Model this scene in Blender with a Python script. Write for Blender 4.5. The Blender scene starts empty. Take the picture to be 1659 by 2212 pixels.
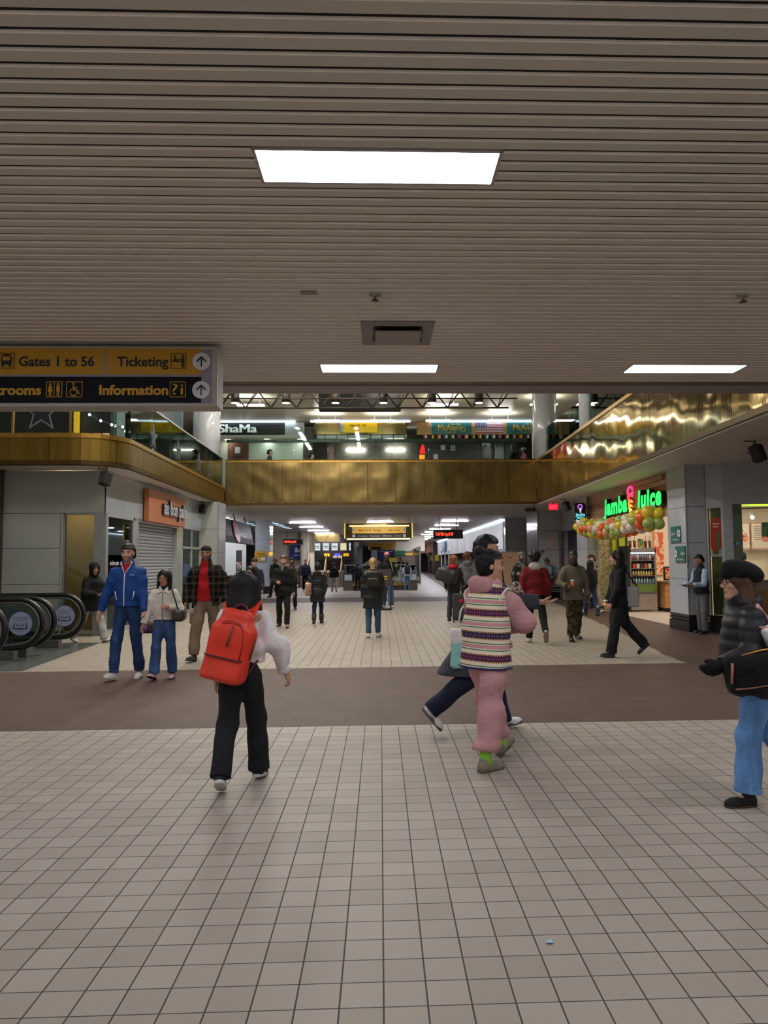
import bpy, math, random
import numpy as np
from mathutils import Vector, Matrix

random.seed(7)
SC = bpy.context.scene
COL = SC.collection
PI = math.pi
R = math.radians

# ------------------------------------------------------------------ camera, world, exposure
CAM_H = 1.5911

def make_camera():
 yaw, pitch, roll, f = 0.0368, 0.0655, -0.0083, 1602.2752
 cy, sy = math.cos(yaw), math.sin(yaw)
 fw, rt, up = Vector((sy, cy, 0)), Vector((cy, -sy, 0)), Vector((0, 0, 1))
 f2 = fw * math.cos(pitch) + up * math.sin(pitch)
 u2 = up * math.cos(pitch) - fw * math.sin(pitch)
 r3 = rt * math.cos(roll) + u2 * math.sin(roll)
 u3 = u2 * math.cos(roll) - rt * math.sin(roll)
 cd = bpy.data.cameras.new('camera')
 cd.sensor_fit = 'VERTICAL'
 cd.sensor_height = 36.0
 cd.lens = 36.0 * f / 2212.0
 cd.shift_x = -(880.08 - 829.5) / 2212.0
 cd.clip_start, cd.clip_end = 0.05, 400
 co = bpy.data.objects.new('camera', cd)
 COL.objects.link(co)
 m = Matrix(((r3.x, u3.x, -f2.x, 0), (r3.y, u3.y, -f2.y, 0), (r3.z, u3.z, -f2.z, CAM_H), (0, 0, 0, 1)))
 co.matrix_world = m
 SC.camera = co

make_camera()
WORLD_STRENGTH = 0.45
w = bpy.data.worlds.new('world')
w.use_nodes = True
w.node_tree.nodes['Background'].inputs[0].default_value = (0.74, 0.73, 0.69, 1)
w.node_tree.nodes['Background'].inputs[1].default_value = WORLD_STRENGTH
SC.world = w
SC.view_settings.view_transform = 'Standard'
SC.view_settings.look = 'None'
SC.view_settings.gamma = 1.0
SC.view_settings.exposure = 0.0
SC.view_settings.use_curve_mapping = False
try:
 cyc = SC.cycles
 cyc.max_bounces = 6
 cyc.diffuse_bounces = 3
 cyc.glossy_bounces = 4
 cyc.transmission_bounces = 4
 cyc.transparent_max_bounces = 10
 cyc.caustics_reflective = False
 cyc.caustics_refractive = False
 cyc.sample_clamp_indirect = 4.0
except Exception:
 pass
LAMP = 27.0          # ceiling lamp diffusers

# ------------------------------------------------------------------ materials
def lin(c):
 c = c / 255.0
 return c / 12.92 if c <= 0.04045 else ((c + 0.055) / 1.055) ** 2.4

def rgb(c):
 if isinstance(c, str):
  c = (int(c[0:2], 16), int(c[2:4], 16), int(c[4:6], 16))
 return (lin(c[0]), lin(c[1]), lin(c[2]), 1.0)

MATS = {}

class NT:
 """small helper that writes node trees"""

 def __init__(s, name):
  s.mat = bpy.data.materials.new(name)
  s.mat.use_nodes = True
  s.nt = s.mat.node_tree
  s.n = s.nt.nodes
  s.l = s.nt.links
  s.bsdf = s.n['Principled BSDF']

 def set(s, sock, v):
  if hasattr(v, 'links'):
   s.l.new(v, sock)
  else:
   sock.default_value = v

 def m(s, op, a, b=None, c=None):
  nd = s.n.new('ShaderNodeMath')
  nd.operation = op
  for i, v in enumerate((a, b, c)):
   if v is not None:
    s.set(nd.inputs[i], v)
  return nd.outputs[0]

 def obj(s):
  nd = s.n.new('ShaderNodeTexCoord')
  return nd.outputs['Object']

 def xyz(s, v):
  nd = s.n.new('ShaderNodeSeparateXYZ')
  s.l.new(v, nd.inputs[0])
  return nd.outputs

 def comb(s, x, y, z):
  nd = s.n.new('ShaderNodeCombineXYZ')
  for i, v in enumerate((x, y, z)):
   s.set(nd.inputs[i], v)
  return nd.outputs[0]

 def noise(s, vec, scale, detail=2.0, rough=0.5):
  nd = s.n.new('ShaderNodeTexNoise')
  s.l.new(vec, nd.inputs['Vector'])
  nd.inputs['Scale'].default_value = scale
  nd.inputs['Detail'].default_value = detail
  nd.inputs['Roughness'].default_value = rough
  return nd.outputs['Fac']

 def white(s, vec):
  nd = s.n.new('ShaderNodeTexWhiteNoise')
  s.l.new(vec, nd.inputs['Vector'])
  return nd.outputs['Value']

 def voronoi(s, vec, scale, out='Color'):
  nd = s.n.new('ShaderNodeTexVoronoi')
  s.l.new(vec, nd.inputs['Vector'])
  nd.inputs['Scale'].default_value = scale
  return nd.outputs[out]

 def scale(s, vec, sx, sy, sz):
  nd = s.n.new('ShaderNodeVectorMath')
  nd.operation = 'MULTIPLY'
  s.l.new(vec, nd.inputs[0])
  nd.inputs[1].default_value = (sx, sy, sz)
  return nd.outputs[0]

 def mix(s, f, a, b):
  nd = s.n.new('ShaderNodeMix')
  nd.data_type = 'RGBA'
  s.set(nd.inputs[0], f)
  s.set(nd.inputs[6], a)
  s.set(nd.inputs[7], b)
  return nd.outputs[2]

 def ramp(s, f, stops, mode='LINEAR'):
  nd = s.n.new('ShaderNodeValToRGB')
  cr = nd.color_ramp
  cr.interpolation = mode
  while len(cr.elements) > 1:
   cr.elements.remove(cr.elements[0])
  cr.elements[0].position = stops[0][0]
  cr.elements[0].color = stops[0][1]
  for p, c in stops[1:]:
   e = cr.elements.new(p)
   e.color = c
  s.l.new(f, nd.inputs[0])
  return nd.outputs[0]

 def bump(s, h, strength=0.3, dist=0.01):
  nd = s.n.new('ShaderNodeBump')
  nd.inputs['Strength'].default_value = strength
  nd.inputs['Distance'].default_value = dist
  s.l.new(h, nd.inputs['Height'])
  s.l.new(nd.outputs[0], s.bsdf.inputs['Normal'])

 def base(s, c):
  s.set(s.bsdf.inputs['Base Color'], c)

 def rough(s, r):
  s.set(s.bsdf.inputs['Roughness'], r)

 def metal(s, v):
  s.bsdf.inputs['Metallic'].default_value = v

 def spec(s, v):
  s.bsdf.inputs['Specular IOR Level'].default_value = v

def mat(name, col, rough=0.6, metal=0.0, var=0.08, nscale=8.0, bump=0.0, spec=0.5, stretch=None, bdist=0.01):
 """plain procedural material: base colour with a light noise variation"""
 if name in MATS:
  return MATS[name]
 t = NT(name)
 v = t.obj()
 if stretch:
  v = t.scale(v, *stretch)
 n = t.noise(v, nscale, 3.0)
 c = rgb(col)
 lo = tuple(x * (1 - var) for x in c[:3]) + (1,)
 hi = tuple(min(1, x * (1 + var)) for x in c[:3]) + (1,)
 t.base(t.ramp(n, [(0.3, lo), (0.7, hi)]))
 t.rough(rough)
 t.metal(metal)
 t.spec(spec)
 if bump:
  t.bump(n, bump, bdist)
 MATS[name] = t.mat
 return t.mat

def emis(name, col, strength):
 if name in MATS:
  return MATS[name]
 t = NT(name)
 t.base((0.0, 0.0, 0.0, 1) if strength > 3 else rgb(col))
 t.bsdf.inputs['Emission Color'].default_value = rgb(col)
 t.bsdf.inputs['Emission Strength'].default_value = strength
 t.rough(0.5)
 MATS[name] = t.mat
 return t.mat

def glass(name, col=(220, 235, 230), tint=(0.90, 0.95, 0.93), refl=0.5, rough=0.02):
 """clear pane: see-through with a fresnel reflection"""
 if name in MATS:
  return MATS[name]
 t = NT(name)
 n, l = t.n, t.l
 n.remove(t.bsdf)
 out = [x for x in n if x.type == 'OUTPUT_MATERIAL'][0]
 tr = n.new('ShaderNodeBsdfTransparent')
 tr.inputs[0].default_value = (*tint, 1)
 gl = n.new('ShaderNodeBsdfGlossy')
 gl.inputs['Color'].default_value = rgb(col)
 gl.inputs['Roughness'].default_value = rough
 fr = n.new('ShaderNodeLayerWeight')
 fr.inputs[0].default_value = refl
 mx = n.new('ShaderNodeMixShader')
 l.new(fr.outputs['Fresnel'], mx.inputs[0])
 l.new(tr.outputs[0], mx.inputs[1])
 l.new(gl.outputs[0], mx.inputs[2])
 l.new(mx.outputs[0], out.inputs[0])
 MATS[name] = t.mat
 return t.mat

# ------------------------------------------------------------------ mesh building
class MB:
 """collects vertices and faces, then links them as ONE mesh object"""

 def __init__(s):
  s.v, s.f, s.mi = [], [], []
  s.cur = 0

 def add(s, vs, fs):
  k = len(s.v)
  s.v += [tuple(p) for p in vs]
  s.f += [tuple(i + k for i in f) for f in fs]
  s.mi += [s.cur] * len(fs)
  return s

 def box(s, x0, x1, y0, y1, z0, z1):
  vs = [(x, y, z) for x in (x0, x1) for y in (y0, y1) for z in (z0, z1)]
  return s.add(vs, [(0, 1, 3, 2), (4, 6, 7, 5), (0, 4, 5, 1), (2, 3, 7, 6), (0, 2, 6, 4), (1, 5, 7, 3)])

 def obox(s, o, ax, ay, az):
  """box from a corner and three edge vectors"""
  o, ax, ay, az = map(Vector, (o, ax, ay, az))
  vs = [o + ax * i + ay * j + az * k for i in (0, 1) for j in (0, 1) for k in (0, 1)]
  return s.add(vs, [(0, 1, 3, 2), (4, 6, 7, 5), (0, 4, 5, 1), (2, 3, 7, 6), (0, 2, 6, 4), (1, 5, 7, 3)])

 def quad(s, a, b, c, d):
  return s.add([a, b, c, d], [(0, 1, 2, 3)])

 def prism(s, pts, o, ux, uy, n, d):
  """outline pts (2D) in the frame o,ux,uy extruded by d along n"""
  o, ux, uy, n = map(Vector, (o, ux, uy, n))
  a = [o + ux * p[0] + uy * p[1] for p in pts]
  b = [p + n * d for p in a]
  k = len(pts)
  return s.add(a + b, [tuple(range(k))[::-1], tuple(range(k, 2 * k))] + [(i, (i + 1) % k, k + (i + 1) % k, k + i) for i in range(k)])

 def tube(s, pts, r, n=10, closed=False, caps=True):
  pts = [Vector(p) for p in pts]
  rr = r if isinstance(r, (list, tuple)) else [r] * len(pts)
  m = len(pts)
  base = len(s.v)
  up = None
  vs = []
  for i, p in enumerate(pts):
   if closed:
    t = pts[(i + 1) % m] - pts[i - 1]
   else:
    t = pts[min(i + 1, m - 1)] - pts[max(i - 1, 0)]
   t.normalize()
   if up is None:
    up = t.orthogonal().normalized()
   up = (up - t * up.dot(t))
   if up.length < 1e-6:
    up = t.orthogonal()
   up.normalize()
   sd = t.cross(up)
   for k in range(n):
    a = 2 * PI * k / n
    vs.append(p + (up * math.cos(a) + sd * math.sin(a)) * rr[i])
  fs = []
  for i in range(m if closed else m - 1):
   j = (i + 1) % m
   for k in range(n):
    k2 = (k + 1) % n
    fs.append((i * n + k, i * n + k2, j * n + k2, j * n + k))
  if caps and not closed:
   fs.append(tuple(range(n))[::-1])
   fs.append(tuple((m - 1) * n + k for k in range(n)))
  return s.add(vs, fs)

 def lathe(s, prof, c=(0, 0, 0), n=24, axis='z'):
  c = Vector(c)
  vs, fs = [], []
  for r, z in prof:
   for k in range(n):
    a = 2 * PI * k / n
    x, y = r * math.cos(a), r * math.sin(a)
    p = {'z': (x, y, z), 'y': (x, z, y), 'x': (z, x, y)}[axis]
    vs.append(c + Vector(p))
  for i in range(len(prof) - 1):
   for k in range(n):
    k2 = (k + 1) % n
    f = (i * n + k, i * n + k2, (i + 1) * n + k2, (i + 1) * n + k)
    fs.append(f if axis != 'y' else f[::-1])
  return s.add(vs, fs)

 def cyl(s, c, r, h, n=20):
  return s.lathe([(0.0001, 0), (r, 0), (r, h), (0.0001, h)], c, n)

 def ball(s, c, rx, ry=None, rz=None, n=14, m=9):
  ry, rz = ry or rx, rz or rx
  c = Vector(c)
  vs = [c + Vector((0, 0, rz))]
  for i in range(1, m):
   t = PI * i / m
   for k in range(n):
    a = 2 * PI * k / n
    vs.append(c + Vector((rx * math.sin(t) * math.cos(a), ry * math.sin(t) * math.sin(a), rz * math.cos(t))))
  vs.append(c - Vector((0, 0, rz)))
  fs = [(0, 1 + k, 1 + (k + 1) % n) for k in range(n)]
  for i in range(m - 2):
   for k in range(n):
    a, b = 1 + i * n + k, 1 + i * n + (k + 1) % n
    fs.append((a, a + n, b + n, b))
  e = len(vs) - 1
  fs += [(e, 1 + (m - 2) * n + (k + 1) % n, 1 + (m - 2) * n + k) for k in range(n)]
  return s.add(vs, fs)

 def disc(s, c, r, ux, uy, n=24, ry=None):
  c, ux, uy = map(Vector, (c, ux, uy))
  ry = ry or r
  return s.add([c + ux * r * math.cos(2 * PI * k / n) + uy * ry * math.sin(2 * PI * k / n) for k in range(n)], [tuple(range(n))])

 def ring(s, c, r0, r1, ux, uy, n=28):
  c, ux, uy = map(Vector, (c, ux, uy))
  vs = []
  for r in (r0, r1):
   vs += [c + ux * r * math.cos(2 * PI * k / n) + uy * r * math.sin(2 * PI * k / n) for k in range(n)]
  return s.add(vs, [(k, (k + 1) % n, n + (k + 1) % n, n + k) for k in range(n)])

 def build(s, name, mats, parent=None, smooth=False, bevel=0.0, **kw):
  me = bpy.data.meshes.new(name)
  me.from_pydata(s.v, [], s.f)
  o = link_mesh(name, me, mats, parent, smooth)
  if any(s.mi):
   me.polygons.foreach_set('material_index', s.mi)
  if bevel:
   b = o.modifiers.new('bevel', 'BEVEL')
   b.width = bevel
   b.segments = 2
   b.limit_method = 'ANGLE'
  tag(o, **kw)
  return o

def link_mesh(name, me, mats, parent=None, smooth=False):
 if not isinstance(mats, (list, tuple)):
  mats = [mats]
 for m in mats:
  me.materials.append(m)
 if smooth:
  me.polygons.foreach_set('use_smooth', [True] * len(me.polygons))
 me.update()
 o = bpy.data.objects.new(name, me)
 COL.objects.link(o)
 if parent:
  o.parent = parent
  o.matrix_parent_inverse = root_matrix(parent).inverted()
 return o

def root_matrix(o):
 m = o.matrix_basis.copy()
 if o.parent:
  m = root_matrix(o.parent) @ o.matrix_parent_inverse @ m
 return m

def tag(o, label=None, cat=None, group=None, kind=None):
 if label:
  o['label'] = label
 if cat:
  o['category'] = cat
 if group:
  o['group'] = group
 if kind:
  o['kind'] = kind
 return o

def thing(name, label, cat, loc=(0, 0, 0), rotz=0.0, group=None):
 """an Empty at the thing's base; its parts are built in world coordinates and parented to it"""
 o = bpy.data.objects.new(name, None)
 COL.objects.link(o)
 o.empty_display_size = 0.1
 o.location = loc
 o.rotation_euler = (0, 0, rotz)
 return tag(o, label, cat, group)

def struct(name, mb, m, smooth=False, label=None, **kw):
 o = mb.build(name, m, None, smooth, **kw)
 o['kind'] = 'structure'
 if label:
  o['label'] = label
 return o

def copy_tree(o, loc, label=None, rotz=None, group=None):
 """a copy of a thing with copies of its parts and sub-parts"""
 r = o.copy()
 COL.objects.link(r)
 r.location = loc
 if rotz is not None:
  r.rotation_euler = (0, 0, rotz)
 if label:
  r['label'] = label
 if group:
  r['group'] = group
 stack = [(o, r)]
 while stack:
  a, b = stack.pop()
  for ch in list(a.children):
   c = ch.copy()
   COL.objects.link(c)
   c.parent = b
   c.matrix_parent_inverse = ch.matrix_parent_inverse.copy()
   stack.append((ch, c))
 return r

_tcache = {}

def text_geo(s, size, bold=0.0, font_shear=0.0, spacing=1.0):
 key = (s, size, bold, font_shear, spacing)
 if key in _tcache:
  return _tcache[key]
 cu = bpy.data.curves.new('txt', 'FONT')
 cu.body = s
 cu.size = size
 cu.offset = bold
 cu.shear = font_shear
 cu.space_character = spacing
 cu.resolution_u = 3
 ob = bpy.data.objects.new('txt', cu)
 me = bpy.data.meshes.new_from_object(ob)
 vs = np.array([tuple(v.co) for v in me.vertices]) if len(me.vertices) else np.zeros((1, 3))
 fs = [tuple(p.vertices) for p in me.polygons]
 bpy.data.objects.remove(ob)
 bpy.data.meshes.remove(me)
 bpy.data.curves.remove(cu)
 _tcache[key] = (vs, fs)
 return vs, fs

def text_mb(mb, s, size, o, ux, uy, bold=0.0, align='L', width=None, shear=0.0, depth=0.0, condense=1.0, spacing=1.0):
 """flat (or extruded) lettering laid in the plane o,ux,uy"""
 vs, fs = text_geo(s, size, bold, shear, spacing)
 o, ux, uy = Vector(o), Vector(ux).normalized(), Vector(uy).normalized()
 x0, x1 = vs[:, 0].min(), vs[:, 0].max()
 k = condense
 if width:
  k = width / max(1e-6, (x1 - x0))
 off = {'L': x0, 'C': (x0 + x1) / 2, 'R': x1}[align]
 n = ux.cross(uy)
 pts = [o + ux * ((v[0] - off) * k) + uy * v[1] for v in vs]
 mb.add(pts, fs)
 if depth:
  pts2 = [p + n * depth for p in pts]
  cnt = {}
  for f in fs:
   for a, b in zip(f, f[1:] + f[:1]):
    cnt[(a, b)] = cnt.get((a, b), 0) + 1
  side = []
  m = len(pts)
  for (a, b) in cnt:
   if (b, a) not in cnt:
    side.append((a, b, b + m, a + m))
  mb.add(pts + pts2, [tuple(i + m for i in f) for f in fs] + side)
 return mb
# ------------------------------------------------------------------ signed-distance modelling for people and cloth
class SDF:
 def __init__(s, lo, hi, h):
  s.lo = np.array(lo, float)
  s.h = h
  n = np.ceil((np.array(hi) - s.lo) / h).astype(int) + 1
  s.ax = [s.lo[i] + h * np.arange(n[i]) for i in range(3)]
  s.D = np.full(n, 0.5, np.float32)

 def _sub(s, lo, hi):
  sl = []
  for i in range(3):
   a = int(max(0, math.floor((lo[i] - s.lo[i]) / s.h)))
   b = int(min(len(s.ax[i]), math.ceil((hi[i] - s.lo[i]) / s.h) + 1))
   if b <= a:
    return None
   sl.append(slice(a, b))
  X = s.ax[0][sl[0]][:, None, None].astype(np.float32)
  Y = s.ax[1][sl[1]][None, :, None].astype(np.float32)
  Z = s.ax[2][sl[2]][None, None, :].astype(np.float32)
  return tuple(sl), X, Y, Z

 def _put(s, sl, d, k, sub=False):
  a = s.D[sl]
  if sub:
   d = -d
   if k > 0:
    hh = np.maximum(k - np.abs(a - d), 0) / k
    s.D[sl] = np.maximum(a, d) + hh * hh * k * 0.25
   else:
    s.D[sl] = np.maximum(a, d)
  else:
   if k > 0:
    hh = np.maximum(k - np.abs(a - d), 0) / k
    s.D[sl] = np.minimum(a, d) - hh * hh * k * 0.25
   else:
    s.D[sl] = np.minimum(a, d)

 def cap(s, a, b, ra, rb=None, k=0.02, lat=1.0, latdir=(1, 0, 0), sub=False):
  """tapered capsule; lat widens the section along latdir"""
  rb = ra if rb is None else rb
  a, b = np.array(a, float), np.array(b, float)
  ld = np.array(latdir, float)
  ld /= np.linalg.norm(ld)
  mr = max(ra, rb) * max(lat, 1.0) + k + 2 * s.h
  q = s._sub(np.minimum(a, b) - mr, np.maximum(a, b) + mr)
  if q is None:
   return s
  sl, X, Y, Z = q
  px, py, pz = X - a[0], Y - a[1], Z - a[2]
  ba = b - a
  bb = max(1e-9, float(ba @ ba))
  t = np.clip((px * ba[0] + py * ba[1] + pz * ba[2]) / bb, 0, 1)
  vx, vy, vz = px - t * ba[0], py - t * ba[1], pz - t * ba[2]
  if lat != 1.0:
   g = (vx * ld[0] + vy * ld[1] + vz * ld[2]) * (1.0 / lat - 1.0)
   vx, vy, vz = vx + g * ld[0], vy + g * ld[1], vz + g * ld[2]
  d = np.sqrt(vx * vx + vy * vy + vz * vz) - (ra + (rb - ra) * t)
  s._put(sl, d, k, sub)
  return s

 def ell(s, c, r, k=0.02, rot=None, sub=False):
  c, r = np.array(c, float), np.array(r, float)
  mr = r.max() + k + 2 * s.h
  q = s._sub(c - mr, c + mr)
  if q is None:
   return s
  sl, X, Y, Z = q
  x, y, z = X - c[0], Y - c[1], Z - c[2]
  if rot is not None:
   M = np.array(rot)
   x, y, z = (M[0][0] * x + M[1][0] * y + M[2][0] * z, M[0][1] * x + M[1][1] * y + M[2][1] * z, M[0][2] * x + M[1][2] * y + M[2][2] * z)
  g = np.sqrt((x / r[0]) ** 2 + (y / r[1]) ** 2 + (z / r[2]) ** 2)
  g2 = np.sqrt((x / r[0] ** 2) ** 2 + (y / r[1] ** 2) ** 2 + (z / r[2] ** 2) ** 2)
  d = g * (g - 1) / np.maximum(g2, 1e-6)
  s._put(sl, d, k, sub)
  return s

 def plane(s, p, n, k=0.0):
  """keep the side the normal points away from"""
  p, n = np.array(p, float), np.array(n, float)
  n /= np.linalg.norm(n)
  X, Y, Z = s.ax[0][:, None, None], s.ax[1][None, :, None], s.ax[2][None, None, :]
  d = ((X - p[0]) * n[0] + (Y - p[1]) * n[1] + (Z - p[2]) * n[2]).astype(np.float32)
  s.D = np.maximum(s.D, d)
  return s

 def clip(s, fn):
  X, Y, Z = s.ax[0][:, None, None], s.ax[1][None, :, None], s.ax[2][None, None, :]
  s.D = np.maximum(s.D, fn(X, Y, Z).astype(np.float32))
  return s

 def wrinkle(s, amp, freq=28.0, seed=0, squash=(1, 1, 1.0)):
  rng = np.random.RandomState(seed)
  X, Y, Z = s.ax[0][:, None, None], s.ax[1][None, :, None], s.ax[2][None, None, :]
  for i in range(5):
   v = rng.randn(3) * np.array(squash)
   v = v / np.linalg.norm(v) * freq * (0.5 + rng.rand())
   s.D += (amp / 2.2 * np.sin(X * v[0] + Y * v[1] + Z * v[2] + rng.rand() * 6.28)).astype(np.float32)
  return s

 def mesh(s):
  D, h, lo = s.D, s.h, s.lo
  D[0], D[-1] = np.maximum(D[0], h), np.maximum(D[-1], h)
  D[:, 0], D[:, -1] = np.maximum(D[:, 0], h), np.maximum(D[:, -1], h)
  D[:, :, 0], D[:, :, -1] = np.maximum(D[:, :, 0], h), np.maximum(D[:, :, -1], h)
  ins = D < 0
  nx, ny, nz = D.shape
  cnt = np.zeros((nx - 1, ny - 1, nz - 1), np.int8)
  for i in (0, 1):
   for j in (0, 1):
    for k in (0, 1):
     cnt += ins[i:nx - 1 + i, j:ny - 1 + j, k:nz - 1 + k]
  act = (cnt > 0) & (cnt < 8)
  cells = np.argwhere(act)
  idx = np.full(act.shape, -1, np.int64)
  idx[act] = np.arange(len(cells))
  acc = np.zeros((len(cells), 3))
  num = np.zeros(len(cells))
  cor = [(i, j, k) for i in (0, 1) for j in (0, 1) for k in (0, 1)]
  vals = {c: D[cells[:, 0] + c[0], cells[:, 1] + c[1], cells[:, 2] + c[2]].astype(float) for c in cor}
  for c in cor:
   for a in range(3):
    if c[a] == 0:
     e = list(c)
     e[a] = 1
     e = tuple(e)
     d0, d1 = vals[c], vals[e]
     x = (d0 < 0) != (d1 < 0)
     t = np.where(x, d0 / np.where(x, d0 - d1, 1), 0)
     p = np.array(c, float)[None, :].repeat(len(cells), 0)
     p[:, a] = t
     acc[x] += p[x]
     num[x] += 1
  V = lo + h * (cells + acc / np.maximum(num, 1)[:, None])
  F = []
  for a in range(3):
   b, c = (a + 1) % 3, (a + 2) % 3
   s0 = [slice(None)] * 3
   s1 = [slice(None)] * 3
   s0[a], s1[a] = slice(0, -1), slice(1, None)
   ed = ins[tuple(s0)] != ins[tuple(s1)]
   E = np.argwhere(ed)
   ok = (E[:, b] > 0) & (E[:, c] > 0) & (E[:, b] < D.shape[b] - 1) & (E[:, c] < D.shape[c] - 1)
   E = E[ok]
   if not len(E):
    continue
   first = ins[tuple(s0)][tuple(E.T)]
   q = []
   for db, dc in ((-1, -1), (0, -1), (0, 0), (-1, 0)):
    P = E.copy()
    P[:, b] += db
    P[:, c] += dc
    q.append(idx[P[:, 0], P[:, 1], P[:, 2]])
   Q = np.stack(q, 1)
   Q[~first] = Q[~first][:, ::-1]
   F.append(Q)
  F = np.concatenate(F) if F else np.zeros((0, 4), int)
  F = F[(F >= 0).all(1)]
  return V, F

def np_mesh(name, V, F, mats, parent=None, fmat=None, smooth=True):
 me = bpy.data.meshes.new(name)
 me.vertices.add(len(V))
 me.vertices.foreach_set('co', V.astype(np.float32).ravel())
 me.loops.add(len(F) * 4)
 me.loops.foreach_set('vertex_index', F.astype(np.int32).ravel())
 me.polygons.add(len(F))
 me.polygons.foreach_set('loop_start', np.arange(len(F), dtype=np.int32) * 4)
 if fmat is not None:
  me.polygons.foreach_set('material_index', fmat.astype(np.int32))
 me.update(calc_edges=True)
 me.validate()
 return link_mesh(name, me, mats, parent, smooth)

def vec(*a):
 return np.array(a, float)

def unit(v):
 v = np.array(v, float)
 return v / max(1e-9, np.linalg.norm(v))

def rotm(axis, ang):
 x, y, z = unit(axis)
 c, s_ = math.cos(ang), math.sin(ang)
 C = 1 - c
 return np.array([[c + x * x * C, x * y * C - z * s_, x * z * C + y * s_],
                     [y * x * C + z * s_, c + y * y * C, y * z * C - x * s_],
                     [z * x * C - y * s_, z * y * C + x * s_, c + z * z * C]])

def limb_dir(flex, abd, side):
 f, a = R(flex), R(abd)
 return vec(side * math.sin(a), math.sin(f) * math.cos(a), -math.cos(f) * math.cos(a))

SKINS = {'light': (205, 158, 138), 'tan': (176, 128, 104), 'asian': (196, 150, 122), 'brown': (110, 72, 52), 'dark': (80, 55, 44)}

def skin_mat(k):
 return mat('skin_' + k, SKINS[k], 0.5, var=0.06, nscale=20)

def lip_mat(k):
 c = SKINS[k]
 return mat('lips_' + k, (c[0] * 0.88, c[1] * 0.72, c[2] * 0.72), 0.45)

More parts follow.
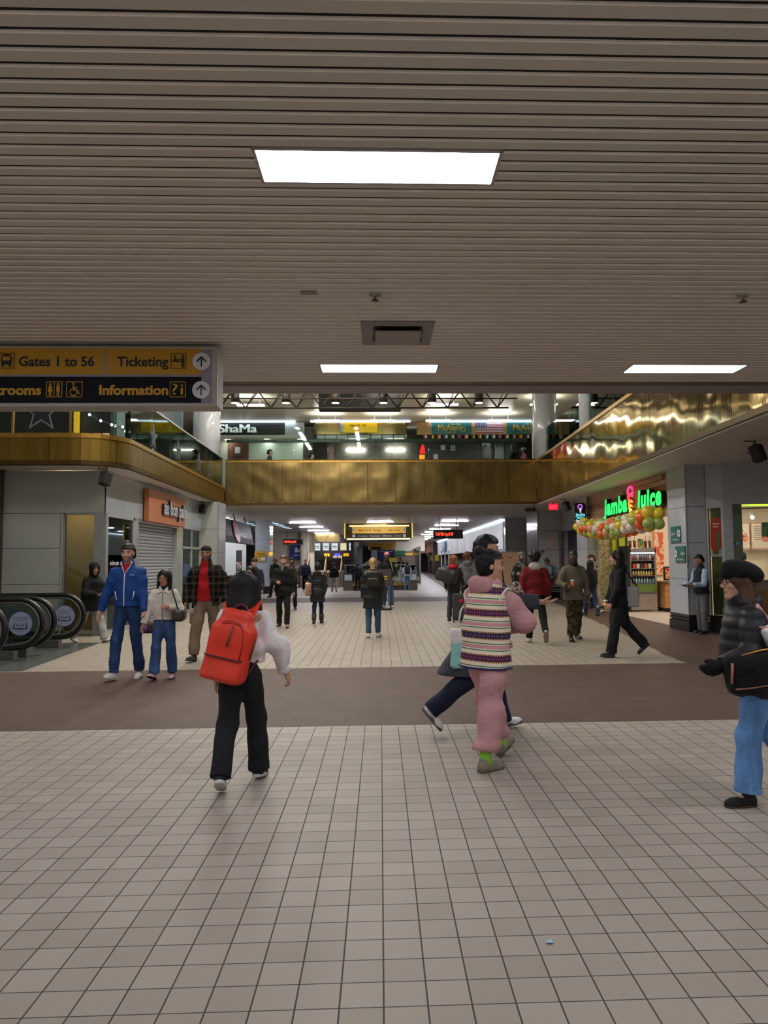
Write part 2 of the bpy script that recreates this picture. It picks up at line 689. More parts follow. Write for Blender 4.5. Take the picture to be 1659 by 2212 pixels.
class Person:
 """Builds one figure in its own frame: faces +Y, left is -X, feet on z = 0."""

 def __init__(s, H, pose, build=1.0, female=False, vox=0.012, seed=0, belly=0.0):
  s.H, s.vox, s.seed = H, vox, seed
  s.fem = female
  k = s.k = H / 1.75
  s.b = build
  lean = R(pose.get('lean', 0))
  twist = R(pose.get('twist', 0))
  side = R(pose.get('side', 0))
  T = vec(math.sin(side), math.sin(lean), math.cos(lean))
  s.T = T = unit(T)
  s.X = X = vec(math.cos(twist), math.sin(twist), 0)
  s.Fw = vec(-math.sin(twist), math.cos(twist), 0)
  J = s.J = {}
  J['hip'] = vec(0, 0, 0)
  hw = (0.088 if not female else 0.085) * k
  s.legs, s.arms = {}, {}
  lt, ls = 0.245 * H, 0.243 * H
  s.ah = 0.048 * H
  for sd, nm in ((-1, 'L'), (1, 'R')):
   tf, ta, kf, fp = pose.get(nm + 'leg', (0, 2, 0, 0))
   hp = vec(sd * hw, 0, -0.01 * H)
   d1 = limb_dir(tf, ta, sd)
   kn = hp + d1 * lt
   d2 = limb_dir(tf - kf, ta * 0.6, sd)
   an = kn + d2 * ls
   pitch = R(fp)
   yaw = R(pose.get(nm + 'toe', 8)) * sd
   fwd = vec(math.sin(yaw) * math.cos(pitch), math.cos(yaw) * math.cos(pitch), math.sin(pitch))
   s.legs[nm] = dict(hip=hp, knee=kn, ank=an, fwd=fwd, up=unit(np.cross(np.cross(fwd, vec(0, 0, 1)), fwd)), d2=d2, sd=sd)
  low = 9
  for L in s.legs.values():
   for q in (-0.06 * k, 0.17 * k):
    p = L['ank'] + L['fwd'] * q - L['up'] * s.ah
    low = min(low, p[2])
  dz = vec(0, 0, -low)
  J['hip'] = J['hip'] + dz
  for L in s.legs.values():
   for q in ('hip', 'knee', 'ank'):
    L[q] = L[q] + dz
  hip = J['hip']
  J['waist'] = hip + T * 0.10 * H
  J['chest'] = hip + T * 0.225 * H
  sh = J['sh'] = hip + T * 0.285 * H
  J['neck'] = hip + T * 0.318 * H
  sw = (0.101 if not female else 0.090) * H * (0.5 + 0.5 * build)
  la, lf = 0.168 * H, 0.148 * H
  for sd, nm in ((-1, 'L'), (1, 'R')):
   uf, ua, ff, fa = pose.get(nm + 'arm', (5, 10, 15, 5))
   S = sh + X * sd * sw - T * 0.022 * H
   rotz = rotm((0, 0, 1), twist)
   E = S + rotz @ limb_dir(uf, ua, sd) * la
   dF = rotz @ limb_dir(ff, fa, sd)
   W = E + dF * lf
   s.arms[nm] = dict(sh=S, el=E, wr=W, d=dF, sd=sd)
  hy, hp_ = pose.get('head', (0, 0))
  s.Hm = rotm((0, 0, 1), R(hy) + twist) @ rotm((1, 0, 0), -R(hp_))
  s.hs = 1.02 * (H / 1.75) ** 0.5
  nd = unit(T * 0.75 + vec(0, 0.05, 0.35) + s.Hm @ vec(0, 0.15, 0) * max(0, hp_) / 30)
  J['head'] = J['neck'] + nd * (0.072 * H + 0.03) + s.Hm @ vec(0, 0.012, 0)
  s.belly = belly

 # ---- frames
 def hp(s, x, y, z):
  return s.J['head'] + s.Hm @ (vec(x, y, z) * s.hs)

 def bounds(s, pts, m):
  P = np.array(pts)
  return P.min(0) - m, P.max(0) + m

 # ---- the body: one continuous mesh
 def head_field(s, F, grow=0.0, k=0.012, face=True):
  h, g = s.hs, grow
  M = s.Hm
  F.ell(s.hp(0, -0.014, 0.028), (0.076 * h + g, 0.097 * h + g, 0.086 * h + g), k, M)
  F.ell(s.hp(0, 0.022, -0.035), (0.060 * h + g, 0.068 * h + g, 0.085 * h + g), 0.03, M)
  F.ell(s.hp(0, 0.066, -0.098), (0.026 * h + g, 0.022 * h + g, 0.020 * h + g), 0.025, M)
  if not face:
   return
  F.cap(s.hp(-0.032, 0.078, 0.024), s.hp(0.032, 0.078, 0.024), 0.011 * h, None, 0.012)
  for sd in (-1, 1):
   F.ell(s.hp(sd * 0.033, 0.098, 0.004), (0.017 * h, 0.014 * h, 0.012 * h), 0.012, M, sub=True)
   F.ell(s.hp(sd * 0.040, 0.064, -0.025), (0.022 * h, 0.022 * h, 0.018 * h), 0.015, M)
   F.ell(s.hp(sd * 0.077, -0.008, -0.006), (0.010 * h, 0.020 * h, 0.031 * h), 0.006, M)
  F.cap(s.hp(0, 0.086, 0.012), s.hp(0, 0.107, -0.024), 0.008 * h, 0.0125 * h, 0.010)
  F.ell(s.hp(0, 0.097, -0.028), (0.017 * h, 0.012 * h, 0.009 * h), 0.006, M)
  F.cap(s.hp(-0.017, 0.086, -0.054), s.hp(0.017, 0.086, -0.054), 0.006 * h, None, 0.006)
  F.cap(s.hp(-0.015, 0.085, -0.066), s.hp(0.015, 0.085, -0.066), 0.0075 * h, None, 0.006)

 def hand(s, F, A, curl, spread=0.0, palm=None, flat=False):
  k = s.k * 0.97
  W, d, sd = A['wr'], unit(A['d']), A['sd']
  n = unit(vec(-sd, 0.15, 0.0) if palm is None else palm)      # the way the palm faces
  n = unit(n - d * (n @ d))
  t = unit(np.cross(d, n)) * (sd if True else 1)               # thumb side
  if palm is None and t[1] < 0:
   t = -t
  A['n'], A['t'] = n, t
  F.cap(W, W + d * 0.045 * k, 0.022 * k, 0.024 * k, 0.012, 1.25, t)
  F.cap(W + d * 0.03 * k, W + d * 0.082 * k, 0.0155 * k, 0.0145 * k, 0.012, 2.5, t)
  lens = [(0.029, 0.040, 0.030), (0.010, 0.045, 0.034), (-0.010, 0.041, 0.031), (-0.028, 0.031, 0.024)]
  tips = []
  for i, (o, l1, l2) in enumerate(lens):
   b = W + d * (0.088 - 0.004 * abs(i - 1)) * k + t * o * k
   c1, c2 = R(curl * (0.8 + 0.08 * i)), R(curl * (1.9 + 0.1 * i))
   dd = unit(d + t * (o * 2.2 * spread))
   a1 = dd * math.cos(c1) + n * math.sin(c1)
   a2 = dd * math.cos(c2) + n * math.sin(c2)
   p1 = b + a1 * l1 * k
   p2 = p1 + a2 * l2 * k
   F.cap(b, p1, 0.0092 * k, 0.0082 * k, 0.004)
   F.cap(p1, p2, 0.0082 * k, 0.0068 * k, 0.003)
   tips.append(p2)
  b = W + d * 0.022 * k + t * 0.026 * k
  a1 = unit(d * 0.65 + t * 0.6 + n * (0.25 + curl / 120))
  p1 = b + a1 * 0.045 * k
  a2 = unit(d * 0.85 + t * (0.25 - curl / 200) + n * (0.3 + curl / 90))
  p2 = p1 + a2 * 0.032 * k
  F.cap(b, p1, 0.0125 * k, 0.0105 * k, 0.008)
  F.cap(p1, p2, 0.010 * k, 0.008 * k, 0.003)
  A['grip'] = W + d * 0.085 * k + n * 0.030 * k
  A['tips'] = tips

 def body(s, root_name, M, skin, curls=(25, 25), palms=(None, None), label=None, lips=True):
  J, k, H = s.J, s.k, s.H
  pts = [s.hp(0, 0, 0.13), s.hp(0, 0.12, 0), s.hp(0, -0.13, 0)]
  for A in s.arms.values():
   pts += [A['sh'], A['el'], A['wr'], A['wr'] + A['d'] * 0.2 * k]
  for L in s.legs.values():
   pts += [L['hip'], L['knee'], L['ank'], L['ank'] + L['fwd'] * 0.2 * k, L['ank'] - L['fwd'] * 0.06 * k]
  lo, hi = s.bounds(pts, 0.13)
  lo[2] = min(lo[2], -0.02)
  v = max(0.0055, s.vox * 0.85)
  F = SDF(lo, hi, v)
  X = s.X
  F.cap(J['hip'] - vec(0, 0, 0.02), J['waist'], 0.085 * k, 0.075 * k, 0.03, 1.45, X)
  F.cap(J['waist'], J['chest'], 0.075 * k, 0.088 * k, 0.03, 1.5, X)
  F.cap(s.arms['L']['sh'], s.arms['R']['sh'], 0.042 * k, None, 0.04)
  F.cap(J['sh'], J['neck'], 0.06 * k, 0.05 * k, 0.03)
  F.cap(J['neck'], s.hp(0, -0.018, -0.05), 0.052 * s.hs * (0.9 if s.fem else 1.05), 0.050 * s.hs * (0.88 if s.fem else 1.05), 0.02)
  for A in s.arms.values():
   F.cap(A['sh'], A['el'], 0.040 * k, 0.034 * k, 0.02)
   F.cap(A['el'], A['wr'], 0.033 * k, 0.0235 * k, 0.015)
  for L in s.legs.values():
   F.cap(L['hip'], L['knee'], 0.056 * k, 0.037 * k, 0.03)
   F.cap(L['knee'], L['ank'], 0.037 * k, 0.028 * k, 0.02)
   F.cap(L['knee'] * 0.85 + L['ank'] * 0.15, L['knee'] * 0.5 + L['ank'] * 0.5, 0.040 * k, 0.036 * k, 0.02)
   F.cap(L['ank'] - L['up'] * 0.02 * k, L['ank'] + L['fwd'] * 0.12 * k - L['up'] * 0.045 * k, 0.024 * k, 0.018 * k, 0.02)
  s.head_field(F)
  for i, A in enumerate((s.arms['L'], s.arms['R'])):
   s.hand(F, A, curls[i], 0.6, palms[i])
  V, Q = F.mesh()
  fm = None
  mats = [skin_mat(skin)]
  if lips:
   C = V[Q].mean(1)
   q = (C - J['head']) @ s.Hm / s.hs
   fm = ((np.abs(q[:, 0]) < 0.019) & (q[:, 1] > 0.085) & (q[:, 2] > -0.074) & (q[:, 2] < -0.049)).astype(int)
   mats.append(lip_mat(skin))
  o = np_mesh(root_name, V, Q, mats, None, fm)
  o.matrix_basis = M
  s.root, s.M = o, M
  return o

 def child(s, name, V, Q, mats, parent=None, fmat=None, smooth=True):
  o = np_mesh(name, V, Q, mats, None, fmat, smooth)
  o.parent = parent or s.root
  return o

 def childmb(s, name, mb, mats, parent=None, smooth=True):
  o = mb.build(name, mats, None, smooth)
  o.parent = parent or s.root
  return o

 # ---- trousers
 def trousers(s, m, thigh=0.088, knee=0.068, cuff=0.062, length=0.0, name='trousers', fold=0.006, bunch=False, hipw=1.0, fmat_fn=None):
  k, J = s.k, s.J
  pts = [J['waist'], J['hip']]
  for L in s.legs.values():
   pts += [L['hip'], L['knee'], L['ank']]
  lo, hi = s.bounds(pts, 0.17)
  F = SDF(lo, hi, s.vox)
  F.cap(J['hip'] + vec(0, -0.012, -0.02) * k, J['waist'] + vec(0, 0, 0.02), 0.102 * k * hipw, 0.088 * k, 0.03, 1.38, s.X)
  for L in s.legs.values():
   F.cap(L['hip'] + vec(0, -0.008, -0.05) * k, L['knee'], thigh * k, knee * k, 0.05)
   e = L['ank'] - L['d2'] * length * k
   F.cap(L['knee'], e, knee * k, cuff * k, 0.03)
   if bunch:
    F.ell(e - L['d2'] * 0.03 * k, ((cuff + 0.022) * k, (cuff + 0.022) * k, 0.06 * k), 0.03)
  F.wrinkle(fold, 26, s.seed, (1, 1, 1.6))
  for L in s.legs.values():
   e = L['ank'] - L['d2'] * (length - 0.012) * k
   c, d2, kn = e, L['d2'], L['knee']
   X, Y, Z = F.ax[0][:, None, None], F.ax[1][None, :, None], F.ax[2][None, None, :]
   pd = (X - c[0]) * d2[0] + (Y - c[1]) * d2[1] + (Z - c[2]) * d2[2]
   rad = np.sqrt((X - c[0]) ** 2 + (Y - c[1]) ** 2 + (Z - c[2]) ** 2) - 0.17 * k
   F.D = np.maximum(F.D, np.where(rad < 0, pd, -1).astype(np.float32))
  F.plane(J['waist'] + vec(0, 0, 0.03), (0, 0, 1))
  V, Q = F.mesh()
  fm = None
  mats = m if isinstance(m, list) else [m]
  if fmat_fn:
   fm = fmat_fn(V[Q].mean(1))
  return s.child(name, V, Q, mats, None, fm)

 # ---- shoes, each with its sole
 def shoes(s, m, sole, heel=0.0, name='shoe', high=0.0, soleh=0.024, nameL=None):
  k = s.k
  for nm, L in s.legs.items():
   a, f, u = L['ank'], L['fwd'], L['up']
   gx = np.cross(f, u)
   ah = s.ah
   lo, hi = s.bounds([a - f * 0.1 * k - u * ah, a + f * 0.22 * k - u * ah, a + u * (0.05 + high) * k], 0.07 * k)
   F = SDF(lo, hi, max(0.005, s.vox * 0.75))
   F.cap(a - f * 0.025 * k - u * (ah - 0.035 * k), a + f * 0.12 * k - u * (ah - 0.026 * k), 0.040 * k, 0.036 * k, 0.02, 1.12, gx)
   F.cap(a + f * 0.10 * k - u * (ah - 0.028 * k), a + f * 0.155 * k - u * (ah - 0.024 * k), 0.037 * k, 0.032 * k, 0.02, 1.18, gx)
   F.cap(a - u * 0.02 * k - f * 0.01 * k, a + u * (0.015 + high) * k - L['d2'] * 0.0, 0.043 * k, 0.042 * k, 0.02)
   F.plane(a - u * (ah - 0.004), -u)
   F.plane(a + u * (0.03 + high) * k, u)
   V, Q = F.mesh()
   sh = s.child(name, V, Q, [m])
   G = SDF(lo, hi, max(0.005, s.vox * 0.75))
   G.cap(a - f * 0.028 * k - u * (ah - 0.01), a + f * 0.06 * k - u * (ah - 0.01), 0.042 * k, 0.043 * k, 0.02, 1.05, gx)
   G.cap(a + f * 0.06 * k - u * (ah - 0.01), a + f * 0.153 * k - u * (ah - 0.01), 0.044 * k, 0.039 * k, 0.02, 1.1, gx)
   G.plane(a - u * ah, -u)
   G.plane(a - u * (ah - soleh * k), u)
   V, Q = G.mesh()
   s.child('sole', V, Q, [sole], sh)

 # ---- tops: jackets, coats, sweaters
 def top(s, m, name='jacket', hem=0.02, chest=0.112, waist=0.105, hemr=0.115, lat=1.5, arm=(0.066, 0.056, 0.046), sleeve=1.0, fold=0.006,
   opening=None, hood=False, hoodup=False, collar=0.0, skirt=None, grow=0.0, cut=None, quilt=None, freq=26, vneck=None, fmat_fn=None, parent=None, bust=0.0, shr=0.062, arms=True, cuffband=None):
  """hem: height above (+) or below (-) the hip joint in metres"""
  k, J, X, T = s.k * 1.0, s.J, s.X, s.T
  b = s.b
  pts = [J['neck'], J['hip'] + vec(0, 0, hem - 0.05), s.hp(0, 0.1, 0.12) if hoodup else J['neck'], s.hp(0, -0.16, 0.12) if hoodup else J['neck']]
  if skirt:
   pts.append(J['hip'] + vec(0, skirt.get('back', 0), hem))
   pts.append(J['hip'] + vec(0, skirt.get('fwd', 0), hem))
  if arms:
   for A in s.arms.values():
    pts += [A['sh'], A['el'], A['wr']]
  lo, hi = s.bounds(pts, 0.26 if skirt else 0.21)
  F = SDF(lo, hi, s.vox)
  g = grow
  hemr = hemr + 0.010
  bl = vec(0, s.belly, 0)
  F.cap(J['waist'] + bl * 0.6, J['chest'], (waist * b) * k + g, (chest * b) * k + g, 0.04, lat, X)
  if skirt:
   e = J['hip'] + vec(0, (skirt.get('fwd', 0) + skirt.get('back', 0)) / 2, hem)
   F.cap(J['waist'] + bl * 0.6, J['hip'] + vec(0, -0.01, -0.03), waist * b * k + g, hemr * k + g, 0.05, lat * 0.96, X)
   F.cap(J['hip'] + vec(0, -0.01, -0.03), e, hemr * k + g, skirt['r'] * k, 0.05, skirt.get('lat', 1.35), X)
   for q in ('fwd', 'back'):
    if skirt.get(q):
     F.cap(J['hip'], J['hip'] + vec(0, skirt[q], hem), 0.09 * k, 0.10 * k, 0.06, 1.5, X)
  else:
   F.cap(J['waist'] + bl * 0.8, J['hip'] + vec(0, -0.006, min(0, hem) - 0.06), waist * b * k + g, hemr * k + g, 0.05, lat * 0.97, X)
  if bust:
   for sd in (-1, 1):
    F.ell(J['chest'] + X * sd * 0.075 * k + s.Fw * 0.075 * k, (0.065 * k, 0.05 * k + bust, 0.065 * k), 0.05)
  for A in s.arms.values():
   F.cap(J['neck'] - T * 0.045 * k, A['sh'] - T * 0.004, shr * 0.86 * k + g, shr * 0.86 * k + g, 0.05)
  F.cap(J['sh'] - T * 0.02, J['neck'] - T * 0.005, 0.085 * k + g, 0.066 * k + g, 0.05, 1.15, X)
  if arms:
   for A in s.arms.values():
    mid = A['sh'] * 0.6 + A['el'] * 0.4
    F.cap(A['sh'], mid, arm[0] * 0.82 * k + g, arm[0] * k + g, 0.035)
    F.cap(mid, A['el'], arm[0] * k + g, arm[1] * k + g, 0.02)
    e = A['el'] + (A['wr'] - A['el']) * (0.97 if sleeve >= 1 else 0.97)
    if sleeve >= 0.9:
     F.cap(A['el'], e, arm[1] * k + g, arm[2] * k + g, 0.03)
  if hood:
   F.ell(J['neck'] - s.Fw * 0.085 * k - T * 0.01, (0.115 * k, 0.062 * k, 0.085 * k), 0.04)
   F.cap(J['neck'] + X * 0.075 * k + s.Fw * 0.03 * k, J['neck'] - X * 0.075 * k + s.Fw * 0.03 * k, 0.045 * k, None, 0.04)
   F.ell(J['neck'] - s.Fw * 0.03 * k + T * 0.075 * k, (0.075 * k, 0.07 * k, 0.055 * k), 0.03, sub=True)
  if hoodup:
   s.head_field(F, 0.034, 0.04, face=False)
   F.cap(J['neck'] - s.Fw * 0.03, s.hp(0, -0.06, -0.05), 0.085 * k, 0.085 * k, 0.05)
  if collar:
   F.cap(J['neck'] - T * 0.02, J['neck'] + unit(J['head'] - J['neck']) * collar * k, 0.080 * k + g, 0.076 * k + g, 0.03)
  if fold:
   F.wrinkle(fold, freq, s.seed + 5, (1, 1, 1.4))
  if quilt:
   # horizontal stitched tubes of a puffer
   Z = F.ax[2][None, None, :]
   F.D += (np.abs(np.sin(Z * PI / quilt)) * -0.006 + 0.002).astype(np.float32)
  if sleeve < 0.9:
   for A in s.arms.values():
    c = A['sh'] + (A['el'] - A['sh']) * max(0.05, sleeve)
    d = unit(A['el'] - A['sh'])
    Xg, Y, Z = F.ax[0][:, None, None], F.ax[1][None, :, None], F.ax[2][None, None, :]
    pd = (Xg - c[0]) * d[0] + (Y - c[1]) * d[1] + (Z - c[2]) * d[2]
    lim = (Xg - J['sh'][0]) * X[0] * A['sd'] + (Y - J['sh'][1]) * X[1] * A['sd'] - 0.13 * k
    F.D = np.maximum(F.D, np.where(lim > 0, pd, -1).astype(np.float32))
  else:
   for A in s.arms.values():
    d = unit(A['wr'] - A['el'])
    c = A['wr'] - d * 0.012
    Xg, Y, Z = F.ax[0][:, None, None], F.ax[1][None, :, None], F.ax[2][None, None, :]
    pd = (Xg - c[0]) * d[0] + (Y - c[1]) * d[1] + (Z - c[2]) * d[2]
    rad = np.sqrt((Xg - c[0]) ** 2 + (Y - c[1]) ** 2 + (Z - c[2]) ** 2) - 0.10 * k
    F.D = np.maximum(F.D, np.where(rad < 0, pd, -1).astype(np.float32))
  hemp = J['hip'] + vec(0, 0, hem)
  # hem cut, only near the trunk so that hanging sleeves stay whole
  Xg, Y, Z = F.ax[0][:, None, None], F.ax[1][None, :, None], F.ax[2][None, None, :]
  if arms:
   da = np.full(F.D.shape, 9.0, np.float32)
   for A in s.arms.values():
    for p0, p1, rr in ((A['sh'], A['el'], arm[0]), (A['el'], A['wr'], arm[1])):
     ba = p1 - p0
     t = np.clip(((Xg - p0[0]) * ba[0] + (Y - p0[1]) * ba[1] + (Z - p0[2]) * ba[2]) / (ba @ ba), 0, 1)
     dd = np.sqrt((Xg - p0[0] - t * ba[0]) ** 2 + (Y - p0[1] - t * ba[1]) ** 2 + (Z - p0[2] - t * ba[2]) ** 2) - rr * k - 0.012
     da = np.minimum(da, dd.astype(np.float32))
   F.D = np.maximum(F.D, np.minimum((hemp[2] - Z).astype(np.float32) + 0 * F.D, da))
  else:
   F.D = np.maximum(F.D, (hemp[2] - Z).astype(np.float32))
  if hoodup:
   F.ell(s.hp(0, 0.10, -0.03), (0.066 * s.hs, 0.10 * s.hs, 0.098 * s.hs), 0.01, s.Hm, sub=True)
  else:
   F.cap(J['neck'] + vec(0, 0, 0.02), s.hp(0, 0, 0.0), 0.047 * k, 0.047 * k, 0.01, sub=True)
  if opening:
   w0, w1 = opening          # half widths at the hem and at the collar
   z0, z1 = hemp[2], J['neck'][2]
   f = np.clip((Z - z0) / (z1 - z0), 0, 1)
   hw = w0 + (w1 - w0) * f
   px = (Xg - J['sh'][0]) * X[0] + (Y - J['sh'][1]) * X[1]
   py = (Xg - J['sh'][0]) * s.Fw[0] + (Y - J['sh'][1]) * s.Fw[1]
   cutd = np.maximum(np.abs(px) - hw, -(py - 0.0))
   F.D = np.maximum(F.D, (-cutd).astype(np.float32))
  if vneck:
   dep, wid = vneck
   zt = J['neck'][2] + 0.03
   hw = np.clip((Z - (zt - dep)) / dep, -0.05, 1.2) * wid
   px = (Xg - J['sh'][0]) * X[0] + (Y - J['sh'][1]) * X[1]
   py = (Xg - J['sh'][0]) * s.Fw[0] + (Y - J['sh'][1]) * s.Fw[1]
   cutd = np.maximum(np.abs(px) - hw, -(py - 0.02))
   F.D = np.maximum(F.D, (-cutd).astype(np.float32))
  if cut is not None:
   cut(F)
  V, Q = F.mesh()
  mats = m if isinstance(m, list) else [m]
  fm = fmat_fn(V[Q].mean(1)) if fmat_fn else None
  o = s.child(name, V, Q, mats, parent, fm)
  s.topV = V
  return o

 def surf(s, x, z, front=1, V=None, off=0.004, wdt=0.02):
  V = s.topV if V is None else V
  a = np.abs(V[:, 0] - x) < wdt
  b = a & (np.abs(V[:, 2] - z) < wdt)
  if not b.any():
   return vec(x, 0.12 * front, z)
  P = V[b]
  i = (P[:, 1] * front).argmax()
  return vec(x, P[i, 1] + off * front, z)

 def strip(s, name, m, pts, r=0.004, n=6, parent=None):
  return s.childmb(name, MB().tube([tuple(p) for p in pts], r, n), m, parent)

 # ---- hair and hats
 def hair(s, m, kind='short', name='hair', vol=0.012):
  h, M = s.hs, s.Hm
  ext = 0.45 if kind in ('long', 'bob', 'pony', 'longfwd') else 0.05
  lo, hi = s.bounds([s.hp(0, 0.12, 0.16), s.hp(0.13, -0.2, 0.1), s.hp(-0.13, -0.2, -0.1), s.hp(0, -0.1, -0.14 - ext)], 0.06)
  F = SDF(lo, hi, max(0.006, s.vox * 0.8))
  g = vol
  F.ell(s.hp(0, -0.016, 0.032), (0.078 * h + g, 0.100 * h + g, 0.088 * h + g), 0.01, M)

  def keep(fn):
   X, Y, Z = F.ax[0][:, None, None], F.ax[1][None, :, None], F.ax[2][None, None, :]
   x, y, z = X - s.J['head'][0], Y - s.J['head'][1], Z - s.J['head'][2]
   q = [(M[0][i] * x + M[1][i] * y + M[2][i] * z) / h for i in range(3)]
   F.D = np.maximum(F.D, fn(*q).astype(np.float32) * h)
  if kind in ('short', 'curly', 'crop'):
   if kind == 'curly':
    F.ell(s.hp(0, -0.02, 0.05), (0.098 * h + g, 0.118 * h + g, 0.092 * h + g), 0.02, M)
    F.wrinkle(0.012, 150, s.seed)
   else:
    F.wrinkle(0.007, 75, s.seed, (1.5, 1.5, 0.8))
   F.ell(s.hp(0, -0.07, -0.02), (0.068 * h + g, 0.05 * h + g, 0.075 * h + g), 0.02, M)
   # hairline: slopes from forehead to nape, clear of the face
   line = 0.054 if kind != 'crop' else 0.066
   keep(lambda x, y, z: np.minimum(np.maximum(y - 0.095 + 0 * x, -(z - line) + 0 * x), np.maximum(y + 0.005 + 0 * z, -(z + 0.075) + 0 * y)))
   F.ell(s.hp(0, 0.115, -0.02), (0.075 * h, 0.065 * h, 0.083 * h), 0.008, M, sub=True)
   F.cap(s.hp(-0.09, 0.0, -0.018), s.hp(0.09, 0.0, -0.018), 0.026 * h, None, 0.004, sub=True)
  elif kind in ('bun',):
   F.ell(s.hp(0, -0.04, -0.02), (0.066 * h + g, 0.06 * h + g, 0.07 * h + g), 0.02, M)
   F.ell(s.hp(0, -0.088, 0.105), (0.052 * h, 0.050 * h, 0.046 * h), 0.008, M)
   F.ell(s.hp(0, 0.05, 0.085), (0.055 * h, 0.04 * h, 0.03 * h), 0.02, M)
   F.wrinkle(0.003, 110, s.seed)
   keep(lambda x, y, z: np.minimum(np.maximum(y - 0.09 + 0 * x, -(z - 0.055) + 0 * x), np.maximum(y - 0.012 + 0 * z, -(z + 0.085) + 0 * y)))
   F.ell(s.hp(0, 0.12, -0.02), (0.068 * h, 0.075 * h, 0.085 * h), 0.008, M, sub=True)
  elif kind == 'pony':
   F.ell(s.hp(0, -0.04, -0.02), (0.066 * h + g, 0.06 * h + g, 0.075 * h + g), 0.02, M)
   a = s.hp(0, -0.115, 0.03)
   dn = vec(0, -0.02, -1)
   F.cap(s.hp(0, -0.09, 0.03), a, 0.03 * h, 0.028 * h, 0.01)
   F.cap(a, a + dn * 0.16, 0.028 * h, 0.042 * h, 0.01, 1.3)
   F.cap(a + dn * 0.16, a + dn * 0.34 + vec(0, -0.01, 0), 0.042 * h, 0.012 * h, 0.02, 1.4)
   F.wrinkle(0.003, 110, s.seed, (2, 1, 0.3))
   keep(lambda x, y, z: np.maximum(y - 0.06 + 0 * x + 0 * z, -(z + 0.5) + 0 * x))
  elif kind == 'bob':
   for sd in (-1, 1):
    F.cap(s.hp(sd * 0.050, -0.025, 0.03), s.hp(sd * 0.088, -0.012, -0.150), 0.050 * h, 0.052 * h, 0.03, 1.1)
   F.cap(s.hp(0, -0.06, 0.03), s.hp(0, -0.075, -0.155), 0.064 * h, 0.068 * h, 0.03, 1.55, s.X)
   F.wrinkle(0.0045, 85, s.seed, (2.5, 2.5, 0.22))
   keep(lambda x, y, z: -(z + 0.180 + 0.012 * np.sin(x * 90) * np.cos(y * 70)))
   F.ell(s.hp(0, 0.13, -0.05), (0.072 * h, 0.10 * h, 0.115 * h), 0.01, M, sub=True)
  elif kind in ('long', 'longfwd'):
   L = 0.30
   for sd in (-1, 1):
    F.cap(s.hp(sd * 0.06, -0.02, 0.02), s.hp(sd * 0.082, -0.02 if kind == 'long' else 0.02, -L * 0.75), 0.046 * h, 0.034 * h, 0.03)
   F.cap(s.hp(0, -0.05, 0.02), s.hp(0, -0.085, -L), 0.066 * h, 0.050 * h, 0.03, 1.4, s.X)
   F.wrinkle(0.005, 60, s.seed, (2, 2, 0.3))
   F.ell(s.hp(0, 0.13, -0.06), (0.066 * h, 0.105 * h, 0.125 * h), 0.01, M, sub=True)
   F.cap(s.hp(0, 0.06, -0.1), s.hp(0, 0.08, -0.5), 0.075 * h, None, 0.01, sub=True)
  V, Q = F.mesh()
  return s.child(name, V, Q, [m])

 def hat(s, m, kind='beanie', name=None, backward=False):
  h, M = s.hs, s.Hm
  lo, hi = s.bounds([s.hp(0.15, 0.2, 0.2), s.hp(-0.17, -0.22, -0.05), s.hp(0.17, -0.22, 0.2), s.hp(-0.15, 0.2, 0)], 0.08)
  F = SDF(lo, hi, max(0.006, s.vox * 0.8))
  if kind == 'beret':
   F.ell(s.hp(0, -0.050, 0.072), (0.128 * h, 0.150 * h, 0.080 * h), 0.02, M @ rotm((1, 0, 0), R(20)))
   F.ell(s.hp(0, -0.008, 0.055), (0.094 * h, 0.116 * h, 0.070 * h), 0.04, M)
   F.cap(s.hp(0, -0.05, 0.145), s.hp(0, -0.06, 0.172), 0.006, None, 0.005)
   F.ell(s.hp(0, 0.03, -0.060), (0.075 * h, 0.12 * h, 0.085 * h), 0.01, M, sub=True)
   F.wrinkle(0.003, 30, s.seed)
  elif kind == 'beanie':
   F.ell(s.hp(0, -0.014, 0.05), (0.088 * h, 0.108 * h, 0.090 * h), 0.01, M)
   F.cap(s.hp(0, -0.014, 0.03), s.hp(0, -0.014, 0.055), 0.092 * h, 0.092 * h, 0.01, 1.15, s.Fw)
   X, Y, Z = F.ax[0][:, None, None], F.ax[1][None, :, None], F.ax[2][None, None, :]
   p, n = s.hp(0, 0.0, 0.030), M @ vec(0, -0.25, 1)
   F.D = np.maximum(F.D, -((X - p[0]) * n[0] + (Y - p[1]) * n[1] + (Z - p[2]) * n[2]).astype(np.float32))
   F.wrinkle(0.002, 90, s.seed)
  else:
   F.ell(s.hp(0, -0.014, 0.045), (0.085 * h, 0.105 * h, 0.085 * h), 0.01, M)
   X, Y, Z = F.ax[0][:, None, None], F.ax[1][None, :, None], F.ax[2][None, None, :]
   p, n = s.hp(0, 0, 0.04), M @ vec(0, -0.1, 1)
   F.D = np.maximum(F.D, -((X - p[0]) * n[0] + (Y - p[1]) * n[1] + (Z - p[2]) * n[2]).astype(np.float32))
   if not backward:
    F.cap(s.hp(0, 0.07, 0.052), s.hp(0, 0.150, 0.040), 0.012, 0.008, 0.008, 5.0, s.Hm @ vec(1, 0, 0))
   else:
    F.cap(s.hp(0, -0.09, 0.048), s.hp(0, -0.16, 0.020), 0.012, 0.008, 0.008, 5.0, s.Hm @ vec(1, 0, 0))
  V, Q = F.mesh()
  return s.child(name or kind, V, Q, [m])

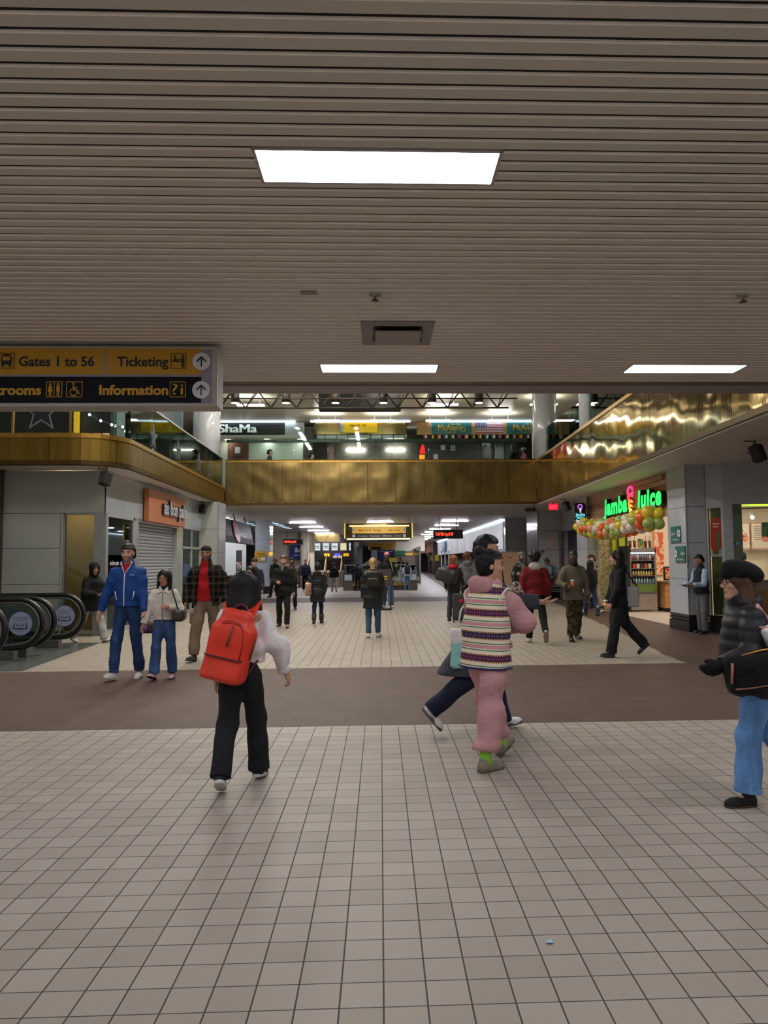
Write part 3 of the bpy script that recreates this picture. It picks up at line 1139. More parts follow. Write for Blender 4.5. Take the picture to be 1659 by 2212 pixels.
 def eyes(s, iris='241a14', brow=None):
  white, dark = mat('eye_white', (140, 130, 122), 0.35), mat('iris_' + iris, iris, 0.2)
  h = s.hs
  for sd in (-1, 1):
   b = MB()
   b.ball(tuple(s.hp(sd * 0.033, 0.0785, 0.004)), 0.0125 * h, 0.0125 * h, 0.0078 * h, n=12, m=8)
   c = s.hp(sd * 0.033, 0.0875, 0.004)
   b.cur = 1
   b.ball(tuple(c), 0.0064 * h, n=8, m=6)
   s.childmb('eye', b, [white, dark])
  if brow:
   for sd in (-1, 1):
    pts = [tuple(s.hp(sd * x, y, z)) for x, y, z in ((0.014, 0.0935, 0.022), (0.030, 0.0925, 0.028), (0.050, 0.078, 0.024))]
    s.childmb('eyebrow', MB().tube(pts, [0.0042 * h, 0.0045 * h, 0.003 * h], 6), brow)

 def glasses(s, m):
  b = MB()
  h = s.hs
  for sd in (-1, 1):
   c = s.hp(sd * 0.035, 0.104, 0.002)
   ux, uy = s.Hm @ vec(1, 0, 0), s.Hm @ vec(0, 0, 1)
   pts = [tuple(c + ux * 0.027 * h * math.cos(a) + uy * 0.021 * h * math.sin(a)) for a in np.linspace(0, 2 * PI, 16)[:-1]]
   b.tube(pts, 0.0022, 5, closed=True)
   b.tube([tuple(s.hp(sd * 0.062, 0.102, 0.006)), tuple(s.hp(sd * 0.080, 0.06, 0.010)), tuple(s.hp(sd * 0.083, -0.01, 0.010))], 0.0022, 5)
  b.tube([tuple(s.hp(-0.009, 0.108, 0.004)), tuple(s.hp(0.009, 0.108, 0.004))], 0.0022, 5)
  return s.childmb('glasses', b, m)

 def beard(s, m):
  lo, hi = s.bounds([s.hp(-0.09, -0.02, -0.15), s.hp(0.09, 0.13, 0.02)], 0.03)
  F = SDF(lo, hi, max(0.006, s.vox * 0.8))
  s.head_field(F, 0.0025, face=False)
  F.cap(s.hp(-0.022, 0.088, -0.046), s.hp(0.022, 0.088, -0.046), 0.006 * s.hs, None, 0.006)
  M, h = s.Hm, s.hs
  X, Y, Z = F.ax[0][:, None, None], F.ax[1][None, :, None], F.ax[2][None, None, :]
  x, y, z = X - s.J['head'][0], Y - s.J['head'][1], Z - s.J['head'][2]
  q = [(M[0][i] * x + M[1][i] * y + M[2][i] * z) / h for i in range(3)]
  d = np.maximum(q[2] + 0.042 - np.abs(q[0]) * 0.5, -(q[1] - 0.012))
  F.D = np.maximum(F.D, d.astype(np.float32) * h)
  F.cap(s.hp(-0.014, 0.095, -0.060), s.hp(0.014, 0.095, -0.060), 0.011 * h, None, 0.004, sub=True)
  V, Q = F.mesh()
  return s.child('beard', V, Q, [m])

def placed(x, y, heading, z=0.0):
 return Matrix.Translation((x, y, z)) @ Matrix.Rotation(R(heading), 4, 'Z')

def held(name, label, cat, M, group=None):
 """a thing carried by a person, in that person's frame"""
 o = bpy.data.objects.new(name, None)
 COL.objects.link(o)
 o.matrix_basis = M
 return tag(o, label, cat, group)

def held_part(name, mb, m, root, smooth=True, bevel=0.0):
 o = mb.build(name, m, None, smooth, bevel)
 o.parent = root
 return o

def held_np(name, V, Q, m, root, fmat=None):
 o = np_mesh(name, V, Q, m if isinstance(m, list) else [m], None, fmat)
 o.parent = root
 return o
# ------------------------------------------------------------------ rounded boxes for bags
def rbox(F, c, half, r, rot=None, k=0.01, sub=False):
 c, half = np.array(c, float), np.array(half, float)
 mr = np.linalg.norm(half) + k + r + 2 * F.h
 q = F._sub(c - mr, c + mr)
 if q is None:
  return F
 sl, X, Y, Z = q
 x, y, z = X - c[0], Y - c[1], Z - c[2]
 if rot is not None:
  M = np.array(rot)
  x, y, z = (M[0][0] * x + M[1][0] * y + M[2][0] * z, M[0][1] * x + M[1][1] * y + M[2][1] * z, M[0][2] * x + M[1][2] * y + M[2][2] * z)
 ax, ay, az = np.abs(x) - half[0] + r, np.abs(y) - half[1] + r, np.abs(z) - half[2] + r
 d = np.sqrt(np.maximum(ax, 0) ** 2 + np.maximum(ay, 0) ** 2 + np.maximum(az, 0) ** 2) + np.minimum(np.maximum(np.maximum(ax, ay), az), 0) - r
 F._put(sl, d, k, sub)
 return F

def sdf_box(c, m, h):
 c = np.array(c, float)
 m = np.array(m, float)
 return SDF(c - m, c + m, h)

# ------------------------------------------------------------------ cloth
def cloth(name, col, rough=0.85, var=0.10, nscale=30, bump=0.15):
 key = 'cloth_' + name
 if key in MATS:
  return MATS[key]
 t = NT(key)
 v = t.obj()
 n = t.noise(v, nscale, 3.0)
 c = rgb(col)
 t.base(t.ramp(n, [(0.3, tuple(x * (1 - var) for x in c[:3]) + (1,)), (0.7, tuple(min(1, x * (1 + var)) for x in c[:3]) + (1,))]))
 t.rough(rough)
 t.spec(0.25)
 fold = t.noise(t.scale(v, 1.0, 1.0, 1.6), 8.0, 2.0, 0.55)
 ridge = t.m('ABSOLUTE', t.m('SUBTRACT', fold, 0.5))
 t.bump(t.m('ADD', t.m('MULTIPLY', ridge, 1.0), t.m('MULTIPLY', n, bump * 0.5)), 0.55, 0.035)
 MATS[key] = t.mat
 return t.mat

def denim(name, col):
 if 'denim_' + name in MATS:
  return MATS['denim_' + name]
 t = NT('denim_' + name)
 v = t.obj()
 n = t.noise(t.scale(v, 1, 1, 0.35), 7, 4, 0.6)
 c = rgb(col)
 t.base(t.ramp(n, [(0.25, tuple(x * 0.55 for x in c[:3]) + (1,)), (0.55, c), (0.8, tuple(min(1, x * 1.9 + 0.01) for x in c[:3]) + (1,))]))
 t.rough(0.9)
 t.spec(0.2)
 fold = t.noise(t.scale(v, 1.0, 1.0, 1.8), 8.0, 2.0, 0.55)
 t.bump(t.m('ABSOLUTE', t.m('SUBTRACT', fold, 0.5)), 0.5, 0.035)
 MATS['denim_' + name] = t.mat
 return t.mat

def knit_mat():
 t = NT('knit_pattern')
 x, y, z = t.xyz(t.obj())
 u = t.m('MULTIPLY', t.m('ADD', x, t.m('MULTIPLY', y, 0.85)), 1.0)
 per = 0.172
 # alternate wide bands (navy, purple), each with a yellow dotted fringe, and narrow bands of green lines round a pink lattice
 zz = t.m('ADD', z, t.m('MULTIPLY', t.m('SINE', t.m('MULTIPLY', u, 6.0)), 0.004))
 ph = t.m('FRACT', t.m('DIVIDE', t.m('ADD', zz, 0.055), per))
 band = t.m('FRACT', t.m('DIVIDE', t.m('ADD', zz, 0.055), per * 2))
 cream, navy, purple = rgb((228, 217, 194)), rgb((38, 52, 104)), rgb((72, 40, 92))
 red, yel, grn, pink, brn = rgb((150, 36, 52)), rgb((206, 168, 92)), rgb((44, 118, 92)), rgb((186, 62, 116)), rgb((112, 58, 46))
 wide = t.mix(t.m('GREATER_THAN', band, 0.5), navy, purple)
 tri = t.m('ABSOLUTE', t.m('SUBTRACT', t.m('FRACT', t.m('MULTIPLY', u, 22)), 0.5))     # 0..0.5
 d1 = t.m('ABSOLUTE', t.m('SUBTRACT', ph, 0.20))
 # red diamonds along the middle of the wide band
 dia = t.m('LESS_THAN', t.m('ADD', t.m('MULTIPLY', d1, 5.0), tri), 0.42)
 wide = t.mix(dia, wide, red)
 inner = t.m('LESS_THAN', t.m('ADD', t.m('MULTIPLY', d1, 14.0), t.m('ABSOLUTE', t.m('SUBTRACT', t.m('FRACT', t.m('MULTIPLY', u, 44)), 0.5))), 0.38)
 wide = t.mix(inner, wide, grn)
 isw = t.m('LESS_THAN', d1, 0.12)
 # fringe: yellow ground with brown teeth just outside the band
 d2 = t.m('ABSOLUTE', t.m('SUBTRACT', d1, 0.145))
 fringe = t.m('LESS_THAN', d2, 0.030)
 tooth = t.m('GREATER_THAN', t.m('ABSOLUTE', t.m('SUBTRACT', t.m('FRACT', t.m('MULTIPLY', u, 40)), 0.5)), 0.25)
 fr = t.mix(tooth, yel, brn)
 col = t.mix(fringe, cream, fr)
 col = t.mix(isw, col, wide)
 # green lines
 d3 = t.m('ABSOLUTE', t.m('SUBTRACT', ph, 0.70))
 gl = t.m('LESS_THAN', t.m('ABSOLUTE', t.m('SUBTRACT', d3, 0.145)), 0.022)
 col = t.mix(gl, col, grn)
 # pink lattice: two crossing zigzags
 zg = t.m('MULTIPLY', t.m('SUBTRACT', t.m('ABSOLUTE', t.m('SUBTRACT', t.m('FRACT', t.m('MULTIPLY', u, 38)), 0.5)), 0.25), 0.30)
 e = t.m('SUBTRACT', ph, 0.70)
 l1 = t.m('LESS_THAN', t.m('ABSOLUTE', t.m('SUBTRACT', e, zg)), 0.026)
 l2 = t.m('LESS_THAN', t.m('ABSOLUTE', t.m('ADD', e, zg)), 0.026)
 col = t.mix(t.m('MAXIMUM', l1, l2), col, pink)
 t.base(col)
 t.rough(0.95)
 t.spec(0.15)
 t.bump(t.noise(t.obj(), 160, 2), 0.35, 0.004)
 return t.mat

def plaid_mat(name, base, dark, light):
 t = NT(name)
 x, y, z = t.xyz(t.obj())
 u = t.m('ADD', x, t.m('MULTIPLY', y, 0.7))
 fu, fz = t.m('FRACT', t.m('MULTIPLY', u, 9)), t.m('FRACT', t.m('MULTIPLY', z, 9))
 a = t.m('ADD', t.m('GREATER_THAN', fu, 0.5), t.m('GREATER_THAN', fz, 0.5))
 c = t.mix(t.m('MULTIPLY', a, 0.5), rgb(base), rgb(dark))
 ln = t.m('MAXIMUM', t.m('LESS_THAN', t.m('ABSOLUTE', t.m('SUBTRACT', fu, 0.25)), 0.045), t.m('LESS_THAN', t.m('ABSOLUTE', t.m('SUBTRACT', fz, 0.25)), 0.045))
 c = t.mix(t.m('MULTIPLY', ln, t.m('GREATER_THAN', t.noise(t.obj(), 60), 0.42)), c, rgb(light))
 t.base(c)
 t.rough(0.95)
 t.spec(0.15)
 t.bump(t.noise(t.obj(), 120), 0.4, 0.005)
 return t.mat

def camo_mat(name, cols, scale=9.0):
 t = NT(name)
 n = t.noise(t.obj(), scale, 3.0, 0.6)
 t.base(t.ramp(n, [(0.0, rgb(cols[0])), (0.43, rgb(cols[1])), (0.50, rgb(cols[2])), (0.57, rgb(cols[3]))], 'CONSTANT'))
 t.rough(0.9)
 t.spec(0.2)
 return t.mat

BLACK = cloth('black', (20, 20, 22), var=0.2)
BLACK2 = cloth('soft_black', (28, 28, 30), var=0.25)
PUFF = mat('puffer_black', (26, 28, 32), 0.55, var=0.2, spec=0.35)
NAVY = cloth('navy', (28, 34, 56))
GREY = cloth('grey', (92, 94, 98))
CHAR = cloth('charcoal', (56, 58, 62))
WHITE = cloth('white', (222, 218, 216))
FLEECE = cloth('fleece_white', (226, 222, 222), var=0.05, nscale=120, bump=0.5)
HAIRB = mat('hair_black', (12, 11, 12), 0.5, var=0.4, nscale=60, stretch=(3, 3, 0.25), bump=0.6, bdist=0.006, spec=0.3)
HAIRD = mat('hair_dark_brown', (28, 20, 17), 0.55, var=0.4, nscale=60, stretch=(3, 3, 0.25), bump=0.6, bdist=0.006, spec=0.25)
HAIRBR = mat('hair_brown', (78, 48, 34), 0.5, var=0.35, nscale=60, stretch=(3, 3, 0.25), bump=0.4, bdist=0.004)
HAIRR = mat('hair_auburn', (140, 82, 46), 0.5, var=0.4, nscale=40, bump=0.4, bdist=0.004)
BLOND = mat('hair_blond', (178, 142, 98), 0.45, var=0.3, nscale=60, stretch=(3, 3, 0.25), bump=0.4, bdist=0.004)
SOLEW = mat('sole_white', (205, 202, 198), 0.6)
SOLEB = mat('sole_dark', (30, 28, 27), 0.7)
SHOEB = mat('shoe_black', (22, 22, 23), 0.5)
SHOEW = mat('shoe_white', (212, 210, 208), 0.55)
LEATHER = mat('leather_black', (24, 23, 24), 0.35, var=0.2, bump=0.1)
ZIPW = mat('zip_white', (210, 214, 222), 0.4)
GOLDZ = mat('zip_brass', (176, 134, 66), 0.35, 0.8)
PHONE = mat('phone_black', (14, 14, 16), 0.2)
SCREEN = emis('phone_screen', (150, 165, 185), 0.5)

def phone(P, A, label, M, nm='phone'):
 g, d, n, t = A['grip'], unit(A['d']), A['n'], A['t']
 r = held(nm, label, 'phone', M)
 b = MB()
 up = unit(d * 0.8 + t * 0.2)
 sd = unit(np.cross(up, n))
 c = g + n * 0.008
 o = c - up * 0.075 - sd * 0.037 - n * 0.004
 b.obox(o, sd * 0.074, up * 0.150, n * 0.008)
 held_part('phone_body', b, PHONE, r, False, 0.002)
 b = MB()
 o = c - up * 0.068 - sd * 0.033 + n * 0.0045
 b.obox(o, sd * 0.066, up * 0.136, n * 0.001)
 held_part('screen', b, SCREEN, r, False)
 return r

def cup(A, label, M, drink, at=None):
 g = A['grip'] + A['n'] * 0.035 + A['t'] * 0.02 + vec(0, 0, 0.03) if at is None else at
 r = held('drink_cup', label, 'cup', M)
 c = tuple(g)
 b = MB().lathe([(0.001, -0.06), (0.028, -0.06), (0.040, 0.065), (0.037, 0.065), (0.026, -0.055), (0.001, -0.055)], c, 18)
 held_part('cup_wall', b, glass('clear_plastic', tint=(0.96, 0.96, 0.96), refl=0.08, rough=0.2), r)
 b = MB().lathe([(0.001, -0.056), (0.026, -0.056), (0.036, 0.050), (0.001, 0.051)], c, 18)
 held_part('drink', b, drink, r)
 b = MB().lathe([(0.042, 0.063), (0.043, 0.070), (0.034, 0.090), (0.001, 0.098)], c, 18)
 held_part('lid', b, mat('lid_pale', (196, 192, 188), 0.3), r)
 return r

# ================================================================== the people in the foreground
def crowd_near():
 # --- woman with the red backpack, walking away
 P = Person(1.465, dict(lean=9, Lleg=(-16, 0, 16, -30), Rleg=(15, 4, 12, -8), Larm=(-6, 12, 8, 4), Rarm=(-4, 30, 14, 17), head=(-6, 8)), 0.98, True, 0.0075, 1)
 M = placed(-1.02, 5.50, -2)
 o = P.body('person', M, 'asian', (30, 40))
 tag(o, 'woman seen from behind in white fleece sweatshirt and black wide trousers, walking away', 'person')
 P.trousers(cloth('trouser_black', (30, 31, 34), var=0.15), 0.098, 0.088, 0.086, -0.012, fold=0.005)
 P.shoes(mat('canvas_black', (26, 26, 28), 0.8), SOLEW, soleh=0.032)
 P.top(FLEECE, 'sweatshirt', hem=0.055, chest=0.128, waist=0.128, hemr=0.126, lat=1.42, arm=(0.088, 0.082, 0.056), fold=0.016, freq=30, collar=0.03, shr=0.07)
 for A in P.arms.values():
  d = unit(A['wr'] - A['el'])
  e = A['wr'] - d * 0.03
  P.childmb('cuff', MB().tube([tuple(e - d * 0.03), tuple(e), tuple(e + d * 0.03)], [0.046, 0.041, 0.037], 16), FLEECE)
 P.hair(HAIRB, 'bob', vol=0.018)
 P.eyes()
 # backpack
 T, J, X = P.T, P.J, P.X
 B = held('backpack', 'bright red backpack with maroon zips worn by the woman in white fleece', 'backpack', M)
 red = mat('nylon_red', (212, 48, 18), 0.5, var=0.10, nscale=5, bump=0.35, bdist=0.02)
 redl = mat('nylon_red_light', (218, 56, 30), 0.5, var=0.10, nscale=5, bump=0.3, bdist=0.02)
 mar = mat('strap_maroon', (96, 26, 46), 0.6)
 ctr = J['hip'] + T * 0.195 - P.Fw * 0.215 + X * -0.035
 tilt = rotm(X, R(-6)) @ rotm(P.Fw, R(13))
 F = sdf_box(ctr, (0.28, 0.22, 0.36), 0.007)
 rbox(F, ctr - tilt @ vec(0, 0, 0.04), (0.162, 0.085, 0.205), 0.06, tilt)
 rbox(F, ctr + tilt @ vec(0, 0.01, 0.13), (0.118, 0.070, 0.140), 0.065, tilt, 0.06)
 F.wrinkle(0.006, 16, 3)
 V, Q = F.mesh()
 held_np('bag_body', V, Q, red, B)
 F = sdf_box(ctr - tilt @ vec(0, 0.08, 0.13), (0.25, 0.16, 0.2), 0.007)
 rbox(F, ctr + tilt @ vec(0, -0.075, -0.155), (0.145, 0.048, 0.092), 0.04, tilt)
 F.wrinkle(0.008, 26, 5)
 V, Q = F.mesh()
 pk = held_np('front_pocket', V, Q, redl, B)

 def bp(x, z, off=0.004):
  p = ctr + tilt @ vec(x, -0.084, z)
  return p - P.Fw * off
 b = MB().tube([tuple(ctr + tilt @ vec(x, -0.108 - (0.018 if abs(x) < 0.11 else 0.0), -0.078)) for x in (-0.135, -0.1, -0.05, 0, 0.05, 0.1, 0.128)], 0.008, 6)
 z1 = held_part('pocket_zip', b, mar, B)
 b = MB().tube([tuple(ctr + tilt @ vec(x, -0.092, z)) for x, z in ((0.005, 0.145), (0.0, 0.06), (-0.004, 0.0))], 0.0075, 6)
 held_part('vertical_zip', b, mat('zip_grey', (96, 62, 66), 0.5), B)
 # seam arch of the top compartment
 b = MB().tube([tuple(ctr + tilt @ vec(x, y, z)) for x, y, z in ((-0.075, -0.085, 0.155), (-0.02, -0.083, 0.178), (0.05, -0.083, 0.165), (0.085, -0.086, 0.115), (0.10, -0.088, 0.03), (0.105, -0.095, -0.08))], 0.0045, 6)
 held_part('seam', b, mat('seam_red', (140, 24, 16), 0.6), B)
 b = MB().tube([tuple(ctr + tilt @ vec(0.160, -0.03, z)) for z in (0.10, 0.02, -0.06)], [0.010, 0.013, 0.010], 6)
 held_part('side_zip', b, mar, B)
 # handle
 b = MB().tube([tuple(ctr + tilt @ vec(x, 0.05, z)) for x, z in ((-0.05, 0.25), (-0.035, 0.29), (0, 0.305), (0.035, 0.29), (0.05, 0.25))], 0.009, 8)
 held_part('handle', b, mar, B)
 for sd in (-1, 1):
  p = [ctr + tilt @ vec(sd * 0.075, 0.05, 0.23), P.surf(sd * 0.095 - 0.0, J['sh'][2] + 0.02, -1, off=0.016), J['sh'] + X * sd * 0.105 + vec(0, 0.01, 0.078), P.surf(sd * 0.105, J['sh'][2] - 0.05, 1, off=0.012), P.surf(sd * 0.12, J['chest'][2] - 0.06, 1, off=0.012)]
  b = MB()
  for i in range(len(p) - 1):
   a, c = p[i], p[i + 1]
   dd = unit(c - a)
   sx = unit(X - dd * (X @ dd))
   n = unit(np.cross(dd, sx))
   b.obox(a - sx * 0.03 - n * 0.007 - dd * 0.01, sx * 0.06, (c - a) + dd * 0.02, n * 0.014)
  held_part('shoulder_strap', b, red, B, False, 0.004)
  b = MB().tube([tuple(p[-1]), tuple(J['waist'] + X * sd * 0.175 + vec(0, 0.02, 0.0)), tuple(ctr + tilt @ vec(sd * 0.14, 0.05, -0.2))], 0.009, 6)
  held_part('lower_strap', b, mar, B)

 # --- woman in pink with the knitted vest
 P = Person(1.64, dict(lean=3, Lleg=(20, 2, 3, 22), Rleg=(-9, 2, 4, 0), Larm=(15, 8, 60, -10), Rarm=(40, 16, 66, -58), head=(-36, 2)), 1.0, True, 0.0075, 2)
 M = placed(0.83, 5.86, -50)
 o = P.body('person', M, 'asian', (30, 35), palms=(None, (-0.6, 0, 0.8)))
 tag(o, 'woman in pink hooded sweatsuit with patterned knitted vest and black hair bun', 'person')
 pink = cloth('pink', (190, 142, 146), var=0.07, nscale=60, bump=0.25)
 P.trousers(pink, 0.112, 0.105, 0.092, 0.085, fold=0.012, bunch=True)
 for L in P.legs.values():
  p = L['ank']
  P.childmb('sock', MB().tube([tuple(p - L['d2'] * 0.13), tuple(p - L['d2'] * 0.02), tuple(p + L['fwd'] * 0.03 - L['up'] * 0.03)], [0.044, 0.044, 0.042], 14), mat('sock_lime', (150, 214, 74), 0.9))
 P.shoes(mat('suede_taupe', (132, 124, 112), 0.9), mat('sole_taupe', (96, 84, 72), 0.8), name='clog')
 P.top(pink, 'hoodie', hem=0.075, chest=0.108, waist=0.108, hemr=0.110, lat=1.45, arm=(0.084, 0.098, 0.076), fold=0.011, hood=True)
 P.top(knit_mat(), 'vest', hem=-0.125, chest=0.136, waist=0.150, hemr=0.158, lat=1.48, fold=0.008, arms=False, freq=14, shr=0.094)
 vV = P.topV
 trim = cloth('fleece_cream', (226, 214, 196), nscale=120, bump=0.5)
 for sd in (-1, 1):
  A = P.arms['L' if sd < 0 else 'R']
  d = unit(A['el'] - A['sh'])
  nn = unit(P.X * sd * 0.75 + d * 0.65)
  e1 = unit(np.cross(nn, P.T))
  e2 = np.cross(nn, e1)
  c = A['sh'] + d * 0.016 - P.T * 0.012
  ring = [tuple(c + e1 * 0.086 * math.cos(a) + e2 * 0.092 * math.sin(a)) for a in np.linspace(0, 2 * PI, 25)[:-1]]
  P.childmb('armhole_trim', MB().tube(ring, 0.010, 8, closed=True), trim)
 hz = P.J['hip'][2] - 0.120
 pts = []
 for a in np.linspace(0, 2 * PI, 41)[:-1]:
  dirn = vec(math.cos(a), math.sin(a))
  q = vV[np.abs(vV[:, 2] - hz - 0.01) < 0.02]
  pr = q[:, 0] * dirn[0] + q[:, 1] * dirn[1]
  i = pr.argmax()
  pts.append((q[i, 0], q[i, 1], hz))
 P.childmb('hem_trim', MB().tube(pts, 0.008, 8, closed=True), cloth('navy_trim', (40, 50, 96)))
 P.hair(HAIRB, 'bun', vol=0.014)
 P.eyes(brow=HAIRB)

 # --- man in the long charcoal coat walking behind her
 P = Person(1.80, dict(lean=5, Lleg=(16, 2, 4, 10), Rleg=(-16, 2, 34, -50), Larm=(10, 6, 30, 0), Rarm=(42, 10, 88, 4), head=(-8, 4)), 1.0, False, 0.0085, 3)
 M = placed(0.93, 6.98, -88)
 o = P.body('person', M, 'asian', (25, 18), palms=(None, (-0.2, -0.2, 1)))
 tag(o, 'tall man in long charcoal wool coat striding right behind the woman in pink', 'person')
 P.trousers(cloth('navy_dark', (24, 30, 50)), 0.095, 0.084, 0.084, -0.025)
 P.shoes(SHOEW, mat('sole_grey', (92, 86, 80), 0.8), soleh=0.034)
 P.top(cloth('wool_charcoal', (60, 62, 68), nscale=90, bump=0.4), 'coat', hem=-0.43, chest=0.125, waist=0.125, hemr=0.14, arm=(0.074, 0.068, 0.064), skirt=dict(r=0.19, lat=1.25, back=-0.30, fwd=0.04), collar=0.05, fold=0.008)
 P.hair(HAIRB, 'short', vol=0.018)
 P.eyes(brow=HAIRB)
 B = held('tote_bag', 'mint and white cloth tote bag hanging beside the charcoal coat', 'bag', M)
 c = P.J['hip'] + vec(0.20, -0.15, -0.17)
 F = sdf_box(c, (0.14, 0.25, 0.28), 0.010)
 rbox(F, c, (0.045, 0.16, 0.18), 0.03, None)
 F.wrinkle(0.008, 18, 9)
 V, Q = F.mesh()
 C = V[Q].mean(1)
 held_np('bag_body', V, Q, [cloth('mint', (148, 206, 198)), WHITE], B, (C[:, 2] > c[2] + 0.05).astype(int))
 b = MB().tube([tuple(c + vec(0, y, z)) for y, z in ((-0.09, 0.17), (-0.06, 0.34), (0.02, 0.46), (0.07, 0.34), (0.09, 0.17))], 0.009, 6)
 held_part('handle', b, WHITE, B)
 B = held('shoulder_bag', 'small patterned shoulder bag under the coat man\'s raised forearm', 'bag', M)
 c = P.J['waist'] + vec(0.16, 0.26, 0.14)
 F = sdf_box(c, (0.1, 0.2, 0.2), 0.009)
 rbox(F, c, (0.05, 0.10, 0.085), 0.035, rotm((1, 0, 0), R(25)))
 V, Q = F.mesh()
 held_np('bag_body', V, Q, camo_mat('bag_tapestry', ((64, 44, 40), (196, 180, 160), (110, 60, 56), (212, 202, 188)), 22), B)
 b = MB().tube([tuple(c + vec(0, y, z)) for y, z in ((-0.07, 0.06), (-0.09, 0.2), (-0.16, 0.34))], 0.007, 6)
 held_part('strap', b, LEATHER, B)

 # --- woman in the black beret, cut off by the right edge
 P = Person(1.51, dict(lean=6, Lleg=(12, 3, 8, 0), Rleg=(-22, 3, 14, -28), Larm=(12, 14, 74, 6), Rarm=(-20, 8, 0, 0), head=(4, 2)), 1.2, True, 0.0075, 4, belly=0.035)
 M = placed(2.46, 4.90, 88)
 o = P.body('person', M, 'light', (60, 40))
 tag(o, 'woman in black beret and black puffer jacket with light blue jeans, at right edge', 'person')
 P.trousers(denim('light_blue', (104, 150, 206)), 0.112, 0.088, 0.100, 0.03, fold=0.004, hipw=1.10)
 P.shoes(mat('suede_black', (24, 23, 24), 0.8), mat('sole_tan', (74, 56, 44), 0.8), name='loafer', soleh=0.014)
 P.top(PUFF, 'puffer_jacket', hem=-0.13, chest=0.128, waist=0.132, hemr=0.140, lat=1.38, arm=(0.088, 0.082, 0.068), quilt=0.075, hood=True, collar=0.04, fold=0.008, freq=16)
 A = P.arms['L']
 gl = SDF(*P.bounds([A['wr'], A['grip'], A['wr'] + A['d'] * 0.16], 0.08), 0.006)
 gl.cap(A['wr'] - A['d'] * 0.03, A['wr'] + A['d'] * 0.02, 0.036, 0.032, 0.01)
 P2 = P
 P.hand(gl, dict(A), 45)
 gl.D -= 0.007
 V, Q = gl.mesh()
 P.child('glove', V, Q, [cloth('glove_black', (18, 18, 20))])
 P.hair(HAIRBR, 'long', vol=0.014)
 P.hat(cloth('beret_black', (18, 18, 19), nscale=120, bump=0.5), 'beret')
 P.eyes(brow=HAIRD)
 P.glasses(mat('frame_dark', (40, 30, 26), 0.3))
 # duffel under the arm
 B = held('duffel_bag', 'black duffel bag with brass zip and tan piping under the beret woman\'s arm', 'bag', M)
 c = P.J['waist'] + vec(-0.285, 0.05, -0.07)
 tl = rotm((1, 0, 0), R(-10))
 F = sdf_box(c, (0.24, 0.42, 0.26), 0.008)
 rbox(F, c, (0.085, 0.235, 0.125), 0.06, tl)
 F.wrinkle(0.004, 18, 4)
 V, Q = F.mesh()
 held_np('bag_body', V, Q, cloth('canvas_black', (20, 19, 20), nscale=60), B)
 b = MB().tube([tuple(c + tl @ vec(-0.055, y, z)) for y, z in ((0.21, 0.085), (0.12, 0.118), (0, 0.126), (-0.12, 0.118), (-0.2, 0.09))], 0.007, 6)
 held_part('zip', b, GOLDZ, B)
 b = MB().tube([tuple(c + tl @ vec(-0.080, y, z)) for y, z in ((0.22, -0.075), (0.1, -0.085), (-0.05, -0.085), (-0.22, -0.07))], 0.006, 6)
 held_part('piping', b, mat('leather_tan', (150, 104, 84), 0.5), B)
 b = MB().tube([tuple(c + tl @ vec(-0.075, y, z)) for y, z in ((0.205, 0.085), (0.22, 0.02), (0.235, -0.04))], 0.009, 6)
 held_part('pull_strap', b, mat('leather_tan', (150, 104, 84), 0.5), B)
 # white tote with an orange print
 B = held('tote_bag', 'white tote with red printed panel hanging from the beret woman\'s shoulder', 'bag', M)
 c = P.J['waist'] + vec(-0.25, -0.17, 0.09)
 tl = rotm((1, 0, 0), R(-28))
 F = sdf_box(c, (0.18, 0.32, 0.34), 0.009)
 rbox(F, c, (0.055, 0.15, 0.17), 0.03, tl)
 F.wrinkle(0.006, 18, 8)
 V, Q = F.mesh()
 held_np('bag_body', V, Q, cloth('tote_white', (206, 206, 212)), B)
 b = MB()
 b.disc(tuple(c + tl @ vec(-0.061, 0.0, 0.0)), 0.085, tuple(tl @ vec(0, -1, 0)), tuple(tl @ vec(0, 0, 1)))
 held_part('print', b, camo_mat('print_red', ((206, 84, 62), (226, 160, 140), (196, 62, 48), (230, 214, 206)), 40), B)
 p0 = P.J['sh'] + vec(-0.145, 0.0, 0.045)
 b = MB().tube([tuple(p0 + vec(0, -0.03, 0.0)), tuple(P.arms['L']['sh'] + vec(-0.085, 0.01, -0.06)), tuple(c + tl @ vec(-0.03, 0.10, 0.16))], 0.011, 6)
 b.tube([tuple(p0 + vec(0, -0.03, 0.0)), tuple(P.arms['L']['sh'] + vec(-0.06, -0.10, -0.06)), tuple(c + tl @ vec(-0.03, -0.10, 0.16))], 0.011, 6)
 held_part('strap', b, mat('strap_coral', (196, 140, 136), 0.8), B)

def shoulder_bag(P, M, name, label, cat, side, c, half, m, strapm, rot=None, wr=0.006, extra=None):
 B = held(name, label, cat, M)
 F = sdf_box(c, np.array(half) + 0.07, max(0.008, P.vox * 0.8))
 rbox(F, c, half, min(half) * 0.7, rot)
 F.wrinkle(wr, 22, 11)
 V, Q = F.mesh()
 held_np('bag_body', V, Q, m, B)
 if strapm:
  s0 = P.J['sh'] + P.X * side * 0.12 + vec(0, 0.0, 0.062 * P.k)
  b = MB().tube([tuple(c + vec(0, 0.10, half[2] * 0.85)), tuple(s0 + vec(0, 0.075, -0.04)), tuple(s0), tuple(s0 + vec(0, -0.085, -0.05)), tuple(c + vec(0, -0.10, half[2] * 0.85))], 0.011, 6)
  held_part('strap', b, strapm, B)
 return B

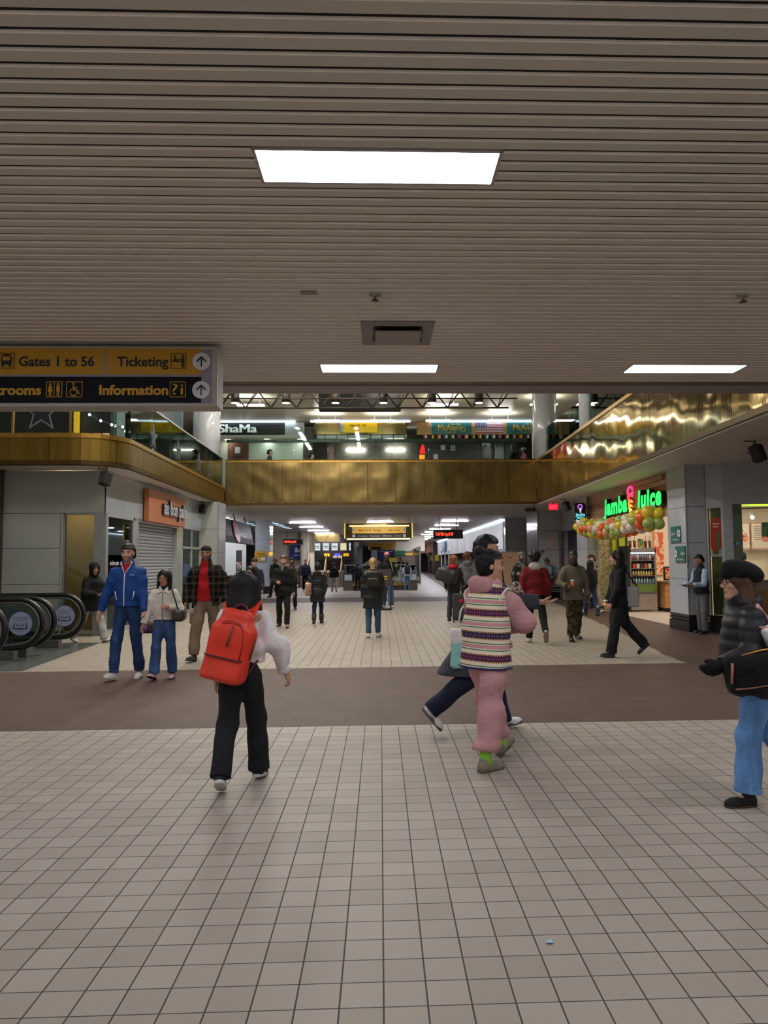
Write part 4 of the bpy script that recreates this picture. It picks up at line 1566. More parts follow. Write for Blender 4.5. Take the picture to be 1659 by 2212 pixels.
def backpack(P, M, label, m, half=(0.15, 0.085, 0.22), dz=0.0, pocket=None, zipm=None):
 B = held('backpack', label, 'backpack', M)
 c = P.J['chest'] - P.Fw * (0.135 * P.k + half[1]) + P.T * (-0.05 + dz)
 F = sdf_box(c, np.array(half) + 0.06, max(0.008, P.vox * 0.8))
 rbox(F, c, half, min(half) * 0.75, None)
 F.wrinkle(0.004, 20, 3)
 V, Q = F.mesh()
 held_np('bag_body', V, Q, m, B)
 F = sdf_box(c - P.Fw * half[1], np.array(half) + 0.06, max(0.008, P.vox * 0.8))
 rbox(F, c - P.Fw * half[1] * 0.85 - P.T * half[2] * 0.35, (half[0] * 0.82, half[1] * 0.42, half[2] * 0.5), 0.025, None)
 V, Q = F.mesh()
 pk = held_np('front_pocket', V, Q, pocket or m, B)
 if zipm:
  y = -half[1] * 1.30
  z0 = -half[2] * 0.35 + half[2] * 0.36
  b = MB().tube([tuple(c + P.Fw * y + P.X * x + P.T * z) for x, z in ((-half[0] * 0.72, z0 - 0.05), (-half[0] * 0.62, z0), (0, z0 + 0.01), (half[0] * 0.62, z0), (half[0] * 0.72, z0 - 0.05))], 0.006, 6)
  held_part('zip', b, zipm, B)
 for sd in (-1, 1):
  s0 = P.J['sh'] + P.X * sd * 0.10 * P.k
  b = MB().tube([tuple(c + P.X * sd * 0.07 + P.T * half[2] * 0.8 + P.Fw * half[1]), tuple(s0 + vec(0, -0.05, 0.062 * P.k)), tuple(s0 + vec(0, 0.05, 0.055 * P.k)), tuple(s0 + P.Fw * 0.13 * P.k - P.T * 0.12), tuple(P.J['waist'] + P.X * sd * 0.17 * P.k)], 0.015, 6)
  held_part('shoulder_strap', b, m, B)
 b = MB().tube([tuple(c + P.X * x + P.T * (half[2] + z) + P.Fw * half[1] * 0.5) for x, z in ((-0.04, -0.01), (-0.03, 0.03), (0.03, 0.03), (0.04, -0.01))], 0.008, 6)
 held_part('handle', b, m, B)
 return B

def crowd_mid():
 # --- couple holding hands
 P = Person(1.80, dict(lean=0, Lleg=(-6, 3, 6, -8), Rleg=(10, 3, 3, 10), Larm=(4, 6, 14, 12), Rarm=(4, 18, 6, 16), head=(4, 2)), 1.02, False, 0.009, 5)
 M = placed(-3.50, 10.46, 176)
 o = P.body('person', M, 'light', (35, 14))
 tag(o, 'young man in blue zipped jacket over red shirt and jeans, walking hand in hand', 'person')
 P.trousers(denim('blue_dark', (40, 62, 100)), 0.090, 0.070, 0.068, 0.01)
 P.shoes(SHOEW, SOLEW, soleh=0.028)
 P.top(cloth('red_tee', (158, 28, 46)), 'shirt', hem=0.04, chest=0.098, waist=0.092, hemr=0.098, sleeve=0.4)
 blue = cloth('jacket_blue', (22, 62, 126), 0.65)
 P.top(blue, 'jacket', hem=0.0, chest=0.116, waist=0.112, hemr=0.108, arm=(0.072, 0.062, 0.050), vneck=(0.16, 0.075), collar=0.055, fold=0.007)
 zb, zt = P.J['hip'][2] + 0.005, P.J['neck'][2] - 0.13
 P.strip('zipper', ZIPW, [P.surf(0, z) for z in np.linspace(zb, zt, 8)], 0.008)
 for sd in (-1, 1):
  P.strip('collar_piping', ZIPW, [P.surf(0, zt), P.surf(sd * 0.030, zt + 0.06), P.surf(sd * 0.062, zt + 0.12), tuple(P.J['neck'] + vec(sd * 0.072, 0.05, 0.05))], 0.006)
  z0 = P.J['hip'][2] + 0.09
  P.strip('pocket_piping', ZIPW, [P.surf(sd * 0.135, z0 + 0.12), P.surf(sd * 0.125, z0 + 0.06), P.surf(sd * 0.105, z0)], 0.008)
 b = MB()
 for i, zz in enumerate((0.0,)):
  p = P.surf(-0.10, P.J['chest'][2] + 0.03, off=0.006)
  b.box(p[0] - 0.03, p[0] + 0.03, p[1] - 0.004, p[1] + 0.002, p[2] - 0.004, p[2] + 0.004)
 P.childmb('chest_mark', b, ZIPW, smooth=False)
 P.hair(HAIRD, 'short', vol=0.020)
 P.beard(mat('stubble', (140, 104, 90), 0.7))
 P.eyes(brow=HAIRD)
 P = Person(1.44, dict(lean=0, Lleg=(-4, 2, 5, -4), Rleg=(10, 4, 6, 18), Larm=(2, 22, 105, -38), Rarm=(6, 16, 20, 16), head=(-8, 4)), 1.06, True, 0.009, 6)
 M = placed(-2.98, 10.42, 180)
 o = P.body('person', M, 'tan', (60, 35))
 tag(o, 'young woman with long black hair and glasses in cream jacket and jeans', 'person')
 P.trousers(denim('blue_mid', (58, 84, 124)), 0.096, 0.084, 0.080, 0.015)
 P.shoes(mat('shoe_pink', (196, 158, 156), 0.6), SOLEB)
 P.top(BLACK, 'undershirt', hem=0.05, chest=0.10, waist=0.09, hemr=0.10, sleeve=0.3)
 cream = cloth('cream', (204, 196, 184), var=0.05)
 P.top(cream, 'jacket', hem=0.02, chest=0.120, waist=0.124, hemr=0.128, lat=1.42, arm=(0.076, 0.068, 0.058), vneck=(0.07, 0.05), fold=0.007)
 P.strip('zipper', mat('zip_grey2', (120, 116, 110), 0.4), [P.surf(0, z) for z in np.linspace(P.J['hip'][2] + 0.03, P.J['neck'][2] - 0.06, 8)], 0.005)
 for sd in (-1, 1):
  b = MB()
  a0, a1, a2, a3 = P.J['neck'] + vec(sd * 0.06, -0.02, 0.03), P.surf(sd * 0.012, P.J['neck'][2] - 0.055, off=0.010), P.surf(sd * 0.085, P.J['neck'][2] - 0.085, off=0.010), P.J['neck'] + vec(sd * 0.10, 0.02, 0.0)
  n = vec(0, 0.008, 0.004)
  b.add([tuple(q) for q in (a0, a1, a2, a3)] + [tuple(q + n) for q in (a0, a1, a2, a3)], [(0, 1, 2, 3), (4, 7, 6, 5), (0, 4, 5, 1), (1, 5, 6, 2), (2, 6, 7, 3), (3, 7, 4, 0)])
  P.childmb('collar', b, cream, smooth=False)
 P.hair(HAIRB, 'longfwd', vol=0.014)
 P.eyes(brow=HAIRB)
 P.glasses(mat('frame_tan', (110, 70, 60), 0.3))
 shoulder_bag(P, M, 'handbag', 'dark brown glossy handbag on the arm of the woman in cream jacket', 'bag', -1, P.J['hip'] + vec(-0.225, 0.055, 0.085), (0.075, 0.125, 0.085), mat('bag_gloss', (52, 44, 40), 0.3, var=0.5, nscale=14), LEATHER)

 # --- man in the plaid overshirt
 P = Person(1.84, dict(lean=1, Lleg=(-12, 4, 6, 0), Rleg=(14, 3, 4, 8), Larm=(-8, 24, 16, 2), Rarm=(-6, 22, 14, 4), head=(12, 4)), 1.08, False, 0.0095, 7)
 M = placed(-2.86, 12.35, 172)
 o = P.body('person', M, 'tan', (60, 60))
 tag(o, 'man in red polo under open dark plaid overshirt with khaki cargo trousers', 'person')
 khaki = cloth('khaki', (122, 106, 88), nscale=12)
 P.trousers(khaki, 0.100, 0.090, 0.080, 0.02, fold=0.008)
 for sd, L in ((-1, P.legs['L']), (1, P.legs['R'])):
  c = L['hip'] * 0.35 + L['knee'] * 0.65 + vec(sd * 0.085, 0.0, 0)
  F = sdf_box(c, (0.12, 0.16, 0.18), 0.009)
  rbox(F, c, (0.035, 0.075, 0.095), 0.025)
  V, Q = F.mesh()
  P.child('cargo_pocket', V, Q, [khaki])
 P.shoes(mat('boot_olive', (58, 54, 46), 0.8, var=0.3), mat('sole_boot', (40, 38, 34), 0.8), name='boot', high=0.05)
 P.top(cloth('red_polo', (172, 28, 34)), 'polo_shirt', hem=-0.03, chest=0.112, waist=0.112, hemr=0.118, sleeve=0.4, collar=0.02)
 P.top(plaid_mat('plaid_dark', (46, 42, 37), (20, 20, 20), (88, 78, 62)), 'overshirt', hem=-0.10, chest=0.128, waist=0.134, hemr=0.145, arm=(0.082, 0.076, 0.066), opening=(0.14, 0.055), collar=0.05, fold=0.008)
 P.hair(HAIRD, 'crop', vol=0.006)
 P.hat(cloth('cap_black', (24, 23, 24)), 'cap', 'cap', backward=True)
 P.beard(mat('stubble_dark', (112, 80, 66), 0.7))
 P.eyes(brow=HAIRD)

 # --- person in the black hood by the escalators
 P = Person(1.60, dict(lean=6, Lleg=(22, 3, 4, 12), Rleg=(-20, 3, 16, -24), Larm=(20, 10, 88, -30), Rarm=(12, 12, 80, -34), head=(-20, 10)), 1.1, True, 0.010, 8)
 M = placed(-5.83, 15.25, -118)
 o = P.body('person', M, 'tan', (40, 45), palms=((0.3, -0.2, 1), (-0.3, -0.2, 1)))
 tag(o, 'person in black hooded coat and pale grey trousers looking at phone beside escalator', 'person')
 P.trousers(cloth('sweat_grey', (164, 162, 160)), 0.098, 0.09, 0.085, 0.0)
 P.shoes(SHOEW, SOLEB)
 P.top(BLACK, 'coat', hem=-0.20, chest=0.135, waist=0.14, hemr=0.15, arm=(0.088, 0.082, 0.07), hoodup=True, skirt=dict(r=0.165, lat=1.4), fold=0.009)
 P.hair(HAIRD, 'crop', vol=0.006)
 P.eyes()
 phone(P, P.arms['L'], 'dark phone in the hand of the hooded person by the escalator', M)

 # --- blond woman with the black mini backpack
 P = Person(1.60, dict(lean=1, Lleg=(-5, 2, 4, -6), Rleg=(6, 2, 3, 0), Larm=(0, 9, 14, 2), Rarm=(0, 9, 30, 0), head=(0, 2)), 1.0, True, 0.011, 9)
 M = placed(-0.16, 15.65, 0)
 o = P.body('person', M, 'light', (30, 30))
 tag(o, 'blond woman with ponytail in long black padded coat and jeans, seen from behind', 'person')
 P.trousers(denim('blue_mid2', (64, 86, 116)), 0.085, 0.070, 0.064, 0.02)
 P.shoes(SHOEW, SOLEW)
 P.top(PUFF, 'padded_coat', hem=-0.28, chest=0.128, waist=0.13, hemr=0.142, lat=1.45, arm=(0.084, 0.078, 0.066), skirt=dict(r=0.155, lat=1.45), quilt=0.11, collar=0.05, fold=0.006)
 P.hair(BLOND, 'pony', vol=0.010)
 backpack(P, M, 'small black backpack with brass zip on the blond woman', mat('bag_black', (22, 21, 22), 0.5, var=0.2), (0.135, 0.075, 0.175), 0.02, None, GOLDZ)

 # --- man in the red fleece seen from behind
 P = Person(1.71, dict(lean=2, Lleg=(6, 4, 4, 0), Rleg=(-16, 3, 34, -60), Larm=(-4, 14, 10, 2), Rarm=(-6, 14, 24, -10), head=(-6, 4)), 1.05, False, 0.010, 10)
 M = placed(2.98, 14.25, -4)
 o = P.body('person', M, 'light', (50, 50))
 tag(o, 'man in dark red fleece with pale grey hood and black trousers, seen from behind', 'person')
 P.trousers(BLACK, 0.088, 0.070, 0.066, 0.02)
 P.shoes(mat('shoe_grey', (176, 172, 166), 0.6), mat('sole_tan2', (120, 108, 94), 0.7), soleh=0.03)
 P.top(cloth('maroon', (104, 22, 28), nscale=80, bump=0.3), 'fleece', hem=-0.02, chest=0.130, waist=0.134, hemr=0.130, arm=(0.088, 0.082, 0.062), fold=0.010)
 P.top(cloth('hood_grey', (168, 166, 166)), 'hood', hem=0.42, chest=0.10, waist=0.09, hemr=0.09, arms=False, hood=True)
 P.hair(HAIRB, 'curly', vol=0.012)

 # --- man in the olive jacket with a drink
 P = Person(1.72, dict(lean=0, Lleg=(-10, 2, 8, 0), Rleg=(12, 2, 6, 6), Larm=(-4, 14, 10, 6), Rarm=(8, 24, 74, -22), head=(-12, 10)), 1.02, False, 0.010, 11)
 M = placed(3.80, 14.55, 182)
 o = P.body('person', M, 'dark', (35, 35), palms=(None, (-0.9, 0.2, 0.1)))
 tag(o, 'man in olive jacket and camouflage trousers holding a clear cup of orange drink', 'person')
 P.trousers(camo_mat('camouflage', ((32, 32, 24), (66, 62, 44), (92, 82, 58), (44, 34, 26)), 11), 0.096, 0.086, 0.072, 0.04, fold=0.009)
 P.shoes(mat('boot_black', (34, 32, 30), 0.6), SOLEB, name='boot', high=0.08)
 P.top(cloth('olive', (98, 90, 76), nscale=14), 'jacket', hem=-0.14, chest=0.128, waist=0.130, hemr=0.138, arm=(0.082, 0.074, 0.062), fold=0.009, vneck=(0.06, 0.05))
 P.top(BLACK2, 'inner_collar', hem=0.40, chest=0.10, waist=0.09, hemr=0.09, arms=False, collar=0.05)
 P.strip('zipper', BLACK2, [P.surf(0.0, z, V=P.topV) for z in np.linspace(P.J['chest'][2] + 0.12, P.J['chest'][2] + 0.16, 3)], 0.006)
 P.hair(HAIRB, 'crop', vol=0.010)
 P.eyes(brow=HAIRB)
 cup(P.arms['R'], 'clear lidded cup of orange drink in the olive jacketed man\'s hand', M, mat('juice_orange', (226, 120, 60), 0.3))

 # --- woman in the black coat with headphones, walking left
 P = Person(1.70, dict(lean=0, Lleg=(14, 2, 4, 4), Rleg=(-20, 2, 22, -42), Larm=(12, 6, 30, 2), Rarm=(8, 8, 26, 2), head=(0, -2)), 0.98, True, 0.009, 12)
 M = placed(3.90, 12.10, 88)
 o = P.body('person', M, 'light', (45, 40))
 tag(o, 'woman in long black coat wearing black headphones, walking left past the sandwich of tiles', 'person')
 o['label'] = 'woman in long black coat and black headphones walking left with a yellow drink'
 P.trousers(BLACK2, 0.092, 0.082, 0.090, 0.0)
 P.shoes(SHOEB, SOLEB)
 P.top(BLACK, 'coat', hem=-0.40, chest=0.122, waist=0.120, hemr=0.138, arm=(0.078, 0.072, 0.06), skirt=dict(r=0.168, lat=1.15), hood=True, fold=0.007)
 P.hair(HAIRD, 'long', vol=0.014)
 P.eyes(brow=HAIRD)
 hp = MB()
 pts = [tuple(P.hp(0.098 * math.cos(a), -0.01, 0.005 + 0.125 * math.sin(a))) for a in np.linspace(0, PI, 15)]
 hp.tube(pts, 0.009, 8)
 for sd in (-1, 1):
  c = P.hp(sd * 0.100, -0.008, -0.004)
  hp.ball(tuple(c), 0.020, 0.038, 0.042, 14, 8)
 P.childmb('headphones', hp, mat('headphone_black', (22, 22, 26), 0.4))
 cup(P.arms['L'], 'clear cup of yellow drink carried by the woman with headphones', M, mat('juice_yellow', (226, 176, 90), 0.3))
 B = shoulder_bag(P, M, 'shoulder_bag', 'grey and black bag hanging behind the woman with headphones', 'bag', -1, P.J['hip'] + vec(-0.12, -0.19, 0.06), (0.06, 0.10, 0.17), cloth('bag_grey', (150, 148, 146)), BLACK)
 B = held('tripod_grip', 'black phone grip with white buttons held out by the woman with headphones', 'gadget', M)
 A = P.arms['R']
 g = A['grip']
 held_part('grip_handle', MB().tube([tuple(g - vec(0, 0.06, 0.0)), tuple(g + vec(0, 0.10, 0.02))], 0.018, 10), SHOEB, B)
 held_part('button_ring', MB().tube([tuple(g + vec(0, 0.10, 0.02)), tuple(g + vec(0, 0.12, 0.022))], 0.021, 10), SOLEW, B)

 # --- man in the dark vest leaning by the pillar
 P = Person(1.63, dict(lean=2, Lleg=(4, 4, 4, 0), Rleg=(-2, 4, 3, 0), Larm=(14, 8, 84, -8), Rarm=(14, 8, 82, -18), head=(0, 24)), 1.05, False, 0.010, 13, belly=0.03)
 M = placed(6.83, 15.62, 100)
 o = P.body('person', M, 'tan', (45, 45), palms=((0.4, 0.0, 1), (-0.4, 0, 1)))
 tag(o, 'man in dark vest over pale blue shirt looking at phone beside the tiled pillar', 'person')
 P.trousers(cloth('slacks_grey', (88, 88, 92)), 0.098, 0.086, 0.078, 0.0)
 P.shoes(SHOEB, SOLEB)
 P.top(cloth('shirt_blue', (164, 184, 216)), 'shirt', hem=0.05, chest=0.108, waist=0.11, hemr=0.112, arm=(0.072, 0.064, 0.050), collar=0.025)
 P.top(cloth('vest_navy', (34, 36, 46)), 'vest', hem=-0.04, chest=0.128, waist=0.136, hemr=0.132, arms=False, collar=0.045)
 P.hair(HAIRD, 'crop', vol=0.008)
 P.beard(mat('stubble_grey', (128, 104, 92), 0.7))
 P.eyes(brow=HAIRD)
 phone(P, P.arms['R'], 'phone in the hands of the man in the dark vest', M)

def crowd_far():
 V1, V2 = 0.013, 0.018

 def simple(label, H, x, y, hd, pose, skin, hair, hairkind, topm, pantm, shoem=SHOEB, top=None, fem=False, vox=V1, z=0.0, hat=None, seed=1, hoodup=False, legs=None, beard=None, sole=None, build=1.0):
  P = Person(H, pose, build, fem, vox, seed)
  M = placed(x, y, hd, z)
  o = P.body('person', M, skin, (40, 40), lips=vox < 0.014)
  tag(o, label, 'person')
  kw = dict(hem=-0.05, chest=0.124, waist=0.126, hemr=0.128, arm=(0.078, 0.07, 0.058), fold=0.007)
  kw.update(top or {})
  P.trousers(pantm, *(legs or (0.09, 0.074, 0.068)), 0.015)
  P.shoes(shoem, sole or SOLEB)
  nm = kw.pop('name', 'jacket')
  P.top(topm, nm, hoodup=hoodup, **kw)
  if hair and not hoodup:
   P.hair(hair, hairkind)
  if hat:
   P.hat(hat[1], hat[0])
  if beard:
   P.beard(beard)
  if abs(hd) > 60:
   P.eyes(brow=None)
  return P, M

 walkA = dict(Lleg=(-12, 2, 8, -12), Rleg=(14, 2, 5, 8), Larm=(8, 8, 18, 4), Rarm=(-6, 8, 8, 4))
 walkB = dict(Lleg=(14, 2, 5, 8), Rleg=(-12, 2, 8, -12), Larm=(-6, 8, 8, 4), Rarm=(8, 8, 18, 4))
 # man smiling at his phone
 P, M = simple('smiling man in long black coat and grey scarf looking at phone', 1.70, -2.36, 18.2, 178, dict(Lleg=(14, 3, 6, 16), Rleg=(-8, 3, 5, -4), Larm=(-4, 12, 6, 6), Rarm=(8, 12, 92, -30), head=(0, 8)), 'light', HAIRBR, 'short', BLACK, BLACK2, SHOEB, dict(name='coat', hem=-0.16, hemr=0.14, skirt=dict(r=0.145, lat=1.45), vneck=(0.12, 0.05)), sole=SOLEW, beard=mat('stubble_brown', (128, 92, 74), 0.7), seed=21)
 b = MB().tube([tuple(P.J['neck'] + vec(0.078 * math.cos(a), 0.072 * math.sin(a), 0.025)) for a in np.linspace(0, 2 * PI, 18)[:-1]], 0.026, 8, closed=True)
 b.tube([tuple(P.J['neck'] + vec(0.02, 0.085, 0.0)), tuple(P.surf(0.02, P.J['chest'][2] + 0.05, off=0.0))], [0.028, 0.018], 8)
 P.childmb('scarf', b, cloth('scarf_grey', (120, 120, 118)))
 phone(P, P.arms['R'], 'phone held up by the smiling man in the black coat', M)
 # man in leather jacket behind him
 simple('bearded man in black leather jacket with hanging drawstrings, arms at sides', 1.68, -2.92, 24.6, 184, walkA, 'brown', HAIRB, 'short', LEATHER, BLACK, top=dict(vneck=(0.14, 0.05)), beard=HAIRB, seed=22)
 # the two half hidden by the dark bob
 P, M = simple('woman with short black hair in dark coat holding a white tissue', 1.47, -2.42, 14.0, 168, dict(walkB, Larm=(20, 8, 125, -18)), 'asian', HAIRB, 'bob', BLACK, BLACK, top=dict(name='coat', hem=-0.25, skirt=dict(r=0.15, lat=1.4)), fem=True, vox=0.011, seed=23)
 B = held('tissue', 'white tissue in the raised hand of the dark coated woman', 'tissue', M)
 g = P.arms['L']['grip']
 F = sdf_box(g, (0.1, 0.1, 0.1), 0.010)
 rbox(F, g + vec(0, 0.02, 0.03), (0.03, 0.02, 0.045), 0.015)
 F.wrinkle(0.006, 60, 2)
 V, Q = F.mesh()
 held_np('tissue_fold', V, Q, WHITE, B)
 simple('man with thick black hair in navy padded coat looking down, behind the dark coated woman', 1.66, -3.36, 20.0, 182, dict(walkA, lean=5, head=(0, 22)), 'light', HAIRB, 'short', cloth('navy_coat', (30, 34, 48)), BLACK, seed=24)
 # at the far stairs
 simple('man in white cap and dark jacket far off by the cream wall', 1.72, -4.66, 33.0, 150, walkA, 'light', HAIRB, 'crop', BLACK, BLACK, hat=('cap', WHITE), vox=V2, seed=25)
 simple('man in black sweater with white shoes standing near the stairs', 1.66, -3.97, 39.6, 184, walkB, 'light', HAIRBR, 'short', NAVY, BLACK, SHOEW, vox=V2, seed=26, sole=SOLEW)
 simple('child in dark red jacket at the foot of the stairs', 1.40, -5.0, 45.0, 180, walkA, 'light', HAIRB, 'crop', cloth('wine', (116, 36, 44)), BLACK, vox=V2, seed=27)
 # woman in the long puffer with the floral bag
 P, M = simple('woman in long black puffer coat and hood down, seen from behind with brown boots', 1.50, -1.62, 19.3, 2, dict(Lleg=(-6, 2, 4, -6), Rleg=(5, 2, 3, 0), Larm=(2, 16, 34, 2), Rarm=(4, 12, 40, -6), head=(0, 4)), 'tan', HAIRB, 'short', PUFF, NAVY, cloth('boot_brown', (66, 56, 46)), dict(name='puffer_coat', hem=-0.28, hemr=0.14, skirt=dict(r=0.155, lat=1.42), quilt=0.075, hood=True), True, 0.012, seed=28, legs=(0.08, 0.064, 0.056))
 for L in P.legs.values():
  P.childmb('boot_shaft', MB().tube([tuple(L['ank'] - L['d2'] * 0.16), tuple(L['ank'] - L['d2'] * 0.06), tuple(L['ank'])], [0.066, 0.062, 0.056], 14), cloth('boot_brown', (66, 56, 46)))
 shoulder_bag(P, M, 'tote_bag', 'pink floral tote hanging from the puffer coat woman\'s shoulder', 'bag', -1, P.J['hip'] + vec(-0.235, -0.03, 0.06), (0.085, 0.15, 0.17), camo_mat('floral', ((110, 66, 58), (206, 164, 148), (158, 104, 92), (222, 196, 182)), 26), CHAR, rotm((1, 0, 0), R(8)))
 P, M = simple('person in black cap and jacket with grey trousers, black bag across the back', 1.46, -2.40, 38.7, 8, walkB, 'light', HAIRB, 'crop', BLACK, cloth('trouser_grey', (150, 150, 152)), cloth('shoe_grey3', (140, 138, 136)), hat=('cap', BLACK), vox=V2, seed=29)
 shoulder_bag(P, M, 'messenger_bag', 'large black bag slung behind the person near the stairs', 'bag', 1, P.J['hip'] + vec(0.02, -0.20, 0.14), (0.20, 0.075, 0.15), BLACK2, BLACK2)
 # man in the pink beanie
 P, M = simple('man in pink beanie, black top and loose blue jeans facing the camera', 1.84, 0.22, 25.2, 184, dict(Lleg=(12, 2, 4, 10), Rleg=(-8, 2, 4, 0), Larm=(6, 10, 70, -24), Rarm=(6, 10, 60, -20), head=(0, 4)), 'dark', HAIRB, 'crop', BLACK, denim('blue_loose', (84, 104, 136)), SHOEW, hat=('beanie', cloth('beanie_pink', (214, 142, 156))), vox=0.012, seed=30, legs=(0.1, 0.095, 0.09), sole=SOLEW)
 shoulder_bag(P, M, 'shoulder_bag', 'cream strapped bag worn by the man in the pink beanie', 'bag', -1, P.J['hip'] + vec(-0.215, 0.02, 0.06), (0.05, 0.10, 0.13), cloth('bag_cream', (206, 188, 156)), cloth('bag_cream', (206, 188, 156)))
 # by the escalator well
 simple('guard in black jacket with one arm out to the escalator rail', 1.46, -1.2, 39.7, -6, dict(Lleg=(0, 3, 2, 0), Rleg=(2, 4, 2, 0), Larm=(14, 62, 18, 60), Rarm=(0, 12, 10, 4), head=(0, 0)), 'tan', HAIRB, 'crop', BLACK, BLACK, vox=V2, seed=31, hat=('cap', BLACK))
 P, M = simple('person in pale top and blue jeans with dark backpack, waiting at the escalator', 1.49, 1.42, 39.75, 2, dict(Lleg=(0, 4, 2, 0), Rleg=(2, 4, 2, 0), Larm=(4, 14, 30, 6), Rarm=(4, 14, 30, 6)), 'tan', HAIRB, 'crop', cloth('pale_top', (176, 182, 182)), denim('blue_far', (92, 118, 150)), cloth('shoe_grey3', (140, 138, 136)), vox=V2, seed=32, hat=('cap', BLACK))
 backpack(P, M, 'dark purple backpack on the person at the escalator', cloth('pack_purple', (54, 42, 58)), (0.15, 0.09, 0.22))
 simple('distant person in dark jacket over white shirt beyond the escalators', 1.80, 1.44, 53.0, 182, walkA, 'brown', HAIRB, 'crop', BLACK, WHITE, SHOEW, dict(opening=(0.09, 0.05)), vox=V2, seed=33)
 # travellers with the big bags
 P, M = simple('woman with curly auburn hair and red hood in black jacket, loaded with bags', 1.66, 1.93, 19.6, -24, dict(Lleg=(-4, 3, 3, 0), Rleg=(6, 3, 3, 0), Larm=(0, 14, 20, 6), Rarm=(10, 10, 60, 0), head=(-30, 2)), 'light', HAIRR, 'curly', PUFF, CHAR, SHOEB, dict(hem=-0.12), True, 0.012, seed=34)
 P.top(cloth('hood_red', (186, 26, 34)), 'hood', hem=0.40, chest=0.10, waist=0.09, hemr=0.09, arms=False, hood=True)
 B = held('duffel_bag', 'bulging black duffel at the back of the auburn haired woman', 'bag', M)
 c = P.J['waist'] + vec(-0.10, -0.26, 0.13)
 F = sdf_box(c, (0.42, 0.3, 0.34), 0.013)
 rbox(F, c, (0.27, 0.15, 0.19), 0.11, rotm((0, 1, 0), R(18)))
 F.wrinkle(0.014, 16, 6)
 V, Q = F.mesh()
 held_np('bag_body', V, Q, mat('nylon_black', (32, 33, 38), 0.55, var=0.25), B)
 b = MB().tube([tuple(c + vec(x, y, z)) for x, y, z in ((-0.18, 0.1, 0.12), (-0.10, 0.22, 0.27), (0.08, 0.24, 0.28), (0.16, 0.1, 0.14))], 0.014, 6)
 held_part('strap', b, CHAR, B)
 B = held('suitcase', 'dark grey upright suitcase with red square patch beside the auburn haired woman', 'suitcase', placed(2.03, 19.15, -10))
 F = sdf_box((0, 0, 0.40), (0.3, 0.25, 0.48), 0.012)
 rbox(F, (0, 0, 0.40), (0.19, 0.125, 0.34), 0.06)
 F.wrinkle(0.006, 12, 6)
 V, Q = F.mesh()
 held_np('case_body', V, Q, cloth('case_grey', (56, 56, 58)), B)
 held_part('patch', MB().box(0.0, 0.09, -0.135, -0.122, 0.52, 0.60), cloth('patch_red', (196, 28, 44)), B, False)
 b = MB().tube([(-0.08, 0.05, 0.72), (-0.08, 0.05, 0.92), (0.08, 0.05, 0.92), (0.08, 0.05, 0.72)], 0.011, 8)
 held_part('handle', b, CHAR, B)
 for sx in (-0.15, 0.15):
  for sy in (-0.09, 0.09):
   held_part('wheel', MB().lathe([(0.001, -0.014), (0.032, -0.014), (0.032, 0.014), (0.001, 0.014)], (sx, sy, 0.032), 14, 'x'), SHOEB, B)
 simple('man with messy brown hair in grey hooded jacket beside the auburn haired woman', 1.76, 2.42, 20.6, -16, dict(walkA, head=(-26, 0)), 'light', HAIRBR, 'curly', GREY, BLACK, top=dict(hood=True), vox=0.012, seed=35)
 # right side
 simple('man in black leather jacket with grey hood up, standing by the notice board', 1.76, 4.06, 21.2, 176, dict(Lleg=(0, 4, 2, 0), Rleg=(3, 4, 2, 0), Larm=(0, 10, 10, 4), Rarm=(2, 12, 16, 4), head=(-14, 0)), 'tan', HAIRB, 'crop', GREY, BLACK, SHOEB, dict(hem=0.0, name='hoodie', chest=0.112, waist=0.112, hemr=0.112, arm=(0.066, 0.058, 0.046)), vox=0.012, seed=36, hoodup=True, beard=HAIRD)[0].top(LEATHER, 'leather_jacket', hem=-0.08, chest=0.130, waist=0.130, hemr=0.134, arm=(0.084, 0.076, 0.062), opening=(0.05, 0.05), fold=0.008)
 simple('man in grey beanie and pale blue jacket leaning on the far grey wall', 1.60, 7.02, 30.55, 118, dict(lean=14, Lleg=(26, 3, 34, 0), Rleg=(8, 3, 10, 0), Larm=(16, 8, 84, -14), Rarm=(16, 8, 80, -14), head=(0, 22)), 'tan', HAIRB, 'crop', cloth('jacket_pale_blue', (136, 158, 180)), cloth('brown_trousers', (74, 58, 48)), SHOEW, hat=('beanie', GREY), vox=0.014, seed=37, sole=SOLEW)
 simple('woman with long dark hair in black jacket and jeans, back turned by the juice bar', 1.52, 5.92, 20.8, 14, walkB, 'tan', HAIRB, 'long', BLACK, denim('navy_jean', (40, 52, 76)), fem=True, vox=0.012, seed=38)
 P, M = simple('man in black cap and grey camouflage jacket beside the juice bar pillar', 1.68, 6.26, 21.8, 112, dict(walkA, Larm=(14, 10, 70, -6)), 'light', HAIRB, 'crop', camo_mat('camo_grey', ((36, 36, 38), (92, 90, 88), (140, 136, 130), (58, 56, 54)), 12), cloth('trouser_tan', (150, 132, 116)), SHOEW, hat=('cap', BLACK), vox=0.012, seed=39)
 # inside the juice bar
 P, M = simple('server in navy cap and white and blue shirt behind the juice counter', 1.70, 9.20, 18.6, 20, dict(Lleg=(0, 3, 0, 0), Rleg=(0, 3, 0, 0), Larm=(20, 10, 60, 0), Rarm=(20, 10, 60, 0)), 'tan', HAIRB, 'crop', WHITE, BLACK, hat=('cap', cloth('cap_navy', (36, 38, 78))), vox=0.012, seed=40)
 # up on the second level
 simple('person with green backpack walking right along the upper level', 1.66, -4.35, 29.3, -88, dict(walkA, Rarm=(20, 6, 80, 0)), 'tan', HAIRB, 'short', CHAR, BLACK, vox=V2, z=UP, seed=41)
